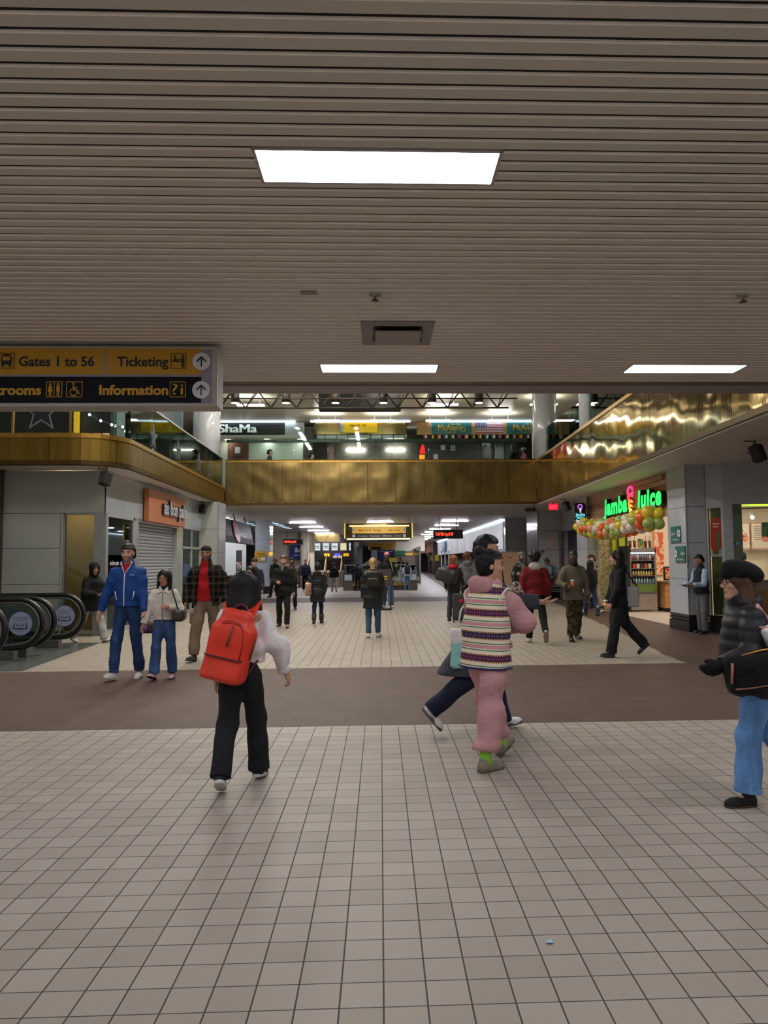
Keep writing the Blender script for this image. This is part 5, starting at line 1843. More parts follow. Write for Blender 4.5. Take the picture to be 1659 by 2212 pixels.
 simple('person in maroon top passing the upper dark column', 1.64, -2.80, 30.2, -80, walkB, 'light', HAIRB, 'short', cloth('maroon_far', (92, 52, 60)), BLACK, vox=V2, z=UP, seed=42)
 simple('person in bulky black coat leaning on the upper railing beside the round column', 1.74, 5.34, 28.4, 60, dict(lean=16, Lleg=(0, 3, 2, 0), Rleg=(0, 3, 2, 0), Larm=(20, 10, 60, 0), Rarm=(20, 10, 60, 0)), 'brown', HAIRB, 'crop', BLACK, BLACK, vox=V2, z=UP, seed=43, build=1.2)
 simple('person in pink top and white cap on the upper level beside the round column', 1.60, 5.62, 28.6, 96, walkA, 'tan', HAIRB, 'crop', cloth('top_pink', (206, 96, 132)), BLACK, hat=('cap', WHITE), vox=V2, z=UP, seed=44)

UP = 4.32            # floor of the second level
# ================================================================== the hall: structure
CZ = 3.66            # underside of the ceilings on the lower level
VT = 8.90            # ceiling of the upper level
T = 0.15875          # floor tile module
TX0, TY0 = -1.2676, 2.7618

def floor_mat():
 t = NT('floor_tiles')
 x, y, z = t.xyz(t.obj())
 # zones --------------------------------------------------------------
 edge = t.m('ADD', 4.62, t.m('MULTIPLY', t.m('SUBTRACT', y, 11.28), 0.113))
 wob = t.m('MULTIPLY', t.m('SUBTRACT', t.noise(t.obj(), 0.7), 0.5), 0.3)
 b1 = t.m('MULTIPLY', t.m('GREATER_THAN', y, 7.31), t.m('LESS_THAN', y, 11.27))
 b2 = t.m('MULTIPLY', t.m('GREATER_THAN', x, t.m('ADD', edge, wob)), t.m('MULTIPLY', t.m('GREATER_THAN', y, 11.26), t.m('LESS_THAN', y, 36)))
 b3 = t.m('MULTIPLY', t.m('GREATER_THAN', y, 29.1), t.m('LESS_THAN', y, 32.6))
 b4 = t.m('MULTIPLY', t.m('GREATER_THAN', x, t.m('ADD', 3.6, t.m('MULTIPLY', t.m('SUBTRACT', y, 40), 0.03))), t.m('GREATER_THAN', y, 40))
 brown = t.m('MINIMUM', 1.0, t.m('ADD', t.m('ADD', b1, b2), t.m('ADD', b3, b4)))
 # beige tiles -----------------------------------------------------------
 u, v = t.m('DIVIDE', t.m('SUBTRACT', x, TX0), T), t.m('DIVIDE', t.m('SUBTRACT', y, TY0), T)
 gw = 0.021
 du = t.m('SUBTRACT', 0.5, t.m('ABSOLUTE', t.m('SUBTRACT', t.m('FRACT', u), 0.5)))
 du = t.m('MINIMUM', t.m('FRACT', u), t.m('SUBTRACT', 1.0, t.m('FRACT', u)))
 dv = t.m('MINIMUM', t.m('FRACT', v), t.m('SUBTRACT', 1.0, t.m('FRACT', v)))
 grout = t.m('MAXIMUM', t.m('LESS_THAN', du, gw), t.m('LESS_THAN', dv, gw * 0.85))
 cell = t.comb(t.m('FLOOR', u), t.m('FLOOR', v), 0)
 rnd = t.white(cell)
 tile = t.ramp(rnd, [(0.0, rgb((153, 143, 131))), (0.5, rgb((160, 150, 138))), (1.0, rgb((166, 156, 144)))])
 soil = t.noise(t.obj(), 0.55, 4, 0.6)
 tile = t.mix(t.m('MULTIPLY', t.ramp(soil, [(0.45, (0, 0, 0, 1)), (0.75, (1, 1, 1, 1))]), 0.28), tile, rgb((134, 126, 120)))
 tile = t.mix(grout, tile, rgb((66, 66, 66)))
 # brown pavers: running bond ----------------------------------------------
 pv = t.m('DIVIDE', y, 0.205)
 pu = t.m('ADD', t.m('DIVIDE', x, 0.25), t.m('MULTIPLY', t.m('MODULO', t.m('FLOOR', pv), 2.0), 0.5))
 e1 = t.m('LESS_THAN', t.m('MINIMUM', t.m('FRACT', pu), t.m('SUBTRACT', 1.0, t.m('FRACT', pu))), 0.016)
 e2 = t.m('LESS_THAN', t.m('MINIMUM', t.m('FRACT', pv), t.m('SUBTRACT', 1.0, t.m('FRACT', pv))), 0.022)
 prnd = t.white(t.comb(t.m('FLOOR', pu), t.m('FLOOR', pv), 3.0))
 open_j = t.m('GREATER_THAN', t.noise(t.obj(), 1.6), 0.54)
 pav = t.ramp(prnd, [(0.0, rgb((78, 62, 57))), (1.0, rgb((86, 69, 64)))])
 pav = t.mix(t.m('MULTIPLY', t.m('MAXIMUM', e1, t.m('MULTIPLY', e2, 0.35)), t.m('MULTIPLY', t.m('ADD', open_j, 0.45), 0.42)), pav, rgb((44, 37, 35)))
 damp = t.ramp(t.noise(t.obj(), 0.8, 3), [(0.50, (0, 0, 0, 1)), (0.66, (1, 1, 1, 1))])
 pav = t.mix(t.m('MULTIPLY', damp, 0.16), pav, rgb((62, 50, 45)))
 t.base(t.mix(brown, tile, pav))
 t.rough(t.m('ADD', t.m('ADD', 0.50, t.m('MULTIPLY', brown, 0.10)), t.m('MULTIPLY', t.m('MULTIPLY', grout, 0.3), t.m('SUBTRACT', 1.0, brown))))
 t.set(t.bsdf.inputs['Specular IOR Level'], t.m('SUBTRACT', 0.35, t.m('MULTIPLY', brown, 0.15)))
 t.bump(t.m('SUBTRACT', t.m('MULTIPLY', t.noise(t.obj(), 3.0), 0.35), t.m('MULTIPLY', t.m('MULTIPLY', grout, 0.5), t.m('SUBTRACT', 1.0, brown))), 0.12, 0.004)
 return t.mat

def brass_mat(name, rough, col, wave, wscale, stain=0.5, dist=0.05):
 t = NT(name)
 v = t.obj()
 n = t.noise(t.scale(v, 5, 5, 0.5), 1.6, 4, 0.6)
 c = rgb(col)
 t.base(t.ramp(n, [(0.3, tuple(q * (1 - stain) for q in c[:3]) + (1,)), (0.7, c)]))
 t.metal(1.0)
 t.rough(rough)
 h = t.m('ADD', t.m('MULTIPLY', t.noise(v, wscale, 1.0), 1.0), t.m('MULTIPLY', t.noise(t.scale(v, 9, 9, 0.4), 4.0, 2), 0.02))
 t.bump(h, wave, dist)
 return t.mat

PANEL = mat('panel_grey', (164, 168, 165), 0.10, var=0.03, nscale=1.2, spec=0.6)
PANELD = mat('panel_grey_dark', (172, 176, 182), 0.14, var=0.03, nscale=1.2, spec=0.55)
PANELW = mat('panel_pale', (180, 186, 194), 0.10, var=0.03, nscale=1.2, spec=0.6)
ALU = mat('aluminium', (150, 152, 152), 0.35, 0.6)
ALUP = mat('aluminium_pale', (164, 166, 168), 0.4, 0.2)
SOFFIT = mat('soffit_paint', (216, 208, 200), 0.6, var=0.04, nscale=0.8)
CEILP = mat('ceiling_slat', (203, 196, 184), 0.42, var=0.04, nscale=1.0, stretch=(0.3, 1, 1))
GAP = mat('gap_dark', (34, 31, 29), 0.9)
DARK = mat('dark_paint', (22, 21, 21), 0.6)
BROWNB = mat('brown_brick', (70, 58, 54), 0.7, var=0.2, nscale=14)
CREAMW = mat('cream_wall', (236, 228, 208), 0.5, var=0.03, nscale=2)
WHITEW = mat('white_wall', (222, 222, 220), 0.5, var=0.02, nscale=2)
LAMPM = emis('lamp_diffuser', (250, 248, 255), LAMP)
LAMPB = emis('bar_lamp', (246, 244, 255), 140.0)
LAMPC = emis('cove_lamp', (214, 236, 255), 5.0)
BRASS = brass_mat('brass_mirror', 0.08, (186, 160, 104), 0.4, 1.0, 0.2, 0.08)
BRASSB = brass_mat('brass_satin', 0.26, (134, 115, 74), 0.5, 1.1, 0.3, 0.12)
BRASSL = brass_mat('brass_dull', 0.40, (146, 120, 60), 0.3, 0.8, 0.3, 0.06)
BRASST = mat('brass_trim', (190, 152, 78), 0.3, 1.0, var=0.15)
BRONZE = mat('bronze_trim', (82, 62, 34), 0.4, 0.8, var=0.15)
CLEAR = glass('clear_glass', tint=(0.86, 0.95, 0.93), refl=0.22)
CLEARS = glass('shop_glass', tint=(0.92, 0.95, 0.95), refl=0.30)

def shell():
 # floor ------------------------------------------------------------------
 b = MB()
 b.add([(-14, -8, 0), (14, -8, 0), (14, 118, 0), (-14, 118, 0)], [(0, 1, 2, 3)])
 struct('floor', b, floor_mat())
 b = MB()
 b.add([(-14, 10.5, 0.003), (-5.32, 11.35, 0.003), (-5.62, 15.2, 0.003), (-14, 15.2, 0.003)], [(0, 1, 2, 3)])
 struct('trim_1', b, mat('stone_grey', (92, 96, 94), 0.25, var=0.12, nscale=3), label='grey stone landing floor at the foot of the escalators')
 # slatted ceiling ----------------------------------------------------------
 b = MB()
 pitch = 0.1016
 n = int((8.50 + 6.0) / pitch)
 for i in range(n):
  y = 8.50 - (i + 1) * pitch
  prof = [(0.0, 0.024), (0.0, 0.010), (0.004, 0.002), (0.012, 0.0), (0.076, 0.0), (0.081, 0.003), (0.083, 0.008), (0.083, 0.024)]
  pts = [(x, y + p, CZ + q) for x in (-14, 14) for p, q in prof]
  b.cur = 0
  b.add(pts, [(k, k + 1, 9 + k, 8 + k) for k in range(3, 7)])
  b.cur = 1  # paler lip colour paints the bright edge where slats catch light
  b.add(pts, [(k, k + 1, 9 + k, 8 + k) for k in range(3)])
  b.cur = 2  # dark strip paints the shade inside each slat gap
  b.add([(-14, y - 0.02, CZ + 0.0085), (14, y - 0.02, CZ + 0.0085), (14, y + 0.001, CZ + 0.0085), (-14, y + 0.001, CZ + 0.0085)], [(0, 3, 2, 1)])
 struct('ceiling', b, [CEILP, mat('slat_lip_highlight', (246, 238, 228), 0.4), mat('slat_gap_shade', (26, 22, 19), 0.9)])
 struct('ceiling_backing', MB().box(-14, 14, -6, 8.5, CZ + 0.03, CZ + 0.09), GAP)
 # edge of the ceiling: shadow gap and plain soffit band
 struct('trim_2', MB().box(-14, 14, 8.50, 8.69, CZ + 0.012, CZ + 0.09), mat('edge_bronze', (96, 88, 84), 0.5), label='dark channel at the edge of the slatted ceiling')
 struct('trim_3', MB().box(-14, 14, 8.69, 9.08, CZ, CZ + 0.55), mat('edge_band', (150, 138, 134), 0.5), label='plain band along the ceiling edge over the opening')
 # upper slab over the near zone so that no light leaks in
 struct('ceiling_upper_slab', MB().box(-14, 14, -6, 8.9, CZ + 0.6, CZ + 0.7), GAP)
 # wide beam soffit and the corridor ceiling beyond
 struct('ceiling_soffit', MB().box(-14, 14, 27.52, 34.7, CZ, CZ + 0.15), SOFFIT)
 t = NT('corridor_ceiling')
 x, y, z = t.xyz(t.obj())
 f = t.m('FRACT', t.m('MULTIPLY', y, 4.0))
 t.base(t.mix(t.m('LESS_THAN', f, 0.12), rgb((196, 190, 182)), rgb((140, 134, 128))))
 t.rough(0.35)
 struct('ceiling_corridor', MB().box(-14, 14, 34.7, 118, CZ, CZ + 0.15), t.mat)
 # soffits either side of the opening
 b = MB()
 b.add([(5.52, 8.9, CZ - 0.02), (14, 8.9, CZ - 0.02), (14, 27.4, CZ - 0.02), (5.86, 27.4, CZ - 0.02), (5.52, 8.9, CZ + 0.1), (14, 8.9, CZ + 0.1), (14, 27.4, CZ + 0.1), (5.86, 27.4, CZ + 0.1)], [(0, 3, 2, 1), (4, 5, 6, 7), (0, 4, 7, 3), (0, 1, 5, 4)])
 struct('ceiling_soffit_right', b, SOFFIT)
 b = MB()
 arc = [(-6.5 + 0.92 * math.sin(a), 16.75 - 0.92 * math.cos(a)) for a in np.linspace(0, PI / 2, 9)]
 poly = [(-14, 15.83)] + arc + [(-5.72, 27.4), (-14, 27.4)]
 k = len(poly)
 b.add([(p[0], p[1], CZ) for p in poly] + [(p[0], p[1], CZ + 0.12) for p in poly], [tuple(range(k))[::-1], tuple(range(k, 2 * k))])
 struct('ceiling_soffit_left', b, SOFFIT)
 # second level floor edges / slab
 struct('floor_upper', MB().box(-14, 14, 27.7, 45, UP - 0.12, UP), mat('floor_upper', (150, 140, 130), 0.4))
 struct('floor_upper_left', MB().box(-14, -7.0, 16.9, 27.7, UP - 0.12, UP), mat('floor_upper', (150, 140, 130), 0.4))
 struct('floor_upper_right', MB().box(6.6, 14, 9, 27.7, UP - 0.12, UP), mat('floor_upper', (150, 140, 130), 0.4))
 t = mat('ceiling_upper', (226, 222, 200), 0.35, var=0.03, nscale=0.7)
 struct('ceiling_upper', MB().box(-14, 14, 8.5, 45, VT, VT + 0.1), t)
 struct('wall_upper_right', MB().box(13.6, 13.8, 8.5, 45, UP, VT), mat('wall_upper', (190, 186, 172), 0.5))
 struct('wall_upper_left', MB().box(-13.8, -13.6, 8.5, 45, UP, VT), mat('wall_upper', (190, 186, 172), 0.5))
 struct('wall_upper_near', MB().box(-14, 14, 8.6, 8.7, CZ + 0.5, VT), mat('wall_upper', (190, 186, 172), 0.5))
 # outer walls of the lower level
 struct('wall_left', MB().box(-13.9, -13.7, 8, 118, 0, CZ), BROWNB)
 struct('wall_right', MB().box(13.7, 13.9, 8, 36, 0, CZ), BROWNB)
 struct('wall_end', MB().box(-14, 14, 112, 112.2, 0, CZ), BROWNB)

def fascia_strip(path, z0, z1, name, m, label, seams, cap=True, trim=True, capm=None):
 """metal band along a plan path: panels with seams, cap rail and bottom lip"""
 r = thing(name, label, 'brass fascia', (path[0][0], path[0][1], z0))
 P = [Vector((p[0], p[1], 0)) for p in path]
 L = [0]
 for a, c in zip(P, P[1:]):
  L.append(L[-1] + (c - a).length)

 def at(s):
  for i in range(len(P) - 1):
   if s <= L[i + 1] or i == len(P) - 2:
    d = (P[i + 1] - P[i]) / (L[i + 1] - L[i])
    return P[i] + d * (s - L[i]), Vector((-d.y, d.x, 0))
 n = max(1, round(L[-1] / seams))
 cuts = [L[-1] * i / n for i in range(n + 1)]
 for i in range(n):
  s0, s1 = cuts[i] + 0.006, cuts[i + 1] - 0.006
  ss = [s0] + [s for s in L if s0 + 0.02 < s < s1 - 0.02] + [s1]
  b = MB()
  vs = []
  for s in ss:
   p, nn = at(s)
   for off, z in ((0, z0 + 0.10), (0, z1 - 0.10), (0.03, z1 - 0.10), (0.03, z0 + 0.10)):
    q = p + nn * off
    vs.append((q.x, q.y, z))
  fs = []
  for j in range(len(ss) - 1):
   for k in range(4):
    fs.append((j * 4 + k, j * 4 + (k + 1) % 4, (j + 1) * 4 + (k + 1) % 4, (j + 1) * 4 + k))
  fs += [(0, 3, 2, 1), tuple((len(ss) - 1) * 4 + k for k in range(4))]
  b.add(vs, fs)
  b.build('panel', m, r)

 def rail(o0, o1, za, zb, nm, mm):
  b = MB()
  vs = []
  for s in L:
   p, nn = at(min(max(s, 1e-4), L[-1] - 1e-4))
   for off, z in ((o0, za), (o0, zb), (o1, zb), (o1, za)):
    q = p + nn * off
    vs.append((q.x, q.y, z))
  fs = []
  for j in range(len(L) - 1):
   for k in range(4):
    fs.append((j * 4 + k, j * 4 + (k + 1) % 4, (j + 1) * 4 + (k + 1) % 4, (j + 1) * 4 + k))
  fs += [(0, 3, 2, 1), tuple((len(L) - 1) * 4 + k for k in range(4))]
  b.add(vs, fs)
  b.build(nm, mm, r)
 rail(-0.025, 0.10, z1 - 0.10, z1 - 0.04, 'top_moulding', BRASST)
 rail(-0.01, 0.12, z1 - 0.04, z1, 'cap_rail', capm or BRONZE)
 rail(-0.02, 0.10, z0, z0 + 0.10, 'bottom_lip', BRONZE)
 rail(0.035, 0.20, z0 + 0.02, z1 - 0.02, 'backing', DARK)
 return r

def fascias():
 # paths run so that the left-hand normal (-dy, dx) points away from the opening
 fascia_strip([(5.86, 27.5), (-5.72, 27.5)][::-1], CZ + 0.01, 5.37, 'balcony_fascia', BRASSB, 'long satin brass balcony band across the far end of the opening', 1.03)
 fascia_strip([(5.86, 27.45), (5.49, 8.9)], CZ + 0.01, 5.34, 'balcony_fascia', BRASS, 'rippled mirror brass balcony band along the right side above the juice bar', 1.25, capm=BRASST)
 arc = [(-6.5 + 0.95 * math.sin(a), 16.75 - 0.95 * math.cos(a)) for a in np.linspace(0, PI / 2, 9)]
 pth = [(-14, 15.80)] + arc + [(-5.72, 27.4)]
 fascia_strip(pth, CZ + 0.01, 4.35, 'balcony_fascia', BRASSL, 'low dull brass balcony band curving round the left corner', 1.45, capm=BRASST)

def balustrades():
 # far glass railing with dark handrail
 r = thing('glass_railing', 'glass railing with dark handrail above the far brass band', 'railing', (0, 27.56, 5.37))
 xs = np.linspace(-5.7, 5.6, 10)
 for a, c in zip(xs, xs[1:]):
  MB().box(a + 0.006, c - 0.006, 27.55, 27.565, 5.36, 6.60).build('glass_panel', CLEAR, r)
 MB().box(-5.7, 5.6, 27.60, 27.66, 6.03, 6.15).build('handrail', mat('rail_green', (52, 54, 44), 0.4), r, bevel=0.01)
 for x in xs[:-1]:
  MB().box(x + 0.5, x + 0.56, 27.565, 27.61, 6.05, 6.11).build('bracket', DARK, r)
 # right side
 r = thing('glass_railing', 'glass railing standing on the mirror brass band at right', 'railing', (6.0, 26.3, 5.3))
 ys = np.linspace(26.3, 9.2, 10)
 for a, c in zip(ys, ys[1:]):
  MB().box(5.99, 6.005, c + 0.006, a - 0.006, 5.30, 6.33).build('glass_panel', CLEAR, r)
 MB().box(6.02, 6.07, 9.2, 26.3, 5.62, 5.72).build('handrail', DARK, r)
 # left side, curving
 r = thing('glass_railing', 'curved glass railing with star decals on the left brass band', 'railing', (-5.6, 16.8, 4.35))
 arc = [(-6.5 + 0.90 * math.sin(a), 16.75 - 0.90 * math.cos(a)) for a in np.linspace(0, PI / 2, 7)]
 pth = [(x, 15.86) for x in (-13, -11, -9, -7.75)] + arc + [(-5.62 - 0.027 * k, 16.75 + 1.77 * k) for k in range(1, 7)]
 for (x0, y0), (x1, y1) in zip(pth, pth[1:]):
  d = Vector((x1 - x0, y1 - y0, 0))
  n = Vector((-d.y, d.x, 0)).normalized()
  MB().obox((x0, y0, 4.35), d * 0.995, n * 0.012, (0, 0, 1.02)).build('glass_panel', CLEAR, r)
 b = MB()
 b.tube([(x, y, 5.40) for x, y in pth[9:]], 0.03, 8)
 b.build('top_rail', ALUP, r, True)
 star = []
 for k in range(10):
  a = PI / 2 + k * PI / 5
  q = 1.0 if k % 2 == 0 else 0.42
  star.append((q * math.cos(a), q * math.sin(a)))

 def decal(o, ux, s, txt):
  n = Vector(ux).cross(Vector((0, 0, 1)))
  o = Vector(o)
  MB().prism([(x * s, y * s) for x, y in star], o, ux, (0, 0, 1), n, 0.003).build('star_outline', mat('decal_pale', (120, 120, 128), 0.6), r)
  MB().prism([(x * s * 0.82, y * s * 0.82) for x, y in star], o + n * 0.004, ux, (0, 0, 1), n, 0.003).build('star_fill', mat('decal_navy', (22, 20, 36), 0.5), r)
  if txt:
   b = MB()
   text_mb(b, 'STAGE', 0.11, o + n * 0.009 + Vector((0, 0, 0.02)), ux, (0, 0, 1), 0.003, 'C')
   b.build('star_lettering', mat('decal_pale', (120, 120, 128), 0.6), r)
 decal((-7.17, 15.845, 4.80), (1, 0, 0), 0.44, True)
 for k, y in enumerate((18.6, 21.0, 23.6, 25.2)):
  x = -5.625 - 0.027 * (y - 16.75) / 1.77 + 0.004
  decal((x, y, 4.72), (0, 1, 0), 0.34, False)
 # round columns of the upper level
 for x, y, rad, lb in ((-6.55, 28.1, 0.50, 'round white column on the upper level at the left end of the far railing'), (6.36, 28.1, 0.46, 'round white column on the upper level where the two brass bands meet'), (6.20, 21.2, 0.38, 'round white column rising behind the mirror brass band at right')):
  c = thing('round_column', lb, 'column', (x, y, UP), group=None)
  MB().cyl((x, y, UP + 0.1), rad, VT - UP - 0.1, 40).build('shaft', mat('column_white', (196, 198, 200), 0.12, spec=0.6), c, True)
  MB().cyl((x, y, UP), rad + 0.03, 0.12, 40).build('base_ring', ALU, c, True)

def ceiling_lights():
 proto = None
 for y in (7.87, 3.78, -0.35):
  for x in (0.0, -3.33, 3.33, 6.66, -6.66):
   if proto is None:
    proto = r = thing('ceiling_light', 'x', 'ceiling light', (x, y, CZ), group='recessed strip lights in the slatted ceiling')
    b = MB()
    for (x0, x1, y0, y1) in ((-0.635, 0.635, -0.172, -0.155), (-0.635, 0.635, 0.155, 0.172), (-0.635, -0.618, -0.172, 0.172), (0.618, 0.635, -0.172, 0.172)):
     b.box(x + x0, x + x1, y + y0, y + y1, CZ - 0.006, CZ + 0.02)
    b.build('frame', mat('light_frame', (170, 166, 164), 0.5), r)
    MB().box(x - 0.62, x + 0.62, y - 0.157, y + 0.157, CZ - 0.004, CZ + 0.015).build('diffuser', LAMPM, r)
   else:
    r = copy_tree(proto, (x, y, CZ))
   where = {0.0: 'middle', -3.33: 'left', 3.33: 'right', 6.66: 'far right', -6.66: 'far left'}[x]
   row = {7.87: 'nearest the ceiling edge', 3.78: 'in the row overhead in front of the camera', -0.35: 'in the row overhead behind the camera'}[y]
   r['label'] = '%s white strip light %s' % (where, row)
 # air diffuser
 r = thing('air_vent', 'square grey ceiling air diffuser with a dropped centre plate', 'vent', (0.16, 6.63, CZ))
 b = MB()
 b.box(-0.158, 0.484, 6.28, 6.40, CZ - 0.012, CZ + 0.02)
 b.box(-0.158, 0.484, 6.86, 6.97, CZ - 0.012, CZ + 0.02)
 b.box(-0.158, -0.06, 6.40, 6.86, CZ - 0.012, CZ + 0.02)
 b.box(0.40, 0.484, 6.40, 6.86, CZ - 0.012, CZ + 0.02)
 b.build('frame', mat('vent_grey', (128, 120, 116), 0.5), r, bevel=0.004)
 MB().box(-0.05, 0.39, 6.41, 6.85, CZ - 0.004, CZ + 0.018).build('cavity', DARK, r)
 MB().box(-0.035, 0.375, 6.45, 6.87, CZ - 0.045, CZ - 0.032).build('centre_plate', mat('vent_plate', (150, 140, 136), 0.5), r, bevel=0.004)
 for x, y, lb in ((-0.03, 5.66, 'small ceiling sprinkler above the air diffuser'), (2.88, 5.65, 'small ceiling sprinkler near the right edge')):
  r = thing('sprinkler', lb, 'sprinkler', (x, y, CZ))
  MB().lathe([(0.001, 0.01), (0.045, 0.0), (0.045, -0.006), (0.012, -0.012), (0.010, -0.04), (0.001, -0.04)], (x, y, CZ), 16).build('escutcheon', ALU, r, True)
  MB().lathe([(0.001, -0.045), (0.030, -0.045), (0.032, -0.049), (0.001, -0.050)], (x, y, CZ), 14).build('deflector', BRONZE, r, True)
 tag(MB().box(-0.60, -0.48, 5.57, 5.65, CZ - 0.006, CZ + 0.004).build('access_hatch', mat('vent_grey', (128, 120, 116), 0.5)), 'small rectangular access plate in the slatted ceiling left of the sprinkler', 'hatch')
 # bar lamps of the corridor
 proto = None
 rows = [('left', -4.1, [39.3 + 5 * k for k in range(6)]), ('centre', 0.0, [39.0, 43.2]), ('right', 3.9, [38.6 + 4.85 * k for k in range(14)])]
 for nm, x, ys in rows:
  for i, y in enumerate(ys):
   if proto is None:
    proto = r = thing('bar_light', 'x', 'ceiling light', (x, y, CZ), group='bar lights along the far corridor ceiling')
    MB().box(x - 0.69, x + 0.69, y - 0.075, y + 0.075, CZ - 0.03, CZ).build('housing', ALUP, r)
    MB().box(x - 0.685, x + 0.685, y - 0.065, y + 0.065, CZ - 0.045, CZ - 0.03).build('diffuser', LAMPB, r)
   else:
    r = copy_tree(proto, (x, y, CZ))
   r['label'] = 'glowing bar light number %d from the front in the %s row of the far corridor' % (i + 1, nm)
 proto = None
 for j, x in enumerate((-7.0, -5.66)):
  for k in range(6):
   y = 38.6 + 1.5 * k
   if proto is None:
    proto = r = thing('downlight', 'x', 'ceiling light', (x, y, CZ), group='small bluish downlights over the pizza counter')
    MB().box(x - 0.20, x + 0.20, y - 0.09, y + 0.09, CZ - 0.02, CZ).build('trim_ring', ALUP, r)
    MB().box(x - 0.17, x + 0.17, y - 0.07, y + 0.07, CZ - 0.026, CZ - 0.02).build('lens', emis('lens_blue', (170, 225, 255), 4), r)
   else:
    r = copy_tree(proto, (x, y, CZ))
   r['label'] = 'small bluish downlight, %s from the front in the %s row over the pizza counter' % (['first', 'second', 'third', 'fourth', 'fifth', 'sixth'][k], 'left' if j == 0 else 'right')
 # upper level: lamps over the opening and over the far gallery
 proto = None
 spots = [(-4.5, 29.2, 'added out of view near the truss at left'), (0.2, 29.2, 'added out of view over the dark bulkhead'), (4.6, 29.2, 'added out of view near the truss at right'), (9.0, 29.0, 'added out of view far right over the gallery'), (-9.0, 29.0, 'added out of view far left over the gallery'), (-9.5, 24.0, 'over the arcade'), (9.5, 22.0, 'over the right gallery'), (-2.6, 36.4, 'above the black lettered shop'), (-5.7, 32.7, 'at upper left above the black lettered shop'), (2.9, 36.4, 'above the left teal sign'), (7.35, 32.6, 'at upper right by the round column'), (0.15, 36.4, 'above the yellow gate sign'), (6.0, 36.4, 'above the striped flag'), (2.9, 32.6, 'behind the truss right of the dark panel')]  # row nearest the truss is added out of view to brighten the gallery
 for x, y, wh in spots:
  if proto is None:
   proto = r = thing('ceiling_light', 'x', 'ceiling light', (x, y, VT), group='strip lights on the upper level ceiling')
   MB().tube([(x - 0.4, y, VT - 0.36), (x - 0.4, y, VT)], 0.01, 6).tube([(x + 0.4, y, VT - 0.36), (x + 0.4, y, VT)], 0.01, 6).build('hanger', ALUP, r)
   MB().box(x - 0.60, x + 0.60, y - 0.14, y + 0.14, VT - 0.40, VT - 0.36).build('diffuser', LAMPU, r)
  else:
   r = copy_tree(proto, (x, y, VT))
  r['label'] = 'white strip light on the upper ceiling ' + wh
 proto = None
 for x in (-1.2, -4.2):
  for k, y in enumerate(np.linspace(11.5, 25.5, 5)):
   if proto is None:
    proto = r = thing('linear_light', 'x', 'ceiling light', (x, y, VT), group='linear lights high over the opening')
    MB().tube([(x, y - 0.9, VT - 0.5), (x, y - 0.9, VT)], 0.012, 6).tube([(x, y + 0.9, VT - 0.5), (x, y + 0.9, VT)], 0.012, 6).build('hanger', ALUP, r)
    MB().box(x - 0.10, x + 0.10, y - 1.28, y + 1.28, VT - 0.55, VT - 0.50).build('diffuser', LAMPV, r)
   else:
    r = copy_tree(proto, (x, y, VT))
   r['label'] = 'linear light high over the opening, in the %s line, %s from the near end' % ('right' if x > -2 else 'left', ['first', 'second', 'third', 'fourth', 'fifth'][k])

LAMPU = emis('lamp_upper', (255, 250, 240), 20)
LAMPV = emis('lamp_void', (255, 250, 243), 60)

def upper_truss():
 # steel truss with can lights
 r = thing('roof_truss', 'dark open steel truss crossing the opening with can lights', 'truss', (0, 28.0, 7.42))
 z0, z1, y0 = 7.42, 8.25, 28.0
 b = MB()
 b.tube([(-7.2, y0, z0), (4.95, y0, z0)], 0.035, 8)
 b.build('bottom_chord', BRONZE2, r, True)
 b = MB()
 b.tube([(-7.2, y0 - 0.5, z0 + 0.25), (5.2, y0 - 0.5, z0 + 0.25)], 0.028, 8)
 b.tube([(-7.2, y0, z1), (5.6, y0, z1)], 0.035, 8)
 b.tube([(-7.2, y0 + 0.5, z1), (5.6, y0 + 0.5, z1)], 0.035, 8)
 b.build('top_chord', BRONZE2, r, True)
 x = -7.0
 while x < 4.9:
  b = MB()
  b.tube([(x, y0, z0), (x - 0.62, y0 + 0.02, z1)], 0.030, 6)
  b.tube([(x, y0, z0), (x + 0.62, y0 + 0.02, z1)], 0.030, 6)
  b.tube([(x, y0, z0), (x + 0.35, y0 + 0.5, z1)], 0.022, 6)
  b.build('web_member', BRONZE2, r, True)
  x += 0.96
 proto = None
 for i, x in enumerate((-5.42, -3.52, -1.66, 0.15, 2.0, 3.78)):
  if proto is None:
   proto = c = thing('can_light', 'x', 'ceiling light', (x, y0 - 0.25, 7.55), group='can lights hung on the roof truss')
   MB().lathe([(0.15, 0.0), (0.155, 0.0), (0.155, 0.5), (0.0001, 0.5)], (x, y0 - 0.25, 7.55), 20).build('housing', DARKB, c, True)
   MB().lathe([(0.0001, -0.004), (0.14, -0.004), (0.14, 0.03), (0.0001, 0.03)], (x, y0 - 0.25, 7.55), 20).build('lamp', emis('can_lamp', (255, 244, 214), 8), c, True)
  else:
   c = copy_tree(proto, (x, y0 - 0.25, 7.55))
  c['label'] = 'dark can light on the roof truss, %s from the left' % ['first', 'second', 'third', 'fourth', 'fifth', 'sixth'][i]
 tag(MB().box(-2.45, 0.86, 29.6, 30.2, 7.70, 8.6).build('ceiling_bulkhead', DARK), 'black boxed bulkhead behind the middle of the roof truss', 'bulkhead')

BRONZE2 = mat('truss_steel', (58, 50, 40), 0.5, 0.4)
DARKB = mat('can_brown', (44, 36, 30), 0.5)

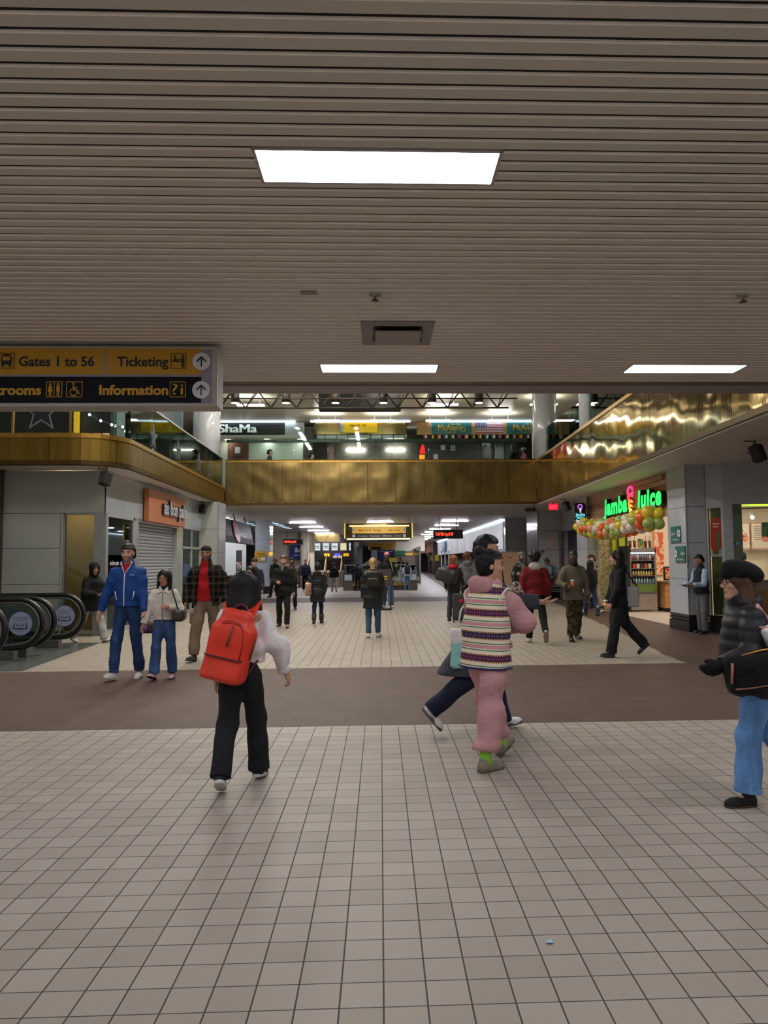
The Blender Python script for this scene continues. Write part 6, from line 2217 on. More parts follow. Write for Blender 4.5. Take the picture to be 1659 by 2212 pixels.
def speaker(x, y, z, az, label, tilt=-18):
 r = thing('wall_speaker', label, 'speaker', (x, y, CZ))
 M = Matrix.Translation((x, y, z)) @ Matrix.Rotation(R(az), 4, 'Z') @ Matrix.Rotation(R(tilt), 4, 'X')
 b = MB()
 b.box(-0.10, 0.10, -0.09, 0.09, -0.15, 0.15)
 b.v = [tuple(M @ Vector(p)) for p in b.v]
 b.build('cabinet', mat('speaker_black', (22, 22, 24), 0.5), r, bevel=0.02)
 b = MB()
 b.box(-0.085, 0.085, -0.098, -0.088, -0.13, 0.13)
 b.v = [tuple(M @ Vector(p)) for p in b.v]
 b.build('grille', mat('speaker_grille', (34, 34, 36), 0.8, var=0.3, nscale=80), r)
 b = MB().tube([tuple(M @ Vector((0, 0.09, 0.05))), tuple(M @ Vector((0, 0.16, 0.06))), (x, y + 0.06, CZ - 0.05), (x, y + 0.06, CZ)], 0.012, 8)
 b.tube([(x - 0.02, y + 0.06, CZ - 0.04), (x - 0.18, y + 0.06, CZ - 0.04), (x - 0.18, y + 0.06, CZ)], 0.010, 8)
 b.build('bracket', DARK, r, True)
 return r

# ================================================================== signs
YEL = mat('sign_yellow', (190, 140, 20), 0.45, var=0.03)
SNAVY = mat('sign_navy', (14, 17, 26), 0.6, var=0.05, spec=0.2)
SGREY = mat('sign_grey', (140, 136, 150), 0.45)
SBLK = mat('sign_black', (24, 24, 30), 0.5)
SYT = mat('sign_yellow_text', (200, 152, 30), 0.5)
SWHT = mat('sign_white', (216, 216, 222), 0.45)

def pict(b, kind, o, s):
 """pictogram drawn with flat shapes in the xz plane; o is its lower left corner, s its size"""
 x, y, z = o
 d = 0.003

 def rc(x0, x1, z0, z1):
  b.box(x + x0 * s, x + x1 * s, y - d, y, z + z0 * s, z + z1 * s)

 def ci(cx, cz, r_, ry=None):
  b.disc((x + cx * s, y - d, z + cz * s), r_ * s, (1, 0, 0), (0, 0, 1), 16, (ry or r_) * s)

 def po(pts):
  b.prism([(p[0] * s, p[1] * s) for p in pts], (x, y, z), (1, 0, 0), (0, 0, 1), (0, -1, 0), d)
 if kind == 'bus':
  po([(0.18, 0.25), (0.82, 0.25), (0.84, 0.7), (0.72, 0.92), (0.28, 0.92), (0.16, 0.7)])
  rc(0.22, 0.34, 0.12, 0.25)
  rc(0.66, 0.78, 0.12, 0.25)
 elif kind == 'ticket':
  rc(0.08, 0.70, 0.45, 0.52)
  ci(0.28, 0.78, 0.08)
  po([(0.18, 0.52), (0.42, 0.52), (0.40, 0.68), (0.20, 0.68)])
  ci(0.78, 0.82, 0.08)
  po([(0.70, 0.36), (0.88, 0.36), (0.88, 0.72), (0.70, 0.72)])
  rc(0.71, 0.77, 0.08, 0.36)
  rc(0.81, 0.87, 0.08, 0.36)
  po([(0.45, 0.58), (0.52, 0.56), (0.70, 0.66), (0.70, 0.72)])
 elif kind == 'people':
  for cx, w_ in ((0.26, 0.13), (0.74, 0.10)):
   ci(cx, 0.82, 0.08)
   po([(cx - w_, 0.34), (cx + w_, 0.34), (cx + 0.10, 0.72), (cx - 0.10, 0.72)])
   rc(cx - 0.08, cx - 0.02, 0.08, 0.36)
   rc(cx + 0.02, cx + 0.08, 0.08, 0.36)
  rc(0.48, 0.52, 0.08, 0.92)
 elif kind == 'chair':
  ci(0.44, 0.86, 0.07)
  po([(0.40, 0.42), (0.48, 0.42), (0.48, 0.76), (0.40, 0.76)])
  rc(0.44, 0.72, 0.42, 0.48)
  rc(0.44, 0.68, 0.58, 0.63)
  po([(0.68, 0.44), (0.74, 0.44), (0.86, 0.18), (0.80, 0.18)])
  b.ring((x + 0.46 * s, y - d, z + 0.32 * s), 0.19 * s, 0.25 * s, (1, 0, 0), (0, 0, 1), 24)
 elif kind == 'arrow':
  po([(0.46, 0.10), (0.54, 0.10), (0.54, 0.78), (0.46, 0.78)])
  po([(0.50, 0.92), (0.16, 0.58), (0.16, 0.44), (0.50, 0.76), (0.84, 0.44), (0.84, 0.58)])

def hanging_sign():
 r = thing('hanging_sign', 'large yellow and navy wayfinding sign hung from the ceiling at left', 'sign', (-3.4, 6.9, CZ))
 x0, x1, y0, y1, z0, z1 = -5.4, -1.515, 6.9, 7.17, 3.045, 3.62
 b = MB()
 b.box(x0, x1, y0 + 0.015, y1, z0, z1)
 b.build('cabinet', mat('sign_case', (176, 170, 160), 0.4), r, bevel=0.012)
 tag_y = y0 + 0.012
 MB().box(x0 + 0.02, x1 - 0.055, tag_y, tag_y + 0.01, z0 + 0.03, z1 - 0.035).build('face_panel', SGREY, r)
 yt = tag_y - 0.002
 MB().box(x0 + 0.02, -2.561, yt, yt + 0.01, 3.345, 3.592).build('yellow_panel', YEL, r)
 MB().box(-2.545, -1.665, yt, yt + 0.01, 3.345, 3.592).build('yellow_panel', YEL, r)
 MB().box(x0 + 0.02, -1.665, yt, yt + 0.01, 3.078, 3.325).build('navy_panel', SNAVY, r)
 y = yt - 0.002
 u, v = (1, 0, 0), (0, 0, 1)
 b = MB()
 text_mb(b, 'Gates 1 to 56', 0.128, (-3.345, y, 3.425), u, v, 0.0035, 'L', 0.69)
 b.build('lettering', SBLK, r)
 b = MB()
 text_mb(b, 'Ticketing', 0.128, (-2.445, y, 3.425), u, v, 0.0035, 'L', 0.475)
 b.build('lettering', SBLK, r)
 b = MB()
 text_mb(b, 'Restrooms', 0.128, (-3.135, y, 3.155), u, v, 0.0045, 'R', 0.60)
 b.build('lettering', SYT, r)
 b = MB()
 text_mb(b, 'Information', 0.128, (-2.605, y, 3.155), u, v, 0.0045, 'L', 0.635)
 b.build('lettering', SYT, r)

 def icon(kind, x, z, s, m, fr):
  b = MB()
  t = 0.006
  b.box(x, x + s, y - 0.002, y, z, z + t).box(x, x + s, y - 0.002, y, z + s - t, z + s).box(x, x + t, y - 0.002, y, z, z + s).box(x + s - t, x + s, y - 0.002, y, z, z + s)
  b.build('icon_frame', fr, r)
  b = MB()
  pict(b, kind, (x, y, z), s)
  if kind == 'bus':
   b.build('pictogram', m, r)
   c = MB().box(x + 0.26 * s, x + 0.74 * s, y - 0.006, y - 0.004, z + 0.52 * s, z + 0.78 * s)
   c.build('bus_window', YEL, r)
  else:
   b.build('pictogram', m, r)
 icon('bus', -3.53, 3.40, 0.145, SBLK, BRONZE)
 icon('ticket', -1.95, 3.40, 0.145, SBLK, BRONZE)
 icon('people', -3.09, 3.13, 0.148, SYT, SYT)
 icon('chair', -2.905, 3.13, 0.148, SYT, SYT)
 b = MB()
 x, z, s, t = -1.955, 3.13, 0.148, 0.006
 b.box(x, x + s, y - 0.002, y, z, z + t).box(x, x + s, y - 0.002, y, z + s - t, z + s).box(x, x + t, y - 0.002, y, z, z + s).box(x + s - t, x + s, y - 0.002, y, z, z + s)
 text_mb(b, '?i', 0.150, (x + s / 2, y - 0.003, z + 0.024), u, v, 0.0, 'C', 0.10)
 b.build('pictogram', SYT, r)
 for z in (3.47, 3.20):
  c = MB()
  c.disc((-1.665, y - 0.002, z), 0.083, u, v, 32)
  d = c.build('arrow_disc', SWHT, r)
  b = MB()
  pict(b, 'arrow', (-1.665 - 0.062, y - 0.004, z - 0.064), 0.124)
  b.build('arrow', SBLK, r)

def led_sign(x, y, z, wdt, label):
 r = thing('led_sign', label, 'sign', (x, y, CZ))
 h = wdt * 0.30
 MB().box(x - wdt / 2, x + wdt / 2, y, y + 0.14, z - h / 2, z + h / 2).build('case', mat('led_case', (70, 66, 64), 0.4, 0.3), r, bevel=0.015)
 MB().box(x - wdt * 0.455, x + wdt * 0.455, y - 0.012, y + 0.01, z - h * 0.33, z + h * 0.33).build('screen', mat('led_glass', (24, 14, 14), 0.15), r)
 b = MB()
 text_mb(b, '7:48 PM April 09', h * 0.50, (x - wdt * 0.43, y - 0.016, z - h * 0.16), (1, 0, 0), (0, 0, 1), 0.006, 'L', wdt * 0.60)
 b.build('lettering', emis('led_red', (255, 66, 40), 2.2), r)
 for sx in (-0.3, 0.3):
  MB().tube([(x + sx * wdt, y + 0.07, z + h / 2), (x + sx * wdt, y + 0.07, CZ)], 0.018, 8).build('hanger', DARK, r, True)
# ================================================================== left side: closed café, escalators
def panel_wall(name, label, x0, x1, y, z0, z1, cols, rows, m, thick=0.06, axis='x', face=-1, kind=True):
 """wall clad in large panels with dark joints, as one structure object per wall"""
 b = MB()
 j = 0.006
 for a, c in zip(cols, cols[1:]):
  for p, q in zip(rows, rows[1:]):
   if axis == 'x':
    b.box(a + j, c - j, y, y + 0.02, p + j, q - j)
   else:
    b.box(y - 0.02 if face > 0 else y, y if face > 0 else y + 0.02, a + j, c - j, p + j, q - j)
 o = struct(name, b, m, label=label)
 b = MB()
 if axis == 'x':
  b.box(cols[0], cols[-1], y + 0.012, y + thick + 0.02, rows[0], rows[-1])
 else:
  s = -1 if face > 0 else 1
  xs = sorted((y + s * 0.012, y + s * (thick + 0.02)))
  b.box(xs[0], xs[1], cols[0], cols[-1], rows[0], rows[-1])
 struct(name + '_core', b, GAP)
 return o

def shutter_mat():
 t = NT('roller_shutter')
 x, y, z = t.xyz(t.obj())
 f = t.m('FRACT', t.m('MULTIPLY', z, 11.5))
 t.base(t.mix(t.m('LESS_THAN', f, 0.14), rgb((170, 176, 184)), rgb((70, 74, 80))))
 t.metal(0.5)
 t.rough(0.4)
 h = t.m('SINE', t.m('MULTIPLY', f, PI))
 t.bump(h, 0.8, 0.02)
 return t.mat

SHUT = shutter_mat()
TIMBER = mat('timber_orange', (186, 116, 74), 0.5, var=0.15, nscale=4, stretch=(1, 1, 8))

def cafe_left():
 Y, X = 16.62, -6.1
 panel_wall('wall_cafe_front', 'glossy grey panels facing the escalators', -8.3, X, Y, 0, 3.64, [-8.3, -7.05], [0.12, 1.14, 1.93, 2.70], PANEL)
 panel_wall('wall_cafe_front_top', 'glossy grey panel over the narrow café window', -8.3, X, Y, 2.70, 3.64, [-8.3, X], [2.70, 3.64], PANEL)
 panel_wall('wall_cafe_front_post', 'grey panel strip beside the narrow café window', -7.05, X, Y, 0, 2.7, [-7.05, -6.95], [0.0, 2.70], PANEL)
 struct('wall_dark_column', MB().box(-14, -8.3, Y - 0.3, Y + 0.5, 0, CZ), BROWNB, label='dark brick wall end at the left edge')
 # narrow window to the yellow interior
 r = struct('window_1', MB().box(-6.95, -6.30, Y + 0.015, Y + 0.03, 0.12, 2.66), CLEARS)
 f = MB()
 f.box(-6.98, -6.94, Y - 0.02, Y + 0.05, 0.05, 2.70).box(-6.98, -6.28, Y - 0.02, Y + 0.05, 2.66, 2.70).box(-6.98, -6.28, Y - 0.02, Y + 0.05, 0.05, 0.12)
 f.build('window_frame', ALU, r)
 struct('trim_4', MB().box(-6.30, -6.04, Y - 0.05, Y + 0.10, 0, 2.70), ALU, label='grey corner post of the closed café')
 struct('wall_cafe_partition', MB().box(-8.3, -6.45, 18.4, 18.5, 0, CZ), mat('wall_yellow', (184, 164, 112), 0.6, var=0.05), label='yellow wall inside the closed café')
 struct('wall_cafe_back', MB().box(-10.1, -10.0, 16.7, 27, 0, CZ), mat('cafe_dim', (120, 116, 108), 0.6))
 # side facing the concourse
 panel_wall('wall_cafe_bulkhead', 'glossy grey panels above the café shutter', Y, 25.5, X, 2.70, 3.64, [16.65, 17.8, 19.0, 20.9, 22.9, 24.2, 25.5], [2.70, 3.64], PANELW, axis='y', face=1)
 w2 = struct('window_2', MB().box(X - 0.03, X - 0.015, 16.75, 18.50, 0.10, 2.64), CLEARS)
 f = MB()
 for y0, y1 in ((16.66, 16.76), (18.48, 18.60)):
  f.box(X - 0.06, X + 0.03, y0, y1, 0, 2.70)
 f.box(X - 0.06, X + 0.03, 16.66, 18.6, 2.63, 2.70).box(X - 0.06, X + 0.03, 16.66, 18.6, 0.0, 0.10)
 f.build('window_frame', ALUP, w2)
 b = MB()
 text_mb(b, 'au bon pain   au bon pain', 0.14, (X + 0.002, 17.0, 1.55), (0, 1, 0), (0, 0, 1), 0.003, 'L', 1.25)
 b.build('window_lettering', SWHT, w2)
 struct('wall_cafe_pier', MB().box(X - 0.1, X + 0.02, 18.60, 18.92, 0, 2.70), ALU, label='grey pier left of the shutter')
 s = struct('door_1', MB().box(X - 0.12, X - 0.08, 18.92, 22.42, 0.06, 2.66), SHUT, label='closed roller shutter of the café')
 MB().box(X - 0.13, X - 0.05, 18.92, 22.42, 0, 0.08).build('bottom_bar', ALU, s)
 MB().box(X - 0.2, X + 0.02, 18.92, 22.42, 2.62, 2.70).build('header', ALU, s)
 struct('wall_cafe_pier_right', MB().box(X - 0.1, X + 0.02, 22.42, 23.0, 0, 2.70), PANEL, label='grey pier right of the shutter')
 d = struct('door_2', MB().box(X - 0.035, X - 0.02, 23.06, 25.3, 0.1, 2.64), CLEARS, label='glazed café entrance with transom')
 f = MB()
 for y0 in (23.0, 24.15, 25.28):
  f.box(X - 0.06, X + 0.03, y0, y0 + 0.07, 0, 2.70)
 for z0 in (0.0, 2.02, 2.64):
  f.box(X - 0.06, X + 0.03, 23.0, 25.35, z0, z0 + 0.07)
 f.build('door_frame', ALUP, d)
 MB().box(X - 0.02, X - 0.012, 23.3, 24.0, 1.15, 1.55).build('door_notice', mat('notice_blue', (44, 66, 110), 0.5), d)
 # unseen lamps added to brighten the café interior
 for k, y in enumerate((17.5, 20.5, 24.0)):
  r = thing('ceiling_light', 'added unseen lamp inside the closed café, %s from the front' % ['first', 'second', 'third'][k], 'ceiling light', (-8.0, y, 3.3), group='added lamps inside the closed café')
  MB().box(-7.6, -6.8, y - 0.1, y + 0.1, 3.28, 3.34).build('diffuser', emis('lamp_cafe_added', (255, 230, 185), 14), r)
 # sign
 r = thing('shop_sign', 'orange timber shop sign with white raised lettering above the shutter', 'sign', (X, 21.0, 2.75))
 MB().box(X + 0.03, X + 0.16, 19.25, 22.75, 2.66, 3.50).build('board', TIMBER, r, bevel=0.01)
 b = MB()
 text_mb(b, 'au bon pain', 0.56, (X + 0.17, 20.35, 2.93), (0, 1, 0), (0, 0, 1), 0.02, 'L', 2.3, depth=0.05)
 b.build('lettering_shadow', SBLK, r)
 b = MB()
 text_mb(b, 'au bon pain', 0.56, (X + 0.222, 20.42, 2.92), (0, 1, 0), (0, 0, 1), 0.012, 'L', 2.3)
 b.build('lettering', SWHT, r)
 # pillar beyond
 pillar('grey panelled pillar at the far end of the café front', -6.2, -5.52, 25.5, 26.7)

def pillar(label, x0, x1, y0, y1, front=None, side=None, rows=(0.36, 1.14, 1.93, 2.72, 3.66), base=True):
 r = thing('pillar', label, 'pillar', ((x0 + x1) / 2, (y0 + y1) / 2, 0))
 j = 0.005
 core = MB().box(x0 + 0.02, x1 - 0.02, y0 + 0.02, y1 - 0.02, 0, CZ)
 core.build('core', GAP, r)
 f, l_, rr = MB(), MB(), MB()
 for a, c in zip(rows, rows[1:]):
  f.box(x0 + j, x1 - j, y0, y0 + 0.025, a + j, c - j)
  l_.box(x0, x0 + 0.025, y0 + j, y1 - j, a + j, c - j)
  rr.box(x1 - 0.025, x1, y0 + j, y1 - j, a + j, c - j)
 f.build('front_cladding', front or PANEL, r)
 l_.build('side_cladding', side or PANELW, r)
 rr.build('side_cladding', side or PANELW, r)
 if base:
  b = MB()
  b.box(x0 - 0.02, x1 + 0.02, y0 - 0.02, y1 + 0.02, 0, 0.22).box(x0 - 0.012, x1 + 0.012, y0 - 0.012, y1 + 0.012, 0.24, 0.29).box(x0 - 0.005, x1 + 0.005, y0 - 0.005, y1 + 0.005, 0.31, 0.36)
  b.build('plinth', mat('plinth_black', (26, 26, 28), 0.3), r)
 for x in (x0, x1):
  MB().box(x - 0.012, x + 0.012, y0 - 0.012, y0 + 0.012, 0.36, rows[-1]).build('corner_trim', ALU, r)
 return r

def escalators():
 RUB = mat('rubber_black', (18, 18, 19), 0.35, spec=0.5)
 STEEL = mat('escalator_steel', (128, 130, 128), 0.3, 0.7)
 DKG = glass('escalator_glass', tint=(0.74, 0.78, 0.76), refl=0.25)
 STICK = mat('sticker_blue', (150, 160, 188), 0.5)
 RIM = mat('sticker_rim', (44, 74, 130), 0.5)

 def balustrade(root, y, sticker):
  xe = -5.62
  # centre line of the handrail in the xz plane
  top, rad, cx = 1.0, 0.36, xe - 0.40
  # slanted D shape like the photo: the lower return is pulled back
  pts = [(-12.5, 1.0 + (12.5 - 8.2) * 0.55), (-9.2, 1.0 + 0.55), (-8.2, 1.04), (-7.6, 1.0)]
  pts += [(-7.2, 1.0), (cx, 1.0)]
  for a in np.linspace(80, -80, 13):
   pts.append((cx + 0.40 * math.cos(R(a)), 0.60 + 0.40 * math.sin(R(a))))
  pts += [(cx - 0.30, 0.17), (cx - 0.75, 0.135), (cx - 1.4, 0.12)]
  MB().tube([(x, y, z) for x, z in pts], 0.042, 10).build('handrail', RUB, root, True)
  inner = [(x if x < cx else cx + (x - cx) * 0.84, 0.60 + (z - 0.60) * 0.86 if x > -7.7 else z - 0.06) for x, z in pts]
  MB().tube([(x, y, z) for x, z in inner], 0.022, 8).build('handrail_guide', STEEL, root, True)
  poly = [(x, z) for x, z in inner] + [(-12.5, 0.12)]
  MB().prism([(p[0], p[1]) for p in poly], (0, y - 0.006, 0), (1, 0, 0), (0, 0, 1), (0, 1, 0), 0.012).build('glass_panel', DKG, root)
  MB().box(-12.5, -6.9, y - 0.09, y + 0.09, 0.0, 0.16).build('skirt', STEEL, root, bevel=0.01)
  MB().box(-6.5, -6.05, y - 0.07, y + 0.07, 0.0, 0.16).build('newel_base', STEEL, root, bevel=0.01)
  if sticker:
   c = (-5.985, y - 0.012, 0.60)
   MB().disc(c, 0.205, (1, 0, 0), (0, 0, 1), 32).build('sticker_rim', RIM, root)
   c = (c[0], c[1] - 0.002, c[2])
   s = MB().disc(c, 0.19, (1, 0, 0), (0, 0, 1), 32).build('sticker', STICK, root)
   b = MB()
   for tx, z, sz in (('HOLD ON WITH', 0.085, 0.034), ('CONFIDENCE', 0.045, 0.034), ('HANDRAIL', -0.105, 0.022), ('CLEANED WITH', -0.135, 0.020)):
    text_mb(b, tx, sz, (c[0], c[1] - 0.002, c[2] + z), (1, 0, 0), (0, 0, 1), 0.0, 'C')
   yy = c[1] - 0.002
   b.prism([(-0.12, -0.09), (0.12, -0.09), (0.10, 0.01), (0.085, 0.01), (0.10, -0.075), (-0.10, -0.075), (-0.085, 0.01), (-0.10, 0.01)], (c[0], yy, c[2]), (1, 0, 0), (0, 0, 1), (0, -1, 0), 0.001)
   b.prism([(-0.06, 0.0), (-0.05, -0.04), (0.05, -0.04), (0.06, 0.0), (0.045, -0.005), (0.035, -0.027), (-0.035, -0.027), (-0.045, -0.005)], (c[0], yy, c[2]), (1, 0, 0), (0, 0, 1), (0, -1, 0), 0.001)
   b.build('sticker_lettering', mat('sticker_ink', (34, 48, 84), 0.5), root)

 for lb, ya, yb, st in (('rear left escalator ending beside the grey panelled wall', 13.10, 14.38, True), ('front left escalator at the left edge of the view', 11.42, 12.66, True)):
  r = thing('escalator', lb, 'escalator', (-6.5, (ya + yb) / 2, 0))
  balustrade(r, yb, st)
  balustrade(r, ya, False)
  MB().box(-8.0, -5.9, ya + 0.12, yb - 0.12, 0, 0.012).build('comb_plate', STEEL, r)
  n = 12
  for k in range(n):
   x1 = -8.0 - k * 0.4
   z = 0.02 + max(0, k - 1) * 0.22
   MB().box(x1 - 0.4, x1, ya + 0.12, yb - 0.12, z - 0.2 if z > 0.2 else 0, z).build('step', mat('step_grey', (60, 60, 60), 0.5, 0.4), r)
  b = MB()
  for yy in (ya + 0.10, yb - 0.12):
   b.prism([(-13.2, 2.8), (-8.2, 0.12), (-8.2, 0.0), (-13.2, 0.0)], (0, yy, 0), (1, 0, 0), (0, 0, 1), (0, 1, 0), 0.02)
  b.build('side_cladding', BRASST, r)
 # one more escalator far beyond the left pillar
 r = thing('escalator', 'distant escalator with black handrails in front of the pizza counter', 'escalator', (-5.7, 30.5, 0))
 for yy in (29.9, 30.9, 31.2):
  pts = [(-9, 1.0), (-6.05, 1.0)] + [(-6.05 + 0.42 * math.cos(R(a)), 0.58 + 0.42 * math.sin(R(a))) for a in np.linspace(80, -80, 9)] + [(-6.4, 0.15), (-7.2, 0.12)]
  MB().tube([(x, yy, z) for x, z in pts], 0.05, 8).build('handrail', RUB, r, True)
  MB().prism([(x, 0.58 + (z - 0.58) * 0.86) for x, z in pts], (0, yy - 0.005, 0), (1, 0, 0), (0, 0, 1), (0, 1, 0), 0.01).build('glass_panel', DKG, r)
  MB().box(-9, -6.6, yy - 0.08, yy + 0.08, 0, 0.15).build('skirt', STEEL, r)

def pizza_left():
 """open pizza counter beyond the first left pillar"""
 struct('wall_pizza_back', MB().box(-9.2, -9.1, 27, 38.5, 0, CZ), WHITEW, label='white kitchen wall of the pizza counter')
 struct('wall_pizza_side', MB().box(-9.2, -6.9, 38.4, 38.5, 0, CZ), WHITEW)
 # awning: sloping dark board along the concourse
 r = thing('shop_sign', 'dark slanted awning sign with red surfboard shape over the pizza counter', 'sign', (-6.3, 33.5, 2.3))
 a, c = Vector((-6.15, 28.7, 3.34)), Vector((-6.15, 35.2, 3.34))
 dn = Vector((0.22, 0, -1.0)).normalized()
 n = Vector((1, 0, 0.22)).normalized()
 MB().obox(a, c - a, dn * 0.98, -n * 0.06).build('board', mat('awning_black', (16, 22, 28), 0.45, var=0.3, nscale=2, spec=0.2), r)
 MB().obox(a + dn * 0.72 + n * 0.01, c - a, dn * 0.26, -n * 0.02).build('valance', mat('awning_valance', (14, 15, 19), 0.6, spec=0.2), r)
 for y in (29.5, 32.0, 34.5):
  MB().tube([(-6.2, y, 3.3), (-6.3, y, CZ)], 0.03, 6).build('bracket', DARK, r)
 # surfboard
 cc = a + (c - a) * 0.40 + dn * 0.47 + n * 0.02
 u = (c - a).normalized()
 b = MB()
 ux = (u * 0.94 + dn * 0.34).normalized()
 pts = [(0.62 * math.cos(t_), 0.50 * math.sin(t_)) for t_ in np.linspace(0, 2 * PI, 25)[:-1]]
 b.prism(pts, cc, u, -dn, n, 0.02)
 b.build('surfboard', mat('surf_red', (206, 40, 44), 0.4), r)
 b = MB()
 text_mb(b, 'villa', 0.40, cc - u * 0.62 + n * 0.03 + dn * 0.12, u, -dn, 0.01, 'L', 1.0)
 text_mb(b, 'pizza', 0.36, cc + u * 0.42 + n * 0.03 + dn * 0.20, u, -dn, 0.0, 'L', 1.5)
 b.build('lettering', SWHT, r)
 # counter and kitchen
 r = thing('counter', 'white counter of the pizza kitchen', 'counter', (-6.9, 33, 0))
 MB().box(-7.2, -6.7, 31.7, 37.3, 0, 0.95).build('body', WHITEW, r)
 MB().box(-7.25, -6.6, 31.65, 37.25, 0.95, 1.0).build('worktop', ALUP, r)
 r = thing('pizza_oven', 'steel deck oven with round knobs behind the pizza counter', 'oven', (-8.6, 33.5, 0))
 MB().box(-9.0, -8.2, 31.7, 37.5, 0.0, 1.95).build('body', mat('oven_steel', (196, 196, 192), 0.3, 0.4), r, bevel=0.02)
 for k in range(6):
  MB().lathe([(0.001, 0), (0.05, 0), (0.05, 0.04), (0.001, 0.04)], (-8.2, 32.2 + k * 1.0, 1.62), 12, 'x').build('knob', DARK, r, True)
 MB().box(-8.2, -8.17, 31.8, 37.3, 1.75, 1.80).build('trim_bar', ALU, r)
 r = thing('stacked_boxes', 'stack of flat brown pizza boxes on the oven', 'boxes', (-8.5, 32.5, 1.95))
 for k in range(5):
  MB().box(-8.85 + 0.02 * k, -8.3 + 0.03 * (k % 2), 31.9 + 0.1 * (k % 3), 34.4 - 0.2 * k, 1.95 + 0.07 * k, 2.01 + 0.07 * k).build('pizza_box', mat('card_brown', (132, 82, 52), 0.8), r)
 r = thing('poster', 'black and red poster on the end post of the pizza counter', 'poster', (-6.55, 37.4, 1.2))
 MB().box(-7.19, -6.90, 37.3, 37.34, 1.02, 2.18).build('panel', mat('poster_black', (34, 32, 38), 0.5), r)
 MB().box(-7.17, -6.92, 37.285, 37.30, 1.22, 1.58).build('picture', camo_mat('poster_red', ((150, 40, 40), (180, 60, 56), (206, 190, 180), (70, 60, 64)), 5), r)
 b = MB()
 text_mb(b, '743', 0.13, (-7.045, 37.28, 1.06), (1, 0, 0), (0, 0, 1), 0.003, 'C')
 b.build('lettering', SWHT, r)
 for k, y in enumerate((30.5, 33.5, 36.5)):
  r = thing('ceiling_light', 'bright lamp over the pizza kitchen, %s from the front' % ['first', 'second', 'third'][k], 'ceiling light', (-8.0, y, 3.5), group='lamps over the pizza kitchen')
  MB().box(-8.6, -7.4, y - 0.15, y + 0.15, 3.48, 3.52).build('diffuser', emis('lamp_kitchen', (240, 246, 255), 45), r)
 # second pillar with the small yellow sign
 pillar('grey pillar with yellow direction sign beyond the pizza counter', -6.25, -5.55, 37.4, 38.6, PANELW, PANEL)
 r = thing('direction_sign', 'small yellow two-line direction sign on the second left pillar', 'sign', (-5.9, 37.38, 1.7))
 MB().box(-6.28, -5.72, 37.36, 37.39, 1.86, 2.12).build('panel', YEL, r)
 MB().box(-6.28, -5.72, 37.36, 37.39, 1.62, 1.84).build('panel', YEL, r)
 b = MB()
 text_mb(b, 'Tickets', 0.12, (-6.15, 37.355, 1.94), (1, 0, 0), (0, 0, 1), 0.003, 'L', 0.38)
 b.build('lettering', SBLK, r)
 MB().box(-5.98, -5.74, 37.352, 37.358, 1.65, 1.81).build('arrow_plate', SWHT, r)
 r = thing('lit_sign', 'round glowing amber sign on the corner of the second left pillar', 'sign', (-5.45, 37.3, 1.8))
 MB().lathe([(0.001, -0.03), (0.10, -0.03), (0.10, 0.03), (0.001, 0.03)], (-5.47, 37.33, 1.99), 20, 'y').build('lamp_disc', emis('amber', (255, 170, 40), 0.9), r)

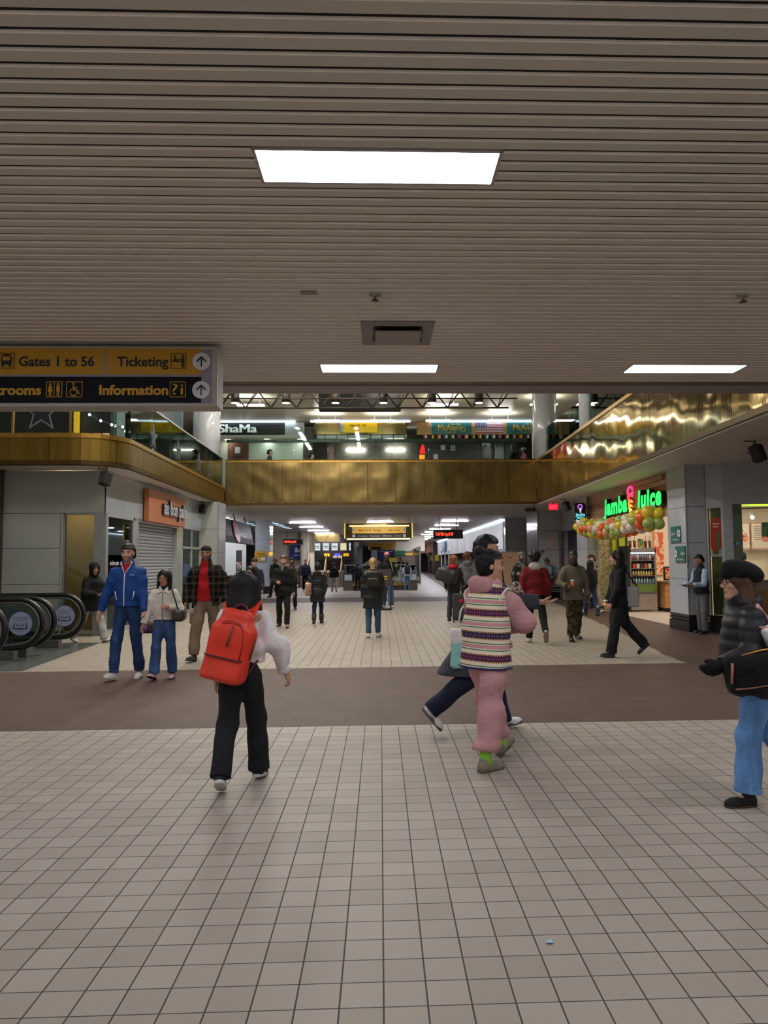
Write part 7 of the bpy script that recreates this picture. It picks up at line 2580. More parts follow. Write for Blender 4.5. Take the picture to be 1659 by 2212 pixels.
# ================================================================== far end of the corridor
def far_corridor():
 # cream walls, columns and stairs at left
 struct('wall_cream', MB().box(-8.5, -6.35, 53.5, 53.8, 0, CZ), CREAMW, label='cream wall behind the far left of the corridor')
 r = thing('banner', 'blue banner with white emblem on the cream wall', 'banner', (-5.6, 53.0, 1.5))
 MB().box(-6.40, -5.35, 53.0, 53.55, 1.72, 2.92).build('cloth', mat('banner_blue', (34, 58, 128), 0.6), r)
 MB().prism([(-0.22, -0.2), (0.22, -0.2), (0.22, 0.2), (0.05, 0.0), (-0.1, 0.15), (-0.22, 0.1)], (-5.85, 52.99, 2.45), (1, 0, 0), (0, 0, 1), (0, -1, 0), 0.004).build('emblem', SWHT, r)
 MB().box(-6.1, -5.6, 52.985, 52.995, 2.02, 2.08).build('caption', SWHT, r)
 struct('wall_cream_far', MB().box(-6.35, -5.3, 53.6, 53.7, 0, CZ), CREAMW)
 r = thing('pillar', 'cream round-cornered pillar left of the stairs', 'pillar', (-5.3, 52, 0))
 MB().cyl((-5.35, 52.5, 0), 0.30, CZ, 24).build('shaft', CREAMW, r, True)
 r = thing('pillar', 'second cream pillar behind the stair handrail', 'pillar', (-5.1, 56, 0))
 MB().box(-5.55, -4.97, 56.0, 56.6, 0, CZ).build('shaft', CREAMW, r)
 # stairs
 r = thing('staircase', 'broad brown brick steps up to the food hall', 'stairs', (-3.6, 46, 0))
 for k in range(6):
  MB().box(-4.9, -2.35, 45.6 + 0.33 * k, 58, 0.15 * k, 0.15 * (k + 1)).build('step', mat('step_brown', (128, 112, 100), 0.6, var=0.15, nscale=9), r)
 for i, x in enumerate((-4.55, -3.45, -2.45)):
  h = thing('handrail', ['left', 'middle', 'right'][i] + ' brass tube handrail on the brown steps', 'handrail', (x, 46, 0))
  pts = [(x - 0.0, 45.3, 0.62), (x - 0.0, 45.2, 0.80), (x, 45.35, 0.95), (x, 45.7, 1.0), (x, 47.8, 1.98), (x, 48.6, 1.98)]
  MB().tube(pts, 0.035, 8).build('top_tube', BRASST, h, True)
  MB().tube([(x, 45.35, 0.55), (x, 47.8, 1.5)], 0.028, 8).build('lower_tube', BRASST, h, True)
  for y, z0, z1 in ((45.7, 0.1, 1.0), (47.8, 0.9, 1.98)):
   MB().tube([(x, y, z0), (x, y, z1)], 0.03, 8).build('post', BRASST, h, True)
 # food hall
 struct('wall_food_hall', MB().box(-5.4, -1.9, 60.0, 60.2, 0.9, CZ), mat('food_hall_dark', (44, 37, 33), 0.5, var=0.2), label='dark back wall of the food hall')
 struct('wall_food_hall_side', MB().box(-1.95, -1.75, 49, 60.2, 0, CZ), mat('food_hall_dark', (44, 37, 33), 0.5, var=0.2))
 r = thing('balcony_fascia', 'brass canopy over the food hall counters', 'brass fascia', (-4, 55, 3.1))
 MB().box(-4.9, -3.0, 55.0, 55.1, 3.05, CZ).build('panel', BRASSB, r)
 proto = None
 for k in range(5):
  x = -4.92 + k * 0.68
  lb = 'hanging backlit menu board, %s from the left in the food hall' % ['first', 'second', 'third', 'fourth', 'fifth'][k]
  r = thing('menu_board', lb, 'menu board', (x, 58, 2.4), group='menu boards in the food hall')
  MB().box(x - 0.25, x + 0.25, 58.0, 58.06, 2.42, 3.02).build('case', DARK, r)
  MB().box(x - 0.235, x + 0.235, 57.985, 58.0, 2.44, 3.0).build('face', emis('menu_cream' if k == 3 else 'menu_white', (232, 222, 180) if k == 3 else (226, 238, 240), 0.85), r)
  if k != 3:
   b = MB()
   b.box(x - 0.18, x + 0.16, 57.97, 57.984, 2.72, 2.78).box(x - 0.15, x + 0.18, 57.97, 57.984, 2.60, 2.64)
   b.build('lettering', mat('menu_ink', (50, 84, 120), 0.5), r)
  for sx in (-0.2, 0.2):
   MB().tube([(x + sx, 58.03, 3.02), (x + sx, 58.03, CZ)], 0.012, 6).build('hanger', DARK, r)
 r = thing('counter', 'dark food hall counter with pale worktop line', 'counter', (-3.6, 58.6, 0.9))
 MB().box(-4.85, -2.05, 58.1, 59.2, 0.0, 1.75).build('body', BROWNB, r)
 MB().box(-4.88, -2.02, 58.05, 59.25, 1.75, 1.83).build('worktop', mat('worktop', (106, 96, 84), 0.4), r)
 for k, (x, c, nm) in enumerate(((-4.3, (236, 190, 40), 'yellow'), (-3.45, (90, 90, 255), 'blue and red'), (-2.75, (236, 180, 40), 'small yellow'), (-2.05, (255, 150, 30), 'orange'))):
  r = thing('lit_sign', nm + ' glowing sign on the dark food hall wall', 'sign', (x, 59.9, 2.0))
  MB().box(x - 0.22, x + 0.22, 59.88, 59.95, 1.98, 2.22).build('face', emis('neon_%d' % k, c, 0.9 if k == 3 else 0.45), r)
 r = thing('drinks_machine', 'pale drinks machine with two bright panels on the food hall counter', 'machine', (-3.4, 58.8, 1.83))
 MB().box(-3.75, -3.0, 58.6, 59.1, 1.83, 2.05).build('body', mat('machine_grey', (150, 146, 138), 0.4), r, bevel=0.02)
 MB().box(-3.70, -3.42, 58.58, 58.6, 1.86, 2.03).build('front_panel', emis('machine_glow', (236, 226, 206), 0.6), r)
 MB().box(-3.34, -3.05, 58.58, 58.6, 1.86, 2.03).build('front_panel', emis('machine_glow', (236, 226, 206), 0.6), r)
 tag(MB().box(-1.95, -1.62, 55.0, 55.05, 1.45, 1.78).build('notice_board', mat('notice_orange', (206, 92, 36), 0.6)), 'orange notice by the right end of the food hall', 'notice')
 # brass canopy with direction signs over the escalator well
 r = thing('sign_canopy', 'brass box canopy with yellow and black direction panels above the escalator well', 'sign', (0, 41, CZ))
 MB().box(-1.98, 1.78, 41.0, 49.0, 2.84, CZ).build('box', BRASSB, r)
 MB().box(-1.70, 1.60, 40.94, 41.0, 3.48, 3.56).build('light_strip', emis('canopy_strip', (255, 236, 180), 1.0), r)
 MB().box(-1.55, 1.42, 40.92, 40.99, 3.12, 3.46).build('yellow_panel', emis('sign_gold_added_glow', (206, 158, 52), 0.45), r)  # emission added to brighten the panel in place of light falling on it
 MB().box(-1.55, 1.42, 40.92, 40.99, 2.86, 3.09).build('black_panel', SBLK, r)
 u, v = (1, 0, 0), (0, 0, 1)
 b = MB()
 text_mb(b, 'Gates 51 to 56   Ticketing', 0.15, (-1.22, 40.91, 3.23), u, v, 0.002, 'L', 1.25)
 text_mb(b, 'Gates 1 to 36', 0.15, (1.05, 40.91, 3.23), u, v, 0.002, 'R', 0.6)
 b.build('lettering', SBLK, r)
 b = MB()
 text_mb(b, 'Information    Restrooms', 0.12, (-1.25, 40.91, 2.93), u, v, 0.002, 'L', 1.2)
 text_mb(b, 'Elevators    Police', 0.12, (1.15, 40.91, 2.93), u, v, 0.002, 'R', 1.0)
 b.build('lettering', mat('sign_pale_text', (186, 160, 96), 0.5), r)
 for x in (-1.46, 1.33):
  for z in (3.29, 2.975):
   MB().disc((x, 40.905, z), 0.085, u, v, 16).build('arrow_disc', SWHT, r)
   b = MB()
   pict(b, 'arrow', (x - 0.06, 40.903, z - 0.06), 0.12)
   b.build('arrow', SBLK, r)
 MB().box(-1.85, 1.65, 40.99, 41.05, 2.76, 2.84).build('light_strip', emis('canopy_strip', (255, 236, 180), 1.0), r)
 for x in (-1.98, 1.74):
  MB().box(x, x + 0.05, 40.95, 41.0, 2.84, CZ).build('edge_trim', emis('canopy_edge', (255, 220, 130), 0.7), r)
 r = thing('hanging_sign', 'smaller yellow direction sign hung behind the brass canopy', 'sign', (0, 52, CZ))
 MB().box(-0.85, 1.08, 52.0, 52.1, 2.36, 2.86).build('panel', mat('sign_gold', (206, 158, 50), 0.4), r)
 MB().box(-0.65, 0.05, 51.98, 52.0, 2.38, 2.55).build('black_panel', SBLK, r)
 b = MB()
 text_mb(b, 'Gates 51 to 56   Ticketing', 0.12, (-0.6, 51.97, 2.68), u, v, 0.001, 'L', 1.4)
 text_mb(b, 'Gates 1 to 36', 0.12, (0.15, 51.97, 2.44), u, v, 0.001, 'L', 0.6)
 b.build('lettering', SBLK, r)
 for x in (-0.78, 1.0):
  MB().disc((x, 51.97, 2.47), 0.07, u, v, 14).build('arrow_disc', SWHT, r)
 for x in (-0.6, 0.8):
  MB().tube([(x, 52.05, 2.86), (x, 52.05, CZ)], 0.02, 6).build('hanger', DARK, r)
 # escalator well
 r = thing('escalator_well', 'glass railed escalator well with brass kerb in the middle of the corridor', 'escalator', (0, 40.4, 0))
 MB().box(-2.0, 1.98, 40.25, 40.45, 0.0, 0.26).build('base', BROWNB, r)
 MB().box(-2.0, 1.98, 40.22, 40.45, 0.26, 0.42).build('kerb', BRASST, r)
 for x0, x1 in ((-1.95, -0.95), (-0.93, 0.0), (0.02, 0.95), (0.97, 1.95)):
  MB().box(x0, x1, 40.33, 40.345, 0.42, 1.36).build('glass_panel', CLEAR, r)
 MB().box(-2.0, 1.98, 40.31, 40.36, 1.36, 1.40).build('top_rail', ALU, r)
 for xs in (-2.0, 1.97):
  MB().box(xs, xs + 0.02, 40.3, 49, 0.0, 1.36).build('glass_panel', CLEAR, r)
 for s in (-1, 1):
  x = s * 1.72 - 0.01
  pts = [(x, 42.5, 0.9), (x, 40.6, 0.9)] + [(x, 40.6 - 0.42 * math.cos(R(a)), 0.48 + 0.42 * math.sin(R(a))) for a in np.linspace(80, -60, 8)]
  MB().tube(pts, 0.055, 8).build('handrail', SHOEB, r, True)
  MB().box(x - 0.2, x + 0.2, 40.0, 40.3, 0.55, 0.85).build('newel_light', mat('newel_panel', (206, 214, 216), 0.4), r)
  MB().box(x - 0.22, x + 0.22, 40.1, 40.25, 0.0, 0.55).build('newel', mat('newel_steel', (120, 112, 104), 0.4, 0.5), r)
 MB().box(-0.3, 1.6, 46.0, 46.1, 0.9, 0.98).build('stair_rail', mat('well_brass', (130, 116, 60), 0.4, 0.6), r)
 MB().prism([(-0.9, 1.35), (-0.55, 1.6), (0.1, 1.62), (0.7, 1.30), (0.7, 1.18), (0.05, 1.45), (-0.5, 1.45), (-0.9, 1.2)], (-0.25, 46.5, 0), u, v, (0, 1, 0), 0.3).build('escalator_truss', mat('truss_tan', (150, 128, 88), 0.5), r)
 # notice stand in front of the well
 r = thing('notice_stand', 'black notice stand with yellow lettering behind the blond woman', 'sign', (0.05, 24.3, 0))
 MB().box(-0.55, 0.36, 24.3, 24.34, 0.75, 1.33).build('board', mat('board_purple', (52, 46, 52), 0.5), r)
 b = MB()
 text_mb(b, 'BATTERY', 0.12, (0.22, 24.295, 1.05), u, v, 0.004, 'R', 0.42)
 text_mb(b, 'PARK', 0.12, (0.22, 24.295, 0.93), u, v, 0.004, 'R', 0.30)
 b2 = MB().box(-0.1, 0.22, 24.29, 24.296, 1.06, 1.10).box(0.0, 0.22, 24.29, 24.296, 0.98, 1.02)
 b2.build('lettering', mat('notice_yellow', (206, 176, 40), 0.6), r)
 MB().tube([(0.33, 24.32, 0.0), (0.33, 24.32, 1.33)], 0.022, 8).build('post', DARK, r, True)
 MB().tube([(-0.05, 24.1, 0.02), (0.33, 24.1, 0.02), (0.33, 24.5, 0.02), (-0.05, 24.5, 0.02)], 0.02, 8, closed=True).build('foot', DARK, r, True)
 # blue directory, white panel, green sign beyond the well
 r = thing('directory_board', 'tall blue directory board with white lines beyond the escalator well', 'board', (0.55, 58, 0))
 MB().box(-0.2, 1.1, 58.0, 58.1, 0.0, 2.45).build('panel', mat('directory_blue', (34, 46, 104), 0.5), r)
 b = MB()
 b.box(-0.05, 0.95, 57.98, 57.995, 2.28, 2.34)
 for k in range(9):
  b.box(0.25, 0.55 + 0.1 * (k % 3), 57.98, 57.995, 1.1 + 0.12 * k, 1.14 + 0.12 * k)
 b.build('lettering', mat('directory_white', (180, 190, 214), 0.6), r)
 tag(MB().box(-0.72, -0.25, 57.6, 57.66, 0.0, 2.45).build('glazed_screen', mat('panel_bluegrey', (176, 190, 200), 0.4)), 'pale upright panel left of the blue directory board', 'panel')
 tag(MB().box(-1.68, -1.25, 52.4, 52.46, 0.0, 2.6).build('glazed_screen', mat('panel_bluegrey', (176, 190, 200), 0.4)), 'tall pale glazed panel right of the food hall', 'panel')
 r = thing('sign_stand', 'yellow queue signs standing inside the escalator well rail', 'sign', (0.6, 45, 0))
 MB().box(0.45, 1.0, 45.0, 45.03, 1.52, 1.78).build('panel', mat('queue_yellow', (190, 172, 50), 0.6), r)
 MB().box(0.45, 1.05, 45.0, 45.03, 1.22, 1.36).build('panel', mat('queue_yellow', (190, 172, 50), 0.6), r)
 MB().tube([(0.72, 45.05, 0), (0.72, 45.05, 1.78)], 0.02, 6).build('post', DARK, r)
 # closed shutter shop beyond
 struct('wall_shutter', MB().box(1.3, 3.35, 74, 74.3, 0, CZ), mat('shop_brown', (92, 80, 72), 0.6))
 s = struct('door_3', MB().box(1.55, 3.1, 73.9, 73.96, 0.3, 2.05), SHUT2, label='brown roller shutter at the far end')
 tag(MB().box(1.5, 3.2, 73.85, 74.02, 2.1, 2.35).build('shop_sign', mat('sign_gold', (206, 158, 50), 0.4)), 'narrow yellow sign above the distant brown shutter', 'sign')
 tag(MB().box(1.25, 2.0, 59.9, 60.02, 2.0, 2.40).build('shop_sign', mat('sign_green', (40, 116, 84), 0.5)), 'small green sign beyond the escalator well', 'sign')
 struct('wall_middle', MB().box(1.2, 3.6, 60, 60.2, 2.35, CZ), CREAMW)
 r = thing('glass_screen', 'glazed screen end right of the escalator well', 'screen', (2.3, 52, 0))
 MB().box(2.75, 2.80, 52, 60, 0, 2.6).build('glass_panel', CLEAR, r)
 MB().box(2.72, 2.83, 51.95, 52.05, 0, 2.6).build('post', ALU, r)
 # right wall of the corridor: white lit band, openings, brown pillars
 r = thing('wall_cladding', 'white ribbed wall band with a light strip along the right of the corridor', 'wall panels', (6.3, 50, 2.2))
 ys = [37.6, 41.0, 45.0, 49.5, 54.5, 60, 66, 73, 81]
 for a, c in zip(ys, ys[1:]):
  MB().box(6.25, 6.45, a + 0.05, c - 0.05, 2.15, 3.56).build('white_panel', WHITEW, r)
 MB().box(6.18, 6.25, 37.6, 81, 3.57, 3.65).build('light_strip', LAMPC, r)
 struct('wall_corridor_right', MB().box(7.2, 7.4, 39.2, 112, 0, 2.15), BROWNB, label='dark recess below the white wall band')
 struct('wall_corridor_right_upper', MB().box(6.46, 7.4, 39.2, 112, 2.15, CZ), BROWNB)
 for k, y in enumerate((84, 92)):
  r = thing('pillar', '%s brown brick pillar with yellow notice far down the corridor' % ['nearer', 'farther'][k], 'pillar', (6.3, y, 0))
  MB().box(5.95, 6.9, y, y + 1.2, 0, CZ).build('shaft', BROWNB, r)
  MB().box(6.15, 6.65, y - 0.03, y, 1.55, 2.2).build('notice', mat('notice_yellow', (206, 176, 40), 0.6), r)
 r = thing('glazed_door', 'white framed glazed door standing open at the right of the corridor', 'door', (6.0, 62, 0))
 f = MB()
 for z in (0.0, 1.0, 2.25):
  f.box(5.05, 5.75, 62, 62.06, z, z + 0.1)
 for x in (5.05, 5.36, 5.67):
  f.box(x, x + 0.08, 62, 62.06, 0, 2.35)
 f.build('frame', WHITEW, r)
 MB().box(5.08, 5.7, 62.02, 62.035, 0.05, 2.3).build('pane', CLEARS, r)
 tag(MB().box(4.05, 5.0, 95, 95.1, 0.0, 2.6).build('poster', camo_mat('poster_sunset', ((54, 44, 48), (120, 74, 58), (206, 130, 84), (150, 120, 110)), 1.6)), 'tall sunset coloured poster at the far end of the corridor', 'poster')
 for k, (y, hx) in enumerate(((88, 5.6), (99, 5.2))):
  tag(MB().box(hx, hx + 1.3, y, y + 0.2, 2.55, CZ).build('shop_sign', mat('sign_rose', (168, 120, 100), 0.6)), '%s pinkish wood sign band far down the corridor at right' % ['nearer', 'farther'][k], 'sign')
 tag(MB().box(6.1, 6.25, 70, 72.9, 2.5, 3.4).build('banner', mat('banner_blue2', (50, 96, 160), 0.5)), 'blue banner on the white wall band far down the corridor', 'banner')
 # grey pillars at right
 pillar('grey pillar with mirrored edge right of the hanging red clock sign', 6.28, 7.9, 37.0, 39.0, mat('panel_light', (206, 209, 212), 0.12), PANELW)

def shutter2():
 t = NT('roller_brown')
 x, y, z = t.xyz(t.obj())
 f = t.m('FRACT', t.m('MULTIPLY', z, 5))
 t.base(t.mix(t.m('LESS_THAN', f, 0.3), rgb((110, 98, 86)), rgb((66, 58, 52))))
 t.rough(0.5)
 return t.mat

SHUT2 = shutter2()

# ================================================================== right side
def right_side():
 # far grey wall block, then the corner by the juice bar
 panel_wall('wall_grey_block', 'large grey panelled wall at right', 6.66, 7.95, 31.0, 0, CZ, [6.66, 7.95], [0.42, 1.22, 2.0, 2.80, 3.64], mat('panel_light', (206, 209, 212), 0.12, var=0.03, nscale=1.2))
 struct('wall_grey_block_side', MB().box(6.60, 6.66, 31.0, 33.2, 0.42, 3.64), PANELW)
 b = MB()
 b.box(6.5, 7.95, 30.92, 31.0, 0, 0.24).box(6.5, 7.95, 30.95, 31.0, 0.27, 0.33).box(6.5, 7.95, 30.97, 31.0, 0.36, 0.42)
 struct('baseboard_right', b, mat('plinth_black', (26, 26, 28), 0.3))
 struct('wall_purple_recess', MB().box(7.9, 8.0, 25.3, 31, 0, 2.75), mat('wall_purple', (66, 52, 84), 0.35, var=0.25, nscale=1.5), label='dark purple wall beside the grey block')
 struct('wall_recess_bulkhead', MB().box(7.55, 8.0, 25.3, 31, 2.75, CZ), PANELD)
 struct('trim_5', MB().box(7.50, 7.60, 30.8, 31.0, 0, 2.75), ALU, label='grey post at the purple recess')
 r = thing('wall_light', 'small red lamp glowing on the purple wall', 'lamp', (7.85, 28.5, 2.3))
 MB().ball((7.86, 28.2, 2.42), 0.07, n=12, m=8).build('bulb', emis('lamp_red', (255, 60, 70), 5), r, True)
 MB().cyl((7.86, 28.2, 2.48), 0.05, 0.1, 12).build('shade', DARK, r, True)
 # notice boards in front of the grey block
 r = thing('notice_board', 'peach poster board in front of the far grey wall', 'board', (5.25, 30.4, 0))
 MB().box(4.55, 5.86, 30.4, 30.46, 0.55, 1.88).build('panel', mat('board_peach', (222, 182, 150), 0.5, var=0.05, nscale=3), r)
 MB().box(4.50, 5.91, 30.42, 30.48, 0.5, 1.93).build('frame', ALUP, r)
 b = MB()
 text_mb(b, 'welcome', 0.14, (5.2, 30.395, 1.62), (1, 0, 0), (0, 0, 1), 0.002, 'C', 0.8)
 b2 = MB().box(4.85, 5.05, 30.392, 30.398, 1.65, 1.70).box(5.25, 5.4, 30.392, 30.398, 1.66, 1.70)
 b2.build('lettering', mat('board_red', (186, 70, 60), 0.6), r)
 for x in (4.7, 5.7):
  MB().box(x - 0.02, x + 0.02, 30.42, 30.47, 0.0, 0.55).build('leg', ALU, r)
 r = thing('notice', 'white paper notice taped to the far grey wall', 'notice', (6.8, 30.98, 1.9))
 MB().box(6.68, 6.95, 30.975, 30.985, 1.74, 2.05).build('sheet', SWHT, r)
 b = MB()
 for k in range(4):
  b.box(6.72, 6.91, 30.97, 30.975, 1.97 - 0.055 * k, 2.0 - 0.055 * k)
 b.build('lettering', mat('notice_ink', (60, 60, 66), 0.6), r)
 # exit sign, camera, speakers
 r = thing('exit_sign', 'small red lit exit sign under the soffit at right', 'sign', (6.15, 26.0, CZ))
 MB().box(5.98, 6.30, 26.0, 26.06, 3.34, 3.56).build('face', emis('exit_red', (255, 30, 60), 0.9), r, bevel=0.01)
 b = MB()
 text_mb(b, 'EXIT', 0.13, (6.14, 25.995, 3.40), (1, 0, 0), (0, 0, 1), 0.002, 'C')
 b.build('lettering', emis('exit_glow', (255, 90, 110), 1.1), r)
 MB().tube([(6.14, 26.03, 3.56), (6.14, 26.03, CZ)], 0.015, 8).build('hanger', DARK, r)
 r = thing('security_camera', 'black security camera under the soffit beside the grey pillar', 'camera', (5.75, 28.0, CZ))
 MB().box(5.52, 5.92, 27.9, 28.1, 3.42, 3.55).build('housing', DARK, r, bevel=0.03)
 MB().lathe([(0.001, 0), (0.05, 0), (0.05, 0.06), (0.001, 0.06)], (5.5, 27.95, 3.47), 14, 'x').build('lens', SHOEB, r)
 MB().tube([(5.85, 28.0, 3.55), (5.85, 28.0, CZ)], 0.02, 8).build('bracket', DARK, r)
 speaker(6.28, 24.75, 3.38, 30, 'small black ceiling speaker beside the red exit sign')
 speaker(6.55, 12.55, 3.40, 35, 'black ceiling speaker at the right edge under the brass band')
 speaker(-5.90, 16.1, 3.40, -25, 'black ceiling speaker at the corner of the closed café')
 speaker(-5.98, 25.2, 3.38, -10, 'black ceiling speaker beside the far end of the café front')
 # pillars of the juice bar
 pillar('narrow grey pillar left of the juice bar entrance', 6.76, 7.22, 24.0, 25.3, PANEL, PANELW)
 pillar('near grey pillar right of the juice bar entrance, with green direction signs', 6.68, 7.12, 15.95, 17.0, PANELD, PANELW)
 for nm, y0, z0, lb in (('upper', 16.25, 1.95, 'upper teal direction sign on the near grey pillar'), ('lower', 16.02, 1.50, 'lower teal direction sign on the near grey pillar')):
  r = thing('direction_sign', lb, 'sign', (6.66, y0, z0))
  MB().box(6.655, 6.676, y0, y0 + 0.52, z0, z0 + 0.36).build('panel', mat('sign_teal', (24, 92, 86), 0.5), r)
  b = MB()
  u, v = (0, -1, 0), (0, 0, 1)
  text_mb(b, 'Exit to', 0.10, (6.652, y0 + (0.48 if nm == 'upper' else 0.22), z0 + 0.17), u, v, 0.002, 'L', 0.2)
  text_mb(b, '41st Street', 0.06, (6.652, y0 + 0.44, z0 + 0.05), u, v, 0.001, 'L', 0.34)
  b2 = MB()
  b.build('lettering', SWHT, r)
  yc = y0 + (0.0 if nm == 'upper' else 0.54)
  MB().lathe([(0.001, -0.004), (0.085, -0.004), (0.085, 0.004), (0.001, 0.004)], (6.648, yc + (0.05 if nm == 'upper' else -0.05), z0 + 0.2), 20, 'x').build('arrow_disc', SWHT, r)
  b = MB()
  yy = yc + (0.05 if nm == 'upper' else -0.05)
  s = -1 if nm == 'upper' else 1
  b.box(6.640, 6.643, yy - 0.045, yy + 0.045, z0 + 0.192, z0 + 0.208)
  b.prism([(s * 0.05, 0), (s * 0.01, 0.04), (s * 0.01, -0.04)], (6.641, yy, z0 + 0.2), (0, 1, 0), (0, 0, 1), (-1, 0, 0), 0.002)
  b.build('arrow', SBLK, r)
 # juice bar: timber sign band
 t = NT('timber_blocks')
 x, y, z = t.xyz(t.obj())
 row = t.m('FLOOR', t.m('DIVIDE', z, 0.14))
 uu = t.m('ADD', t.m('DIVIDE', y, 1.1), t.m('MULTIPLY', row, 0.37))
 rnd = t.white(t.comb(t.m('FLOOR', uu), row, 1))
 g = t.noise(t.scale(t.obj(), 1, 2, 30), 3, 4)
 t.base(t.mix(t.m('MULTIPLY', g, 0.45), t.ramp(rnd, [(0, rgb((176, 132, 84))), (1, rgb((206, 160, 108)))]), rgb((136, 98, 62))))
 t.rough(0.55)
 t.bump(rnd, 0.2, 0.01)
 r = thing('sign_band', 'rough timber block band above the juice bar entrance', 'sign band', (6.9, 20.5, 2.75))
 MB().box(6.86, 7.0, 17.0, 24.0, 2.62, 3.64).build('backing', t.mat, r)
 rng = random.Random(4)
 for k in range(14):
  y0 = rng.uniform(17.1, 22.6)
  z0 = 2.66 + rng.randrange(7) * 0.14
  MB().box(6.83 - 0.003 * k, 6.87, y0, y0 + rng.uniform(0.5, 1.2), z0, z0 + 0.125).build('raised_block', t.mat, r)
 # lettering
 r = thing('shop_sign', 'glowing green juice bar lettering on the timber band', 'sign', (6.8, 20, 2.8))
 green = emis('letter_green', (40, 250, 110), 1.05)
 side = mat('letter_side', (14, 40, 22), 0.5)
 u, v = (0, -1, 0), (0, 0, 1)
 for txt, ys, wd in (('Jamba', 22.0, 2.15), ('Juice', 19.15, 1.75)):
  b = MB()
  text_mb(b, txt, 0.62, (6.70, ys, 2.90), u, v, 0.030, 'L', wd, shear=0.12, depth=0.0, spacing=1.12)
  b.build('lettering', green, r)
  b = MB()
  text_mb(b, txt, 0.62, (6.835, ys, 2.90), u, v, 0.040, 'L', wd * 1.015, shear=0.12, depth=0.13, spacing=1.12)
  b.build('letter_return', side, r)
 yc = 19.58
 for k, (zz, rr, c) in enumerate(((3.40, 0.19, (240, 70, 140)), (3.22, 0.16, (250, 80, 80)), (3.07, 0.12, (255, 150, 60)), (2.96, 0.10, (255, 200, 60)), (2.87, 0.07, (250, 220, 110)))):
  b = MB()
  pts = [(6.70, yc - rr * math.cos(a), zz + rr * 0.62 * math.sin(a)) for a in np.linspace(0.3, PI * 2 - (0.2 if k == 0 else 2.6), 14)]
  b.tube(pts, 0.036 if k < 3 else 0.026, 8)
  b.build('swirl', emis('swirl_%d' % k, c, 0.95), r, True)
 # projecting blade sign
 r = thing('blade_sign', 'black projecting sign with pink swirl logo on the juice bar pillar', 'sign', (6.45, 23.6, 2.8))
 pts = [(-0.19, -0.24), (-0.1, -0.28), (0.1, -0.28), (0.19, -0.24), (0.19, 0.24), (0.1, 0.28), (-0.1, 0.28), (-0.19, 0.24)]
 MB().prism(pts, (6.43, 23.60, 3.13), (1, 0, 0), (0, 0, 1), (0, 1, 0), 0.14).build('case', SHOEB, r)
 b = MB()
 b.ring((6.43, 23.59, 3.28), 0.045, 0.085, (1, 0, 0), (0, 0, 1), 20)
 b.build('logo_ring', emis('logo_violet', (190, 110, 240), 0.9), r)
 MB().prism([(-0.03, 0.2), (0.05, 0.2), (0.02, 0.06), (-0.01, 0.06)], (6.43, 23.592, 3.02), (1, 0, 0), (0, 0, 1), (0, -1, 0), 0.003).build('logo_stem', emis('logo_pale', (226, 206, 230), 0.8), r)
 b = MB()
 text_mb(b, 'Jamba', 0.13, (6.43, 23.59, 2.985), (1, 0, 0), (0, 0, 1), 0.004, 'C', 0.32)
 text_mb(b, 'Juice', 0.13, (6.43, 23.59, 2.895), (1, 0, 0), (0, 0, 1), 0.004, 'C', 0.26)
 b.build('lettering', emis('logo_cyan', (120, 220, 240), 0.8), r)
 for z in (3.26, 3.0):
  MB().box(6.60, 6.80, 23.65, 23.68, z, z + 0.035).box(6.77, 6.80, 23.65, 24.03, z, z + 0.035).build('arm', DARK, r)
 # balloon garland
 r = thing('balloon_garland', 'garland of orange, yellow, green and white balloons below the green lettering', 'balloons', (6.5, 20, 2.6))
 bm = [mat('balloon_orange', (222, 96, 34), 0.25, spec=0.6), mat('balloon_yellow', (216, 190, 40), 0.25, spec=0.6), mat('balloon_green', (150, 172, 84), 0.25, spec=0.6), mat('balloon_white', (222, 206, 190), 0.25, spec=0.6), mat('balloon_peach', (216, 150, 116), 0.25, spec=0.6)]
 rng = random.Random(12)
 protos = {}
 nb = 0
 N = 24
 for i in range(N):
  f = i / (N - 1)
  y = 23.35 - f * 6.1
  zc = 2.62 - 0.15 * math.sin(PI * min(1, f * 1.1)) - 0.08 * f
  for k in range(4):
   a = 2 * PI * k / 4 + i * 0.78 + rng.uniform(-0.2, 0.2)
   sz = rng.uniform(0.122, 0.144) * (1.10 if f > 0.75 else 1.0)
   rad = 0.158
   mi = rng.choice([0, 0, 1, 1, 2, 2, 3, 4]) if f < 0.8 else rng.choice([0, 1, 1, 1, 2, 3, 3])
   p = (6.44 + rad * math.cos(a), y + rng.uniform(-0.08, 0.08), zc + rad * math.sin(a) * 1.05)
   if nb >= 98:
    continue
   nb += 1
   if mi not in protos:
    b = MB()
    b.ball((0, 0, 0), 1, 1, 1.12, 18, 12)
    b.v = [(q[0] * (1 - 0.10 * max(0, -q[2])), q[1] * (1 - 0.10 * max(0, -q[2])), q[2]) for q in b.v]
    b.lathe([(0.05, -1.10), (0.09, -1.20), (0.001, -1.18)], (0, 0, 0), 8)
    o = b.build('balloon', bm[mi], r, True)
    o.matrix_parent_inverse = root_matrix(r).inverted()
    protos[mi] = o
   else:
    o = protos[mi].copy()
    COL.objects.link(o)
   d = Vector((p[0] - 6.44, 0, p[2] - zc)).normalized()
   o.location = p
   o.rotation_euler = Vector((-d.x, -0.2, -d.z)).to_track_quat('-Z', 'Y').to_euler()
   o.scale = (sz, sz, sz)
 juice_interior()
 facade_right()

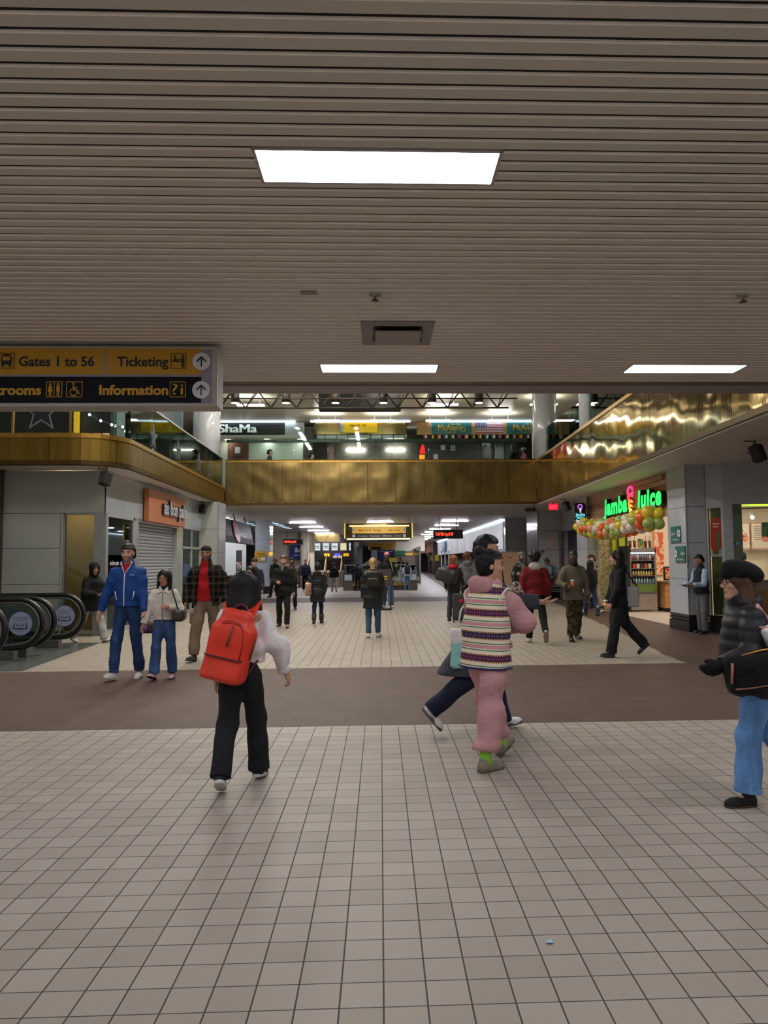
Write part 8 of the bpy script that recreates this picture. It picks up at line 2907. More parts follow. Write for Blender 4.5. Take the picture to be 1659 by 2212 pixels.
def juice_interior():
 warm = mat('juice_wall', (232, 220, 204), 0.5, var=0.03)
 struct('wall_juice_back', MB().box(7.22, 13.6, 24.2, 24.35, 0, CZ), warm, label='warm back wall of the juice bar')
 struct('floor_juice', MB().add([(6.9, 17.0, 0.004), (13.6, 17.0, 0.004), (13.6, 24.2, 0.004), (6.9, 24.2, 0.004)], [(0, 1, 2, 3)]), mat('juice_floor', (190, 180, 170), 0.4, var=0.05, nscale=3))
 struct('ceiling_juice', MB().box(7.0, 13.6, 17.0, 24.2, 3.30, 3.36), mat('juice_ceiling', (216, 206, 176), 0.6))
 struct('wall_juice_side', MB().box(13.3, 13.5, 15, 24.2, 0, CZ), warm)
 k = 0
 for y in (18.6, 20.6, 22.6):
  for x in (8.2, 10.2, 12.0):
   k += 1
   r = thing('downlight', 'round downlight in the juice bar ceiling', 'ceiling light', (x, y, 3.3), group='downlights in the juice bar')
   MB().cyl((x, y, 3.285), 0.16, 0.015, 20).build('lens', emis('lamp_warm', (255, 236, 208), 90), r)
   r['label'] = 'round warm downlight in the juice bar, %s row from the front, %s' % ({18.6: 'first', 20.6: 'second', 22.6: 'third'}[y], {8.2: 'left', 10.2: 'middle', 12.0: 'right'}[x])
 # mosaic and green wall
 t = NT('mosaic')
 n = t.white(t.scale(t.voronoi(t.obj(), 34, 'Position'), 1, 1, 1))
 t.base(t.ramp(n, [(0, rgb((86, 78, 56))), (0.4, rgb((150, 138, 96))), (1, rgb((204, 192, 150)))]))
 t.rough(0.3)
 struct('wall_mosaic', MB().box(7.06, 7.45, 23.7, 24.2, 0, 2.62), t.mat, label='mosaic tiled pier inside the juice bar entrance')
 struct('wall_green', MB().box(7.45, 7.95, 23.6, 24.2, 0, 2.62), mat('wall_lime', (166, 178, 44), 0.4, var=0.12, nscale=1.2), label='lime green wall panel inside the juice bar entrance')
 b = MB().tube([(7.62, 23.55, 2.6), (7.64, 23.52, 1.5), (7.70, 23.50, 0.95), (7.86, 23.50, 0.95), (7.92, 23.52, 1.3), (7.90, 23.55, 2.6)], 0.03, 8)
 tag(b.build('cable', mat('cable_black', (30, 34, 20), 0.5), None, True), 'looped black cable hanging on the lime green wall', 'cable')
 # display fridge
 r = thing('display_fridge', 'stainless open display fridge with drinks inside the juice bar entrance', 'fridge', (7.9, 22.3, 0))
 st = mat('fridge_steel', (176, 172, 170), 0.25, 0.6)
 x0, x1, y0, y1 = 7.52, 8.34, 22.2, 22.95
 b = MB()
 b.box(x0, x0 + 0.05, y0, y1, 0.08, 1.92).box(x1 - 0.05, x1, y0, y1, 0.08, 1.92).box(x0, x1, y1 - 0.05, y1, 0.08, 1.92).box(x0, x1, y0, y1, 1.78, 1.92)
 b.build('cabinet', st, r, bevel=0.008)
 MB().box(x0, x1, y0 - 0.02, y1, 0.05, 0.52).build('base', st, r, bevel=0.01)
 MB().box(x0, x1, y0 - 0.02, y0 + 0.02, 0.60, 0.82).build('green_panel', mat('fridge_green', (98, 128, 60), 0.3), r)
 MB().box(x0, x1, y0 - 0.025, y0, 0.52, 0.60).build('grille', mat('fridge_grille', (110, 108, 106), 0.4, 0.5), r)
 MB().box(x0 + 0.05, x1 - 0.05, y0 + 0.06, y0 + 0.10, 1.75, 1.78).build('lamp', emis('fridge_lamp', (230, 240, 255), 9), r)
 MB().box(x0 + 0.05, x1 - 0.05, y1 - 0.07, y1 - 0.05, 0.85, 1.78).build('back_panel', WHITEW, r)
 for z in (0.84, 1.08, 1.30, 1.54):
  MB().box(x0 + 0.05, x1 - 0.05, y0 + 0.05, y1 - 0.05, z - 0.015, z).build('shelf', st, r)
 MB().box(7.45, 7.50, 22.1, 23.0, 0, 1.98).build('side_panel', DARK, r)
 cols = {0: ('water bottle', 'clear blue', (150, 190, 220), 0.085, 0.16), 1: ('juice bottle', 'yellow', (214, 180, 90), 0.08, 0.15), 2: ('snack box', 'red and white', (206, 110, 90), 0.12, 0.14), 3: ('soda bottle', 'dark coloured', (120, 80, 120), 0.075, 0.17)}
 pal = {0: [(150, 190, 220), (176, 206, 226)], 1: [(226, 204, 130), (214, 170, 80), (236, 226, 180)], 2: [(206, 90, 70), (222, 214, 200), (70, 66, 66)], 3: [(180, 50, 60), (60, 110, 180), (226, 170, 50), (90, 50, 110), (70, 140, 80)]}
 ordw = ['first', 'second', 'third', 'fourth', 'fifth', 'sixth', 'seventh', 'eighth', 'ninth']
 for s_, z in enumerate((0.84, 1.08, 1.30, 1.54)):
  nm, cl, c, pitch, hh = cols[s_]
  n = int(0.70 / pitch)
  for i in range(n):
   x = x0 + 0.09 + pitch * (i + 0.25)
   mm = mat('goods_%d_%d' % (s_, i % len(pal[s_])), pal[s_][i % len(pal[s_])], 0.25)
   name = nm.replace(' ', '_')
   lb = '%s %s, %s from left on the %s shelf of the fridge' % (cl, nm, ordw[i], ['bottom', 'second', 'third', 'top'][s_])
   if s_ == 2:
    o = MB().box(x, x + 0.095, y0 + 0.08, y0 + 0.2, z, z + hh).build(name, mm, None, False, 0.008)
   else:
    o = MB().lathe([(0.001, 0), (0.030, 0.002), (0.032, hh * 0.6), (0.013, hh * 0.85), (0.013, hh), (0.001, hh)], (x + 0.03, y0 + 0.10, z), 12).build(name, mm, None, True)
   tag(o, lb, 'box' if s_ == 2 else 'bottle', 'goods in the display fridge')
 # drinks on top of the fridge
 for i, x in enumerate((7.62, 7.76, 8.10, 8.23)):
  r = thing('drink_cup', '%s brown smoothie cup with straw on top of the display fridge' % ordw[i], 'cup', (x, 22.4, 1.92), group='smoothie cups on the fridge')
  r['label'] = 'brown smoothie cup with straw, %s from the left on top of the display fridge' % ordw[i]
  MB().lathe([(0.001, 0), (0.036, 0), (0.052, 0.22), (0.001, 0.22)], (x, 22.4, 1.92), 14).build('cup_body', mat('smoothie', (118, 70, 52), 0.3), r, True)
  MB().lathe([(0.055, 0.22), (0.055, 0.235), (0.001, 0.24)], (x, 22.4, 1.92), 14).build('lid', SWHT, r, True)
  MB().tube([(x, 22.4, 2.15), (x + 0.01, 22.4, 2.30)], 0.008, 6).build('straw', mat('straw_red', (200, 50, 50), 0.5), r)
 tag(MB().box(7.86, 8.04, 22.38, 22.42, 1.92, 2.20).build('picture_card', camo_mat('card_green', ((40, 120, 70), (60, 150, 90), (220, 200, 120), (200, 90, 70)), 14)), 'green picture card standing between the cups on the fridge', 'card')
 tag(MB().box(9.0, 9.32, 24.14, 24.19, 1.05, 2.45).build('poster', camo_mat('poster_warm', ((206, 60, 46), (232, 150, 110), (240, 214, 190), (222, 110, 80)), 3)), 'tall red and peach poster on the back wall of the juice bar', 'poster')
 # counter by the entrance and the main counter
 wood = mat('counter_wood', (176, 126, 76), 0.5, var=0.2, nscale=3, stretch=(1, 1, 8))
 r = thing('counter', 'light timber counter just inside the juice bar beside the fridge', 'counter', (8.8, 22.3, 0))
 MB().box(8.46, 9.6, 21.9, 22.7, 0.12, 0.86).build('body', wood, r)
 MB().box(8.42, 9.65, 21.85, 22.75, 0.86, 0.91).build('worktop', mat('counter_top', (120, 90, 62), 0.3), r)
 MB().box(8.50, 9.6, 21.95, 22.7, 0, 0.12).build('toe_kick', DARK, r)
 r = thing('card_reader', 'small black display with orange picture on the entrance counter', 'display', (8.7, 22.2, 0.91))
 MB().box(8.56, 8.85, 22.2, 22.26, 0.93, 1.35).build('case', DARK, r, bevel=0.01)
 MB().box(8.60, 8.82, 22.18, 22.2, 0.98, 1.30).build('screen', camo_mat('screen_orange', ((206, 110, 50), (226, 150, 80), (240, 206, 160), (190, 60, 40)), 8), r)
 r = thing('counter', 'long timber service counter behind the juice bar window', 'counter', (10, 17.9, 0))
 MB().box(8.6, 12.8, 17.6, 18.2, 0, 1.0).build('body', wood, r)
 MB().box(8.55, 12.85, 17.5, 18.25, 1.0, 1.06).build('worktop', mat('counter_top', (120, 90, 62), 0.3), r)
 for i, (x, h, c) in enumerate(((8.92, 0.30, (200, 200, 196)), (9.10, 0.22, (150, 150, 150)), (9.25, 0.16, (196, 60, 50)), (8.78, 0.18, (216, 206, 190)))):
  nm = ['blender_jug', 'steel_canister', 'red_cup_stack', 'napkin_box'][i]
  lb = ['clear blender jug on the long juice counter', 'short steel canister on the long juice counter', 'low red stack of cups on the long juice counter', 'pale napkin box at the left end of the juice counter'][i]
  m_ = mat('counter_item_%d' % i, c, 0.3)
  if i == 3:
   o = MB().box(x - 0.06, x + 0.06, 17.75, 17.9, 1.06, 1.06 + h).build(nm, m_, None, False, 0.01)
  else:
   o = MB().lathe([(0.001, 0), (0.06, 0), (0.075, h * 0.8), (0.06, h), (0.001, h)], (x, 17.85, 1.06), 16).build(nm, m_, None, True)
  tag(o, lb, 'counter item')
 # menu boards, track lights, green stripe
 r = thing('menu_board', 'large white menu board with fruit picture on the juice bar back wall', 'menu board', (12.2, 23.9, 2))
 for k, x in enumerate((11.45, 12.15)):
  MB().box(x, x + 0.66, 23.9, 23.95, 1.85, 2.75).build('frame', mat('menu_rose', (200, 150, 130), 0.5), r)
  MB().box(x + 0.03, x + 0.63, 23.88, 23.9, 1.9, 2.71).build('sheet', mat('menu_sheet', (232, 222, 210), 0.5), r)
  b = MB()
  for j in range(7):
   b.box(x + 0.09, x + 0.36 + 0.05 * (j % 3), 23.87, 23.88, 2.60 - 0.07 * j, 2.62 - 0.07 * j)
  b.build('lettering', mat('menu_text', (120, 110, 106), 0.6), r)
  MB().disc((x + 0.46, 23.87, 2.25), 0.14, (1, 0, 0), (0, 0, 1), 20).build('picture', camo_mat('menu_fruit', ((206, 80, 60), (226, 130, 100), (240, 214, 190), (180, 60, 50)), 14), r)
 r = thing('track_light', 'ceiling track with three spot lamps inside the juice bar', 'ceiling light', (10.8, 22, 3.0))
 MB().tube([(9.6, 21.5, 3.0), (12.6, 21.2, 3.1)], 0.02, 8).build('track', DARK, r)
 for x in (10.2, 10.9, 11.5):
  h = MB().tube([(x, 21.4, 2.98), (x, 21.4, 2.86), (x - 0.05, 21.25, 2.78)], [0.03, 0.05, 0.07], 12).build('spot_head', mat('spot_grey', (150, 150, 150), 0.4), r, True)
  MB().ball((x - 0.055, 21.22, 2.765), 0.055, n=12, m=8).build('bulb', emis('spot_bulb', (255, 246, 230), 10), h, True)
 tag(MB().box(9.2, 13.0, 19.6, 19.66, 2.98, 3.08).build('light_stripe', emis('stripe_lime', (190, 220, 60), 0.8)), 'lime green light stripe across the juice bar ceiling', 'light')

def facade_right():
 """angled shop front right of the near pillar"""
 A, B, C = Vector((7.12, 15.93, 0)), Vector((7.36, 15.66, 0)), Vector((12.8, 14.6, 0))

 def seg(p, q, z0, z1, t0, t1, th, off=0.0):
  d = q - p
  n = Vector((d.y, -d.x, 0)).normalized()       # towards the concourse
  o = p + d * t0 + n * (off - th)
  return MB().obox((o.x, o.y, z0), d * (t1 - t0), n * th, (0, 0, z1 - z0))
 struct('wall_shop_top_narrow', seg(A, B, 2.78, 3.64, 0, 1, 0.08), PANELD)
 struct('wall_shop_top', seg(B, C, 2.84, 3.64, 0, 1, 0.08), PANELD, label='grey panels above the juice bar window')
 struct('trim_6', seg(A, B, 2.68, 2.78, 0, 1, 0.10, 0.01), ALUP, label='pale frame above the poster window')
 w = struct('window_3', seg(A, B, 0.36, 2.68, 0.18, 0.88, 0.015, -0.03), CLEARS)
 seg(A, B, 0.36, 2.68, 0.0, 0.10, 0.08, 0.0).build('window_frame', ALUP, w)
 seg(A, B, 0.36, 2.68, 0.88, 1.0, 0.08, 0.0).build('window_frame', ALUP, w)
 struct('trim_7', seg(B, C, 0.36, 2.84, 0.0, 0.035, 0.10, 0.02), ALUP, label='pale post left of the juice bar window')
 w = struct('window_4', seg(B, C, 0.36, 2.76, 0.035, 1, 0.015, -0.03), CLEARS)
 seg(B, C, 2.74, 2.84, 0.03, 1, 0.10, 0.01).build('window_frame', ALUP, w)
 struct('wall_shop_sill', seg(B, C, 0, 0.36, 0, 1, 0.1, 0.02), mat('plinth_black', (26, 26, 28), 0.3))
 struct('wall_shop_sill_narrow', seg(A, B, 0, 0.36, 0, 1, 0.1, 0.02), mat('plinth_black', (26, 26, 28), 0.3))
 # lime backing behind the poster and the lime strip inside the big window
 struct('wall_lime_panel', seg(A, B, 0.36, 2.68, 0.12, 0.9, 0.02, -0.10), mat('wall_lime_dull', (112, 122, 56), 0.5, var=0.06), label='lime backing panel behind the drinks poster')
 struct('wall_lime_strip', seg(B, C, 0.36, 2.76, 0.035, 0.075, 0.02, -0.10), mat('wall_lime_dark', (98, 106, 34), 0.4))
 d = B - A
 n = Vector((d.y, -d.x, 0)).normalized()
 u = d.normalized()
 r = thing('poster', 'orange and white drink poster in the narrow window beside the near pillar', 'poster', (7.24, 15.8, 1.6))

 def fl(pts, o, off, m, nm):
  MB().prism(pts, o + n * off, u, (0, 0, 1), n, 0.002).build(nm, m, r)
 o = A + d * 0.50
 hw = d.length * 0.36
 zc = 1.62
 fl([(-hw, 0), (hw, 0), (hw, 0.35), (-hw, 0.35)], o + Vector((0, 0, zc)), -0.06, SWHT, 'white_sheet')
 arc = [(hw * 0.98 * math.cos(a), 0.70 + 0.17 * math.sin(a)) for a in np.linspace(0, PI, 12)]
 fl([(-hw * 0.98, 0.20), (-hw * 0.5, 0.08), (0.2 * hw, 0.12), (hw * 0.98, 0.20)] + arc, o + Vector((0, 0, zc)), -0.055, mat('poster_orange', (222, 66, 26), 0.5), 'orange_shape')
 fl([(0.0, 0.12), (hw * 0.45, 0.12), (hw * 0.6, 0.52), (-hw * 0.05, 0.52)], o + Vector((0, 0, zc)), -0.05, mat('poster_cup', (140, 136, 92), 0.5), 'cup_picture')
 fl([(hw * 0.25, 0.52), (hw * 0.36, 0.52), (hw * 0.42, 0.64), (hw * 0.31, 0.64)], o + Vector((0, 0, zc)), -0.05, mat('poster_straw', (222, 130, 90), 0.5), 'straw_picture')
 fl([(hw * q * 0.22 - 0.12 * hw, 0.06 + 0.06 * (k % 2)) for k, q in enumerate((-2, -1, 0, 1, 2, 2, 0, -2))], o + Vector((0, 0, zc)), -0.048, mat('poster_fruit', (206, 140, 90), 0.5), 'fruit_picture')
 b = MB()
 for z, w_ in ((0.70, 0.60), (0.64, 0.42)):
  p = o + n * -0.045 + Vector((0, 0, zc + z))
  b.obox(p - u * hw * w_, u * hw * 2 * w_, Vector((0, 0, 0.022)), n * 0.002)
 b.build('lettering', mat('poster_pale', (240, 190, 170), 0.5), r)
 # hanging green card in the big window
 d2 = (C - B)
 u2 = d2.normalized()
 n2 = Vector((d2.y, -d2.x, 0)).normalized()
 o2 = Vector((8.14, 15.48, 2.04)) - n2 * 0.12
 r = thing('window_card', 'lime green card with black letters hanging in the juice bar window', 'sign', (8.1, 15.6, 2.0))
 MB().obox(o2, u2 * 0.5, Vector((0, 0, 0.31)), n2 * 0.006).build('card', mat('card_lime', (160, 196, 66), 0.5), r)
 b = MB()
 text_mb(b, 'Pr', 0.12, o2 + u2 * 0.04 + n2 * 0.010 + Vector((0, 0, 0.20)), u2, (0, 0, 1), 0.004, 'L')
 text_mb(b, 'a', 0.10, o2 + u2 * 0.11 + n2 * 0.010 + Vector((0, 0, 0.12)), u2, (0, 0, 1), 0.004, 'L')
 text_mb(b, 'H', 0.12, o2 + u2 * 0.10 + n2 * 0.010 + Vector((0, 0, 0.02)), u2, (0, 0, 1), 0.004, 'L')
 b.build('lettering', SBLK, r)
 tag(MB().obox(Vector((7.60, 15.61, 1.88)), u2 * 0.075, Vector((0, 0, 0.05)), n2 * 0.004).build('window_sticker', mat('sticker_sky', (96, 150, 190), 0.5)), 'tiny blue sticker on the lime strip of the juice bar window', 'sticker')

# ================================================================== upper gallery shops
def upper_gallery():
 Y = 38.6
 # back wall pieces
 struct('wall_gallery', MB().box(-13.6, 13.6, 41.5, 41.7, UP, VT), mat('gallery_dim', (120, 114, 100), 0.6))
 struct('wall_gallery_brick', MB().box(-2.9, 2.1, 40.6, 40.75, UP, 8.2), mat('brick_grey', (150, 144, 138), 0.7, var=0.25, nscale=9), label='grey brick wall under the upper gate sign')
 # shop with black sign
 r = thing('shop_sign', 'black sign band with large white lettering on the upper level', 'sign', (-7, Y, 8.2))
 MB().box(-9.5, -4.95, Y, Y + 0.15, 8.26, 8.86).build('board', mat('board_black', (32, 36, 36), 0.4), r)
 b = MB()
 for q in (-0.03, -0.015, 0.0, 0.015, 0.03):
  text_mb(b, 'ShaMa', 0.62, (-6.42 + q, Y - 0.01 - q * 0.05, 8.33), (1, 0, 0), (0, 0, 1), 0.0, 'R', 1.95)
 b.build('lettering', emis('letter_added_glow', (220, 222, 216), 0.5), r)  # glow added so the weakly lit white letters look brighter
 struct('wall_gallery_white', MB().box(-4.95, -3.95, Y, Y + 0.15, 8.2, 8.86), WHITEW)
 struct('wall_gallery_soffit', MB().box(-9.5, -3.9, Y, 40, 8.05, 8.2), CREAMW)
 for k, x in enumerate((-8.0, -5.97, -4.2)):
  r = thing('downlight', 'oval downlight under the black lettered shop band, %s from the left' % ['first', 'second', 'third'][k], 'ceiling light', (x, 39.2, 8.05), group='downlights under the black lettered band')
  MB().cyl((x, 39.2, 8.03), 0.16, 0.02, 20).build('lens', emis('lamp_gallery', (255, 250, 236), 26), r)
 s = struct('door_4', MB().box(-7.0, -4.1, 39.6, 39.65, UP, 8.05), mat('shutter_pale', (206, 216, 202), 0.35, 0.2, var=0.05), label='pale closed shutter on the upper level')
 s2 = struct('door_5', MB().box(-9.5, -8.1, 39.6, 39.65, UP, 8.05), mat('shutter_pale', (206, 216, 202), 0.35, 0.2, var=0.05))
 struct('wall_gallery_brown', MB().box(-8.1, -7.0, 39.55, 39.8, UP, 8.05), mat('brick_brown', (122, 72, 54), 0.6, var=0.15, nscale=9), label='brown pier between the pale shutters')
 r = thing('framed_picture', 'small framed picture on the brown upper pier', 'picture', (-7.55, 39.5, 7.2))
 MB().box(-7.85, -7.27, 39.48, 39.54, 7.20, 7.85).build('frame', mat('frame_brown', (96, 52, 36), 0.5), r)
 MB().box(-7.70, -7.42, 39.46, 39.48, 7.36, 7.70).build('picture', SWHT, r)
 struct('wall_gallery_dark', MB().box(-4.05, -3.55, 39.3, 40.6, UP, 8.6), mat('brick_dark', (66, 58, 54), 0.6, var=0.2, nscale=9))
 # brass canopy in the middle
 r = thing('balcony_fascia', 'brass canopy band with rounded ends on the upper level', 'brass fascia', (-1, Y, 8.2))
 pts = [(-3.3, 0), (-3.45, 0.1), (-3.5, 0.3), (-3.5, 1.5), (1.45, 1.5), (1.45, 0.3), (1.4, 0.1), (1.25, 0)]
 MB().prism(pts, (0, Y, 8.22), (1, 0, 0), (0, 1, 0), (0, 0, 1), 0.62).build('band', BRASSB, r)
 MB().box(-3.3, 1.3, Y + 0.1, Y + 1.4, 8.02, 8.2).build('soffit_glass', mat('soffit_pale', (180, 196, 196), 0.3), r)
 for k in range(8):
  x = -2.9 + k * 0.6
  MB().box(x, x + 0.04, Y + 0.06, Y + 1.4, 7.99, 8.2).build('soffit_rib', DARK, r)
 r = thing('direction_sign', 'yellow gate sign on the upper brass canopy', 'sign', (-1, Y - 0.05, 8.3))
 MB().box(-1.90, -0.12, Y - 0.12, Y - 0.05, 8.30, 8.80).build('panel', emis('sign_bright_yellow', (214, 168, 0), 0.55), r)
 MB().box(-2.05, -1.90, Y - 0.12, Y - 0.05, 8.30, 8.80).build('end_panel', SWHT, r)
 b = MB()
 text_mb(b, 'Gates 210 - 214', 0.16, (-1.58, Y - 0.125, 8.62), (1, 0, 0), (0, 0, 1), 0.003, 'L', 0.85)
 b.build('lettering', SBLK, r)
 MB().disc((-1.93, Y - 0.125, 8.68), 0.10, (1, 0, 0), (0, 0, 1), 16).build('arrow_disc', SWHT, r)
 # cove lamps
 for a, c, lb in ((-8.6, -4.4, 'cold white cove lamp above the black lettered sign'), (-3.6, 1.6, 'cold white cove lamp above the upper brass canopy'), (2.6, 9.5, 'cold white cove lamp above the teal signs')):
  r = thing('cove_light', lb, 'light', ((a + c) / 2, Y - 0.1, 8.85))
  MB().box(a, c, Y - 0.18, Y - 0.06, 8.84, 8.895).build('tube', LAMPC, r)
 # pub at right
 wood = mat('pub_wood', (176, 130, 74), 0.5, var=0.2, nscale=5, stretch=(8, 1, 1))
 r = thing('sign_band', 'timber band carrying the teal signs of the upper pub', 'sign band', (6, Y, 8.2))
 MB().box(1.95, 10.5, Y, Y + 0.12, 8.2, 8.86).build('board', wood, r)
 teal = mat('pub_teal', (16, 96, 98), 0.5)
 gold = mat('pub_gold', (206, 170, 60), 0.5)
 for k, (x0, x1, lb) in enumerate(((2.75, 4.83, 'left teal pub sign with yellow lettering on the upper level'), (6.72, 8.8, 'right teal pub sign with yellow lettering beside the round column'))):
  r = thing('pub_sign', lb, 'sign', ((x0 + x1) / 2, Y, 8.5))
  MB().box(x0, x1, Y - 0.05, Y - 0.005, 8.22, 8.85).build('panel', teal, r)
  b = MB()
  text_mb(b, "McAnn's", 0.42, (x0 + 0.32, Y - 0.06, 8.42), (1, 0, 0), (0, 0, 1), 0.012, 'L', 1.25)
  text_mb(b, "Meet Me At", 0.10, (x0 + 1.0, Y - 0.06, 8.71), (1, 0, 0), (0, 0, 1), 0.004, 'L', 0.55)
  text_mb(b, "Since 1937", 0.10, (x0 + 0.75, Y - 0.06, 8.28), (1, 0, 0), (0, 0, 1), 0.002, 'L', 0.5)
  b.ring((x0 + 1.65, Y - 0.06, 8.45), 0.09, 0.13, (1, 0, 0), (0, 0, 1), 20)
  b.build('lettering', gold, r)
 r = thing('flag', 'red, white and blue striped flag between the teal pub signs', 'flag', (5.8, Y, 8.5))
 fx0, fx1, fz0, fz1 = 5.06, 6.50, 8.27, 8.85
 hh = (fz1 - fz0) / 13
 b = MB()
 for k in range(13):
  b.cur = 0 if k % 2 == 0 else 1
  b.box(fx0, fx1, Y - 0.05, Y - 0.01, fz0 + hh * k, fz0 + hh * (k + 1))
 b.build('stripes', [mat('flag_red', (168, 40, 52), 0.7), SWHT], r)
 MB().box(fx0, fx0 + 0.58, Y - 0.058, Y - 0.05, fz0 + hh * 6, fz1).build('canton', mat('flag_blue', (40, 56, 104), 0.7), r)
 b = MB()
 for i in range(6):
  for j in range(5):
   b.disc((fx0 + 0.06 + 0.092 * i, Y - 0.06, fz0 + hh * 6 + 0.04 + 0.056 * j), 0.018, (1, 0, 0), (0, 0, 1), 8)
 b.build('stars', SWHT, r)
 fl = [((200, 60, 50), (230, 225, 215)), ((30, 30, 34), (206, 160, 60)), ((206, 60, 50), (220, 180, 60)), ((40, 90, 160), (230, 225, 215)), ((60, 130, 80), (230, 225, 215)), ((200, 60, 50), (40, 70, 140))]
 ordw = ['first', 'second', 'third', 'fourth', 'fifth', 'sixth', 'seventh', 'eighth', 'ninth', 'tenth', 'eleventh', 'twelfth', 'thirteenth', 'fourteenth', 'fifteenth', 'sixteenth']
 for k in range(16):
  x = 2.3 + k * 0.36
  a, c = fl[k % 6]
  r = thing('pennant', 'small flag, %s from the left in the string under the teal pub signs' % ordw[k], 'flag', (x, Y, 8.05), group='little flags strung under the pub signs')
  b = MB()
  b.box(x, x + 0.09, Y - 0.03, Y - 0.02, 8.0, 8.17)
  b.cur = 1
  b.box(x + 0.09, x + 0.18, Y - 0.03, Y - 0.02, 8.0, 8.17)
  b.build('flag_cloth', [mat('pennant_a%d' % (k % 6), a, 0.7), mat('pennant_b%d' % (k % 6), c, 0.7)], r)
 struct('wall_pub', MB().box(2.1, 10.5, 40.2, 40.4, UP, 8.2), mat('pub_dark', (24, 22, 22), 0.4, var=0.2), label='dark glazed front of the upper pub')
 r = thing('neon_sign', 'red and orange neon figure in the pub window', 'sign', (2.4, 40.1, 7.2))
 MB().box(2.15, 2.45, 40.1, 40.16, 7.0, 7.35).build('orange_tube', emis('neon_orange', (255, 130, 20), 1.6), r, bevel=0.03)
 MB().prism([(-0.15, 0), (0.15, 0), (0.12, 0.35), (0.02, 0.55), (-0.1, 0.3)], (2.32, 40.1, 7.42), (1, 0, 0), (0, 0, 1), (0, 1, 0), 0.05).build('red_tube', emis('neon_red', (255, 30, 20), 1.2), r)
 for k, (x, z, lb) in enumerate(((4.0, 7.72, 'letter A grade card in the pub window'), (3.45, 7.75, 'blank white card left of the lettered card in the pub window'), (3.05, 7.25, 'lower white notice in the pub window'))):
  r = thing('notice', lb, 'notice', (x, 40.15, z))
  MB().box(x - 0.12, x + 0.12, 40.14, 40.16, z - 0.14, z + 0.14).build('sheet', SWHT, r)
  if k == 0:
   b = MB()
   text_mb(b, 'A', 0.24, (x, 40.135, z - 0.09), (1, 0, 0), (0, 0, 1), 0.006, 'C')
   b.build('lettering', SBLK, r)
 for k, (x, cz) in enumerate(((5.6, 7.1), (6.3, 7.1), (7.0, 7.1))):
  tag(MB().box(x, x + 0.5, 40.12, 40.18, UP, 8.0).build('glazed_door', mat('pub_glass', (66, 68, 66), 0.15, var=0.4, nscale=2)), '%s dim glazed door leaf of the upper pub' % ['left', 'middle', 'right'][k], 'door')
 for k, x in enumerate((-1.85, 0.35)):
  tag(MB().box(x, x + 1.05, 40.45, 40.62, 7.66, 7.73).build('tube_light', emis('tube_lamp', (255, 240, 230), 18)), '%s tube light on the grey brick wall under the upper canopy' % ['left', 'right'][k], 'light')
 tag(MB().box(-2.75, -2.5, 39.9, 40.0, UP, 7.9).build('poster', mat('poster_pale2', (196, 150, 146), 0.5)), 'narrow pale poster by the dark upper pier', 'poster')
 # shops glimpsed at upper right
 struct('wall_gallery_right', MB().box(7.62, 13.6, 36.5, 36.6, UP, VT), mat('gallery_pale', (176, 172, 158), 0.5))
 struct('wall_gallery_side', MB().box(11.2, 13.6, 30.1, 30.2, UP, VT), mat('gallery_pale', (176, 172, 158), 0.5))
 tag(MB().box(8.4, 9.4, 36.40, 36.49, 6.9, 7.9).build('poster', camo_mat('poster_autumn', ((190, 100, 20), (206, 120, 30), (226, 150, 60), (160, 80, 20)), 3)), 'square orange poster behind the right glass railing', 'poster')
 tag(MB().box(7.65, 8.35, 36.4, 36.5, 6.2, 7.9).build('shop_window', emis('window_mint', (170, 206, 190), 0.5)), 'pale mint lit window behind the right glass railing', 'window')
 tag(MB().box(11.4, 13.2, 30.0, 30.1, 6.4, 8.7).build('shop_window', emis('window_blue', (130, 180, 230), 0.9)), 'bright blue lit window beyond the right column', 'window')
 # arcade behind the curved left railing
 struct('wall_arcade', MB().box(-13.6, -7.4, 20.5, 20.7, UP, VT), mat('arcade_dark', (20, 22, 24), 0.35, var=0.4, nscale=2), label='dark arcade front behind the curved glass railing')
 struct('wall_arcade_side', MB().box(-7.5, -7.3, 20.7, 27.6, UP, VT), mat('arcade_side', (70, 84, 84), 0.3, var=0.5, nscale=1.2))
 for k, (x, c, c2) in enumerate(((-8.05, (90, 110, 200), 0.8), (-7.80, (230, 110, 70), 0.8), (-7.58, (214, 170, 120), 0.6), (-8.32, (120, 90, 150), 0.8))):
  tag(MB().box(x, x + 0.16, 20.4, 20.48, 4.90, 5.14).build('arcade_screen', emis('arcade_%d' % k, c, c2)), ['small blue lit tile', 'small orange red lit tile', 'small tan lit tile', 'small violet lit tile'][k] + ' in the row low on the dark arcade front', 'screen')
 tag(MB().box(-8.32, -8.20, 20.3, 20.4, 5.1, 5.9).build('arcade_post', emis('post_yellow', (200, 150, 20), 0.7)), 'yellow glowing post in front of the dark arcade', 'post')
 for k, (x, y) in enumerate(((-9.1, 16.05), (-7.75, 16.05), (-6.55, 16.05))):
  tag(MB().box(x - 0.02, x + 0.02, y - 0.25, y - 0.20, 4.35, 5.38).build('railing_post', BRASST), '%s slim brass post of the curved railing' % ['left', 'middle', 'right'][k], 'post')
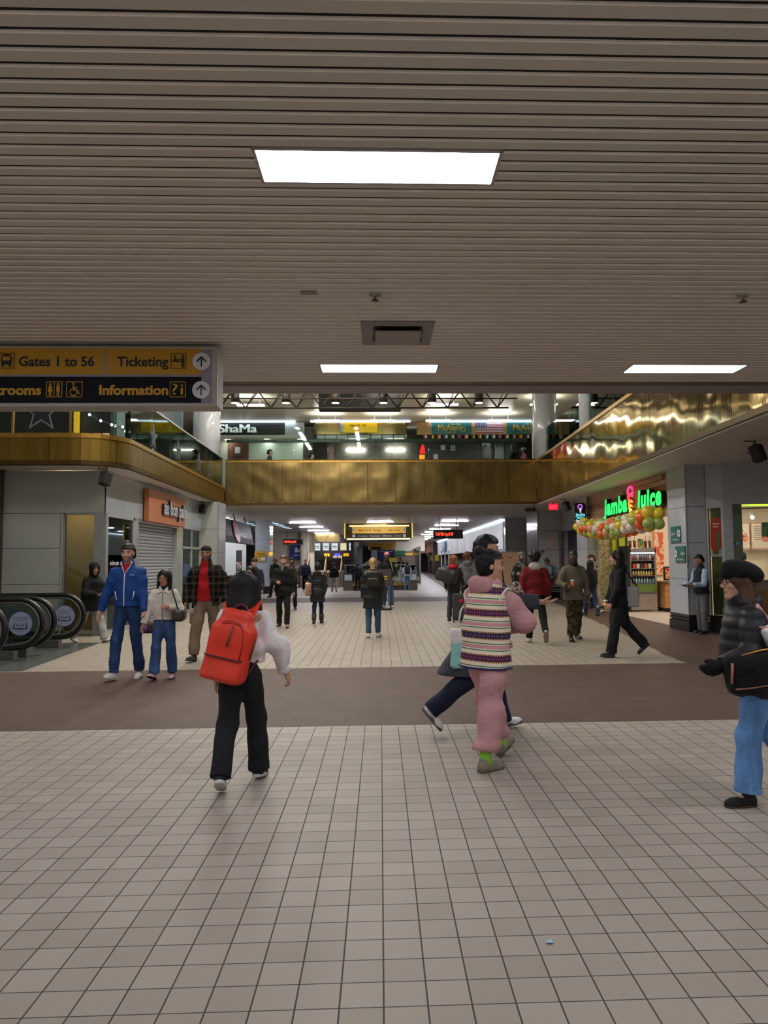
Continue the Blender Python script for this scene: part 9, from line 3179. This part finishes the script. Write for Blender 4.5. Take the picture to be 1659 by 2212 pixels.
 for k in range(3):
  r = thing('string_light', '%s drooping string of tiny white lights behind the curved railing' % ['nearest', 'second', 'farthest'][k], 'string lights', (-6.5, 17 + k, 5))
  pts = [(-7.2 + 0.22 * i, 18.5 + k * 1.8 + 0.15 * i, 5.05 + 0.05 * k + 0.05 * (i - 3) ** 2 / 2) for i in range(7)]
  MB().tube(pts, 0.012, 6).build('wire', DARK, r)
  b = MB()
  for p in pts:
   b.ball(p, 0.035, n=8, m=6)
  b.build('bulbs', emis('tiny_bulb', (240, 244, 255), 3), r)
 tag(MB().box(-6.9, -6.3, 26.6, 27.0, 5.2, 5.75).build('speaker_cabinet', DARK), 'black box standing beside the upper left column', 'box')
 tag(MB().box(-13.0, -7.4, 27.8, 28.0, 8.0, 8.15).build('cove_light', LAMPC), 'cold light line on the arcade side behind the left railing', 'light')

def litter():
 b = MB()
 b.add([(0, 0, 0.003), (0.02, 0.01, 0.012), (0.035, -0.004, 0.004), (0.014, -0.016, 0.009), (0.03, 0.02, 0.004)], [(0, 1, 4), (0, 3, 1), (1, 3, 2), (1, 2, 4)])
 b.v = [(x + 0.675, y + 3.17, z) for x, y, z in b.v]
 tag(b.build('paper_scrap', mat('scrap_blue', (150, 186, 226), 0.6)), 'tiny scrap of blue and white paper on the beige tiles', 'litter')
 B = thing('bag_bundle', 'small brown bag with purple pouch on the floor by the café window', 'bag', (-5.3, 17.25, 0))
 F = sdf_box((-5.18, 17.25, 0.2), (0.35, 0.3, 0.3), 0.014)
 rbox(F, (-5.18, 17.25, 0.12), (0.20, 0.12, 0.12), 0.08)
 F.wrinkle(0.01, 18, 3)
 V, Q = F.mesh()
 o = np_mesh('holdall', V, Q, [cloth('holdall_brown', (58, 40, 38))])
 o.parent = B
 o.matrix_parent_inverse = root_matrix(B).inverted()
 MB().ball((-5.38, 17.15, 0.11), 0.10, 0.10, 0.11).build('pouch', cloth('pouch_purple', (92, 52, 110)), B, True)

# ================================================================== build
shell()
fascias()
balustrades()
ceiling_lights()
upper_truss()
hanging_sign()
led_sign(3.30, 36.0, 2.86, 1.45, 'red letter clock sign hanging at the right of the corridor')
led_sign(-4.98, 42.5, 2.72, 1.15, 'smaller looking red letter clock sign hanging at the left of the corridor')
cafe_left()
escalators()
pizza_left()
far_corridor()
right_side()
upper_gallery()
litter()
crowd_near()
crowd_mid()
crowd_far()
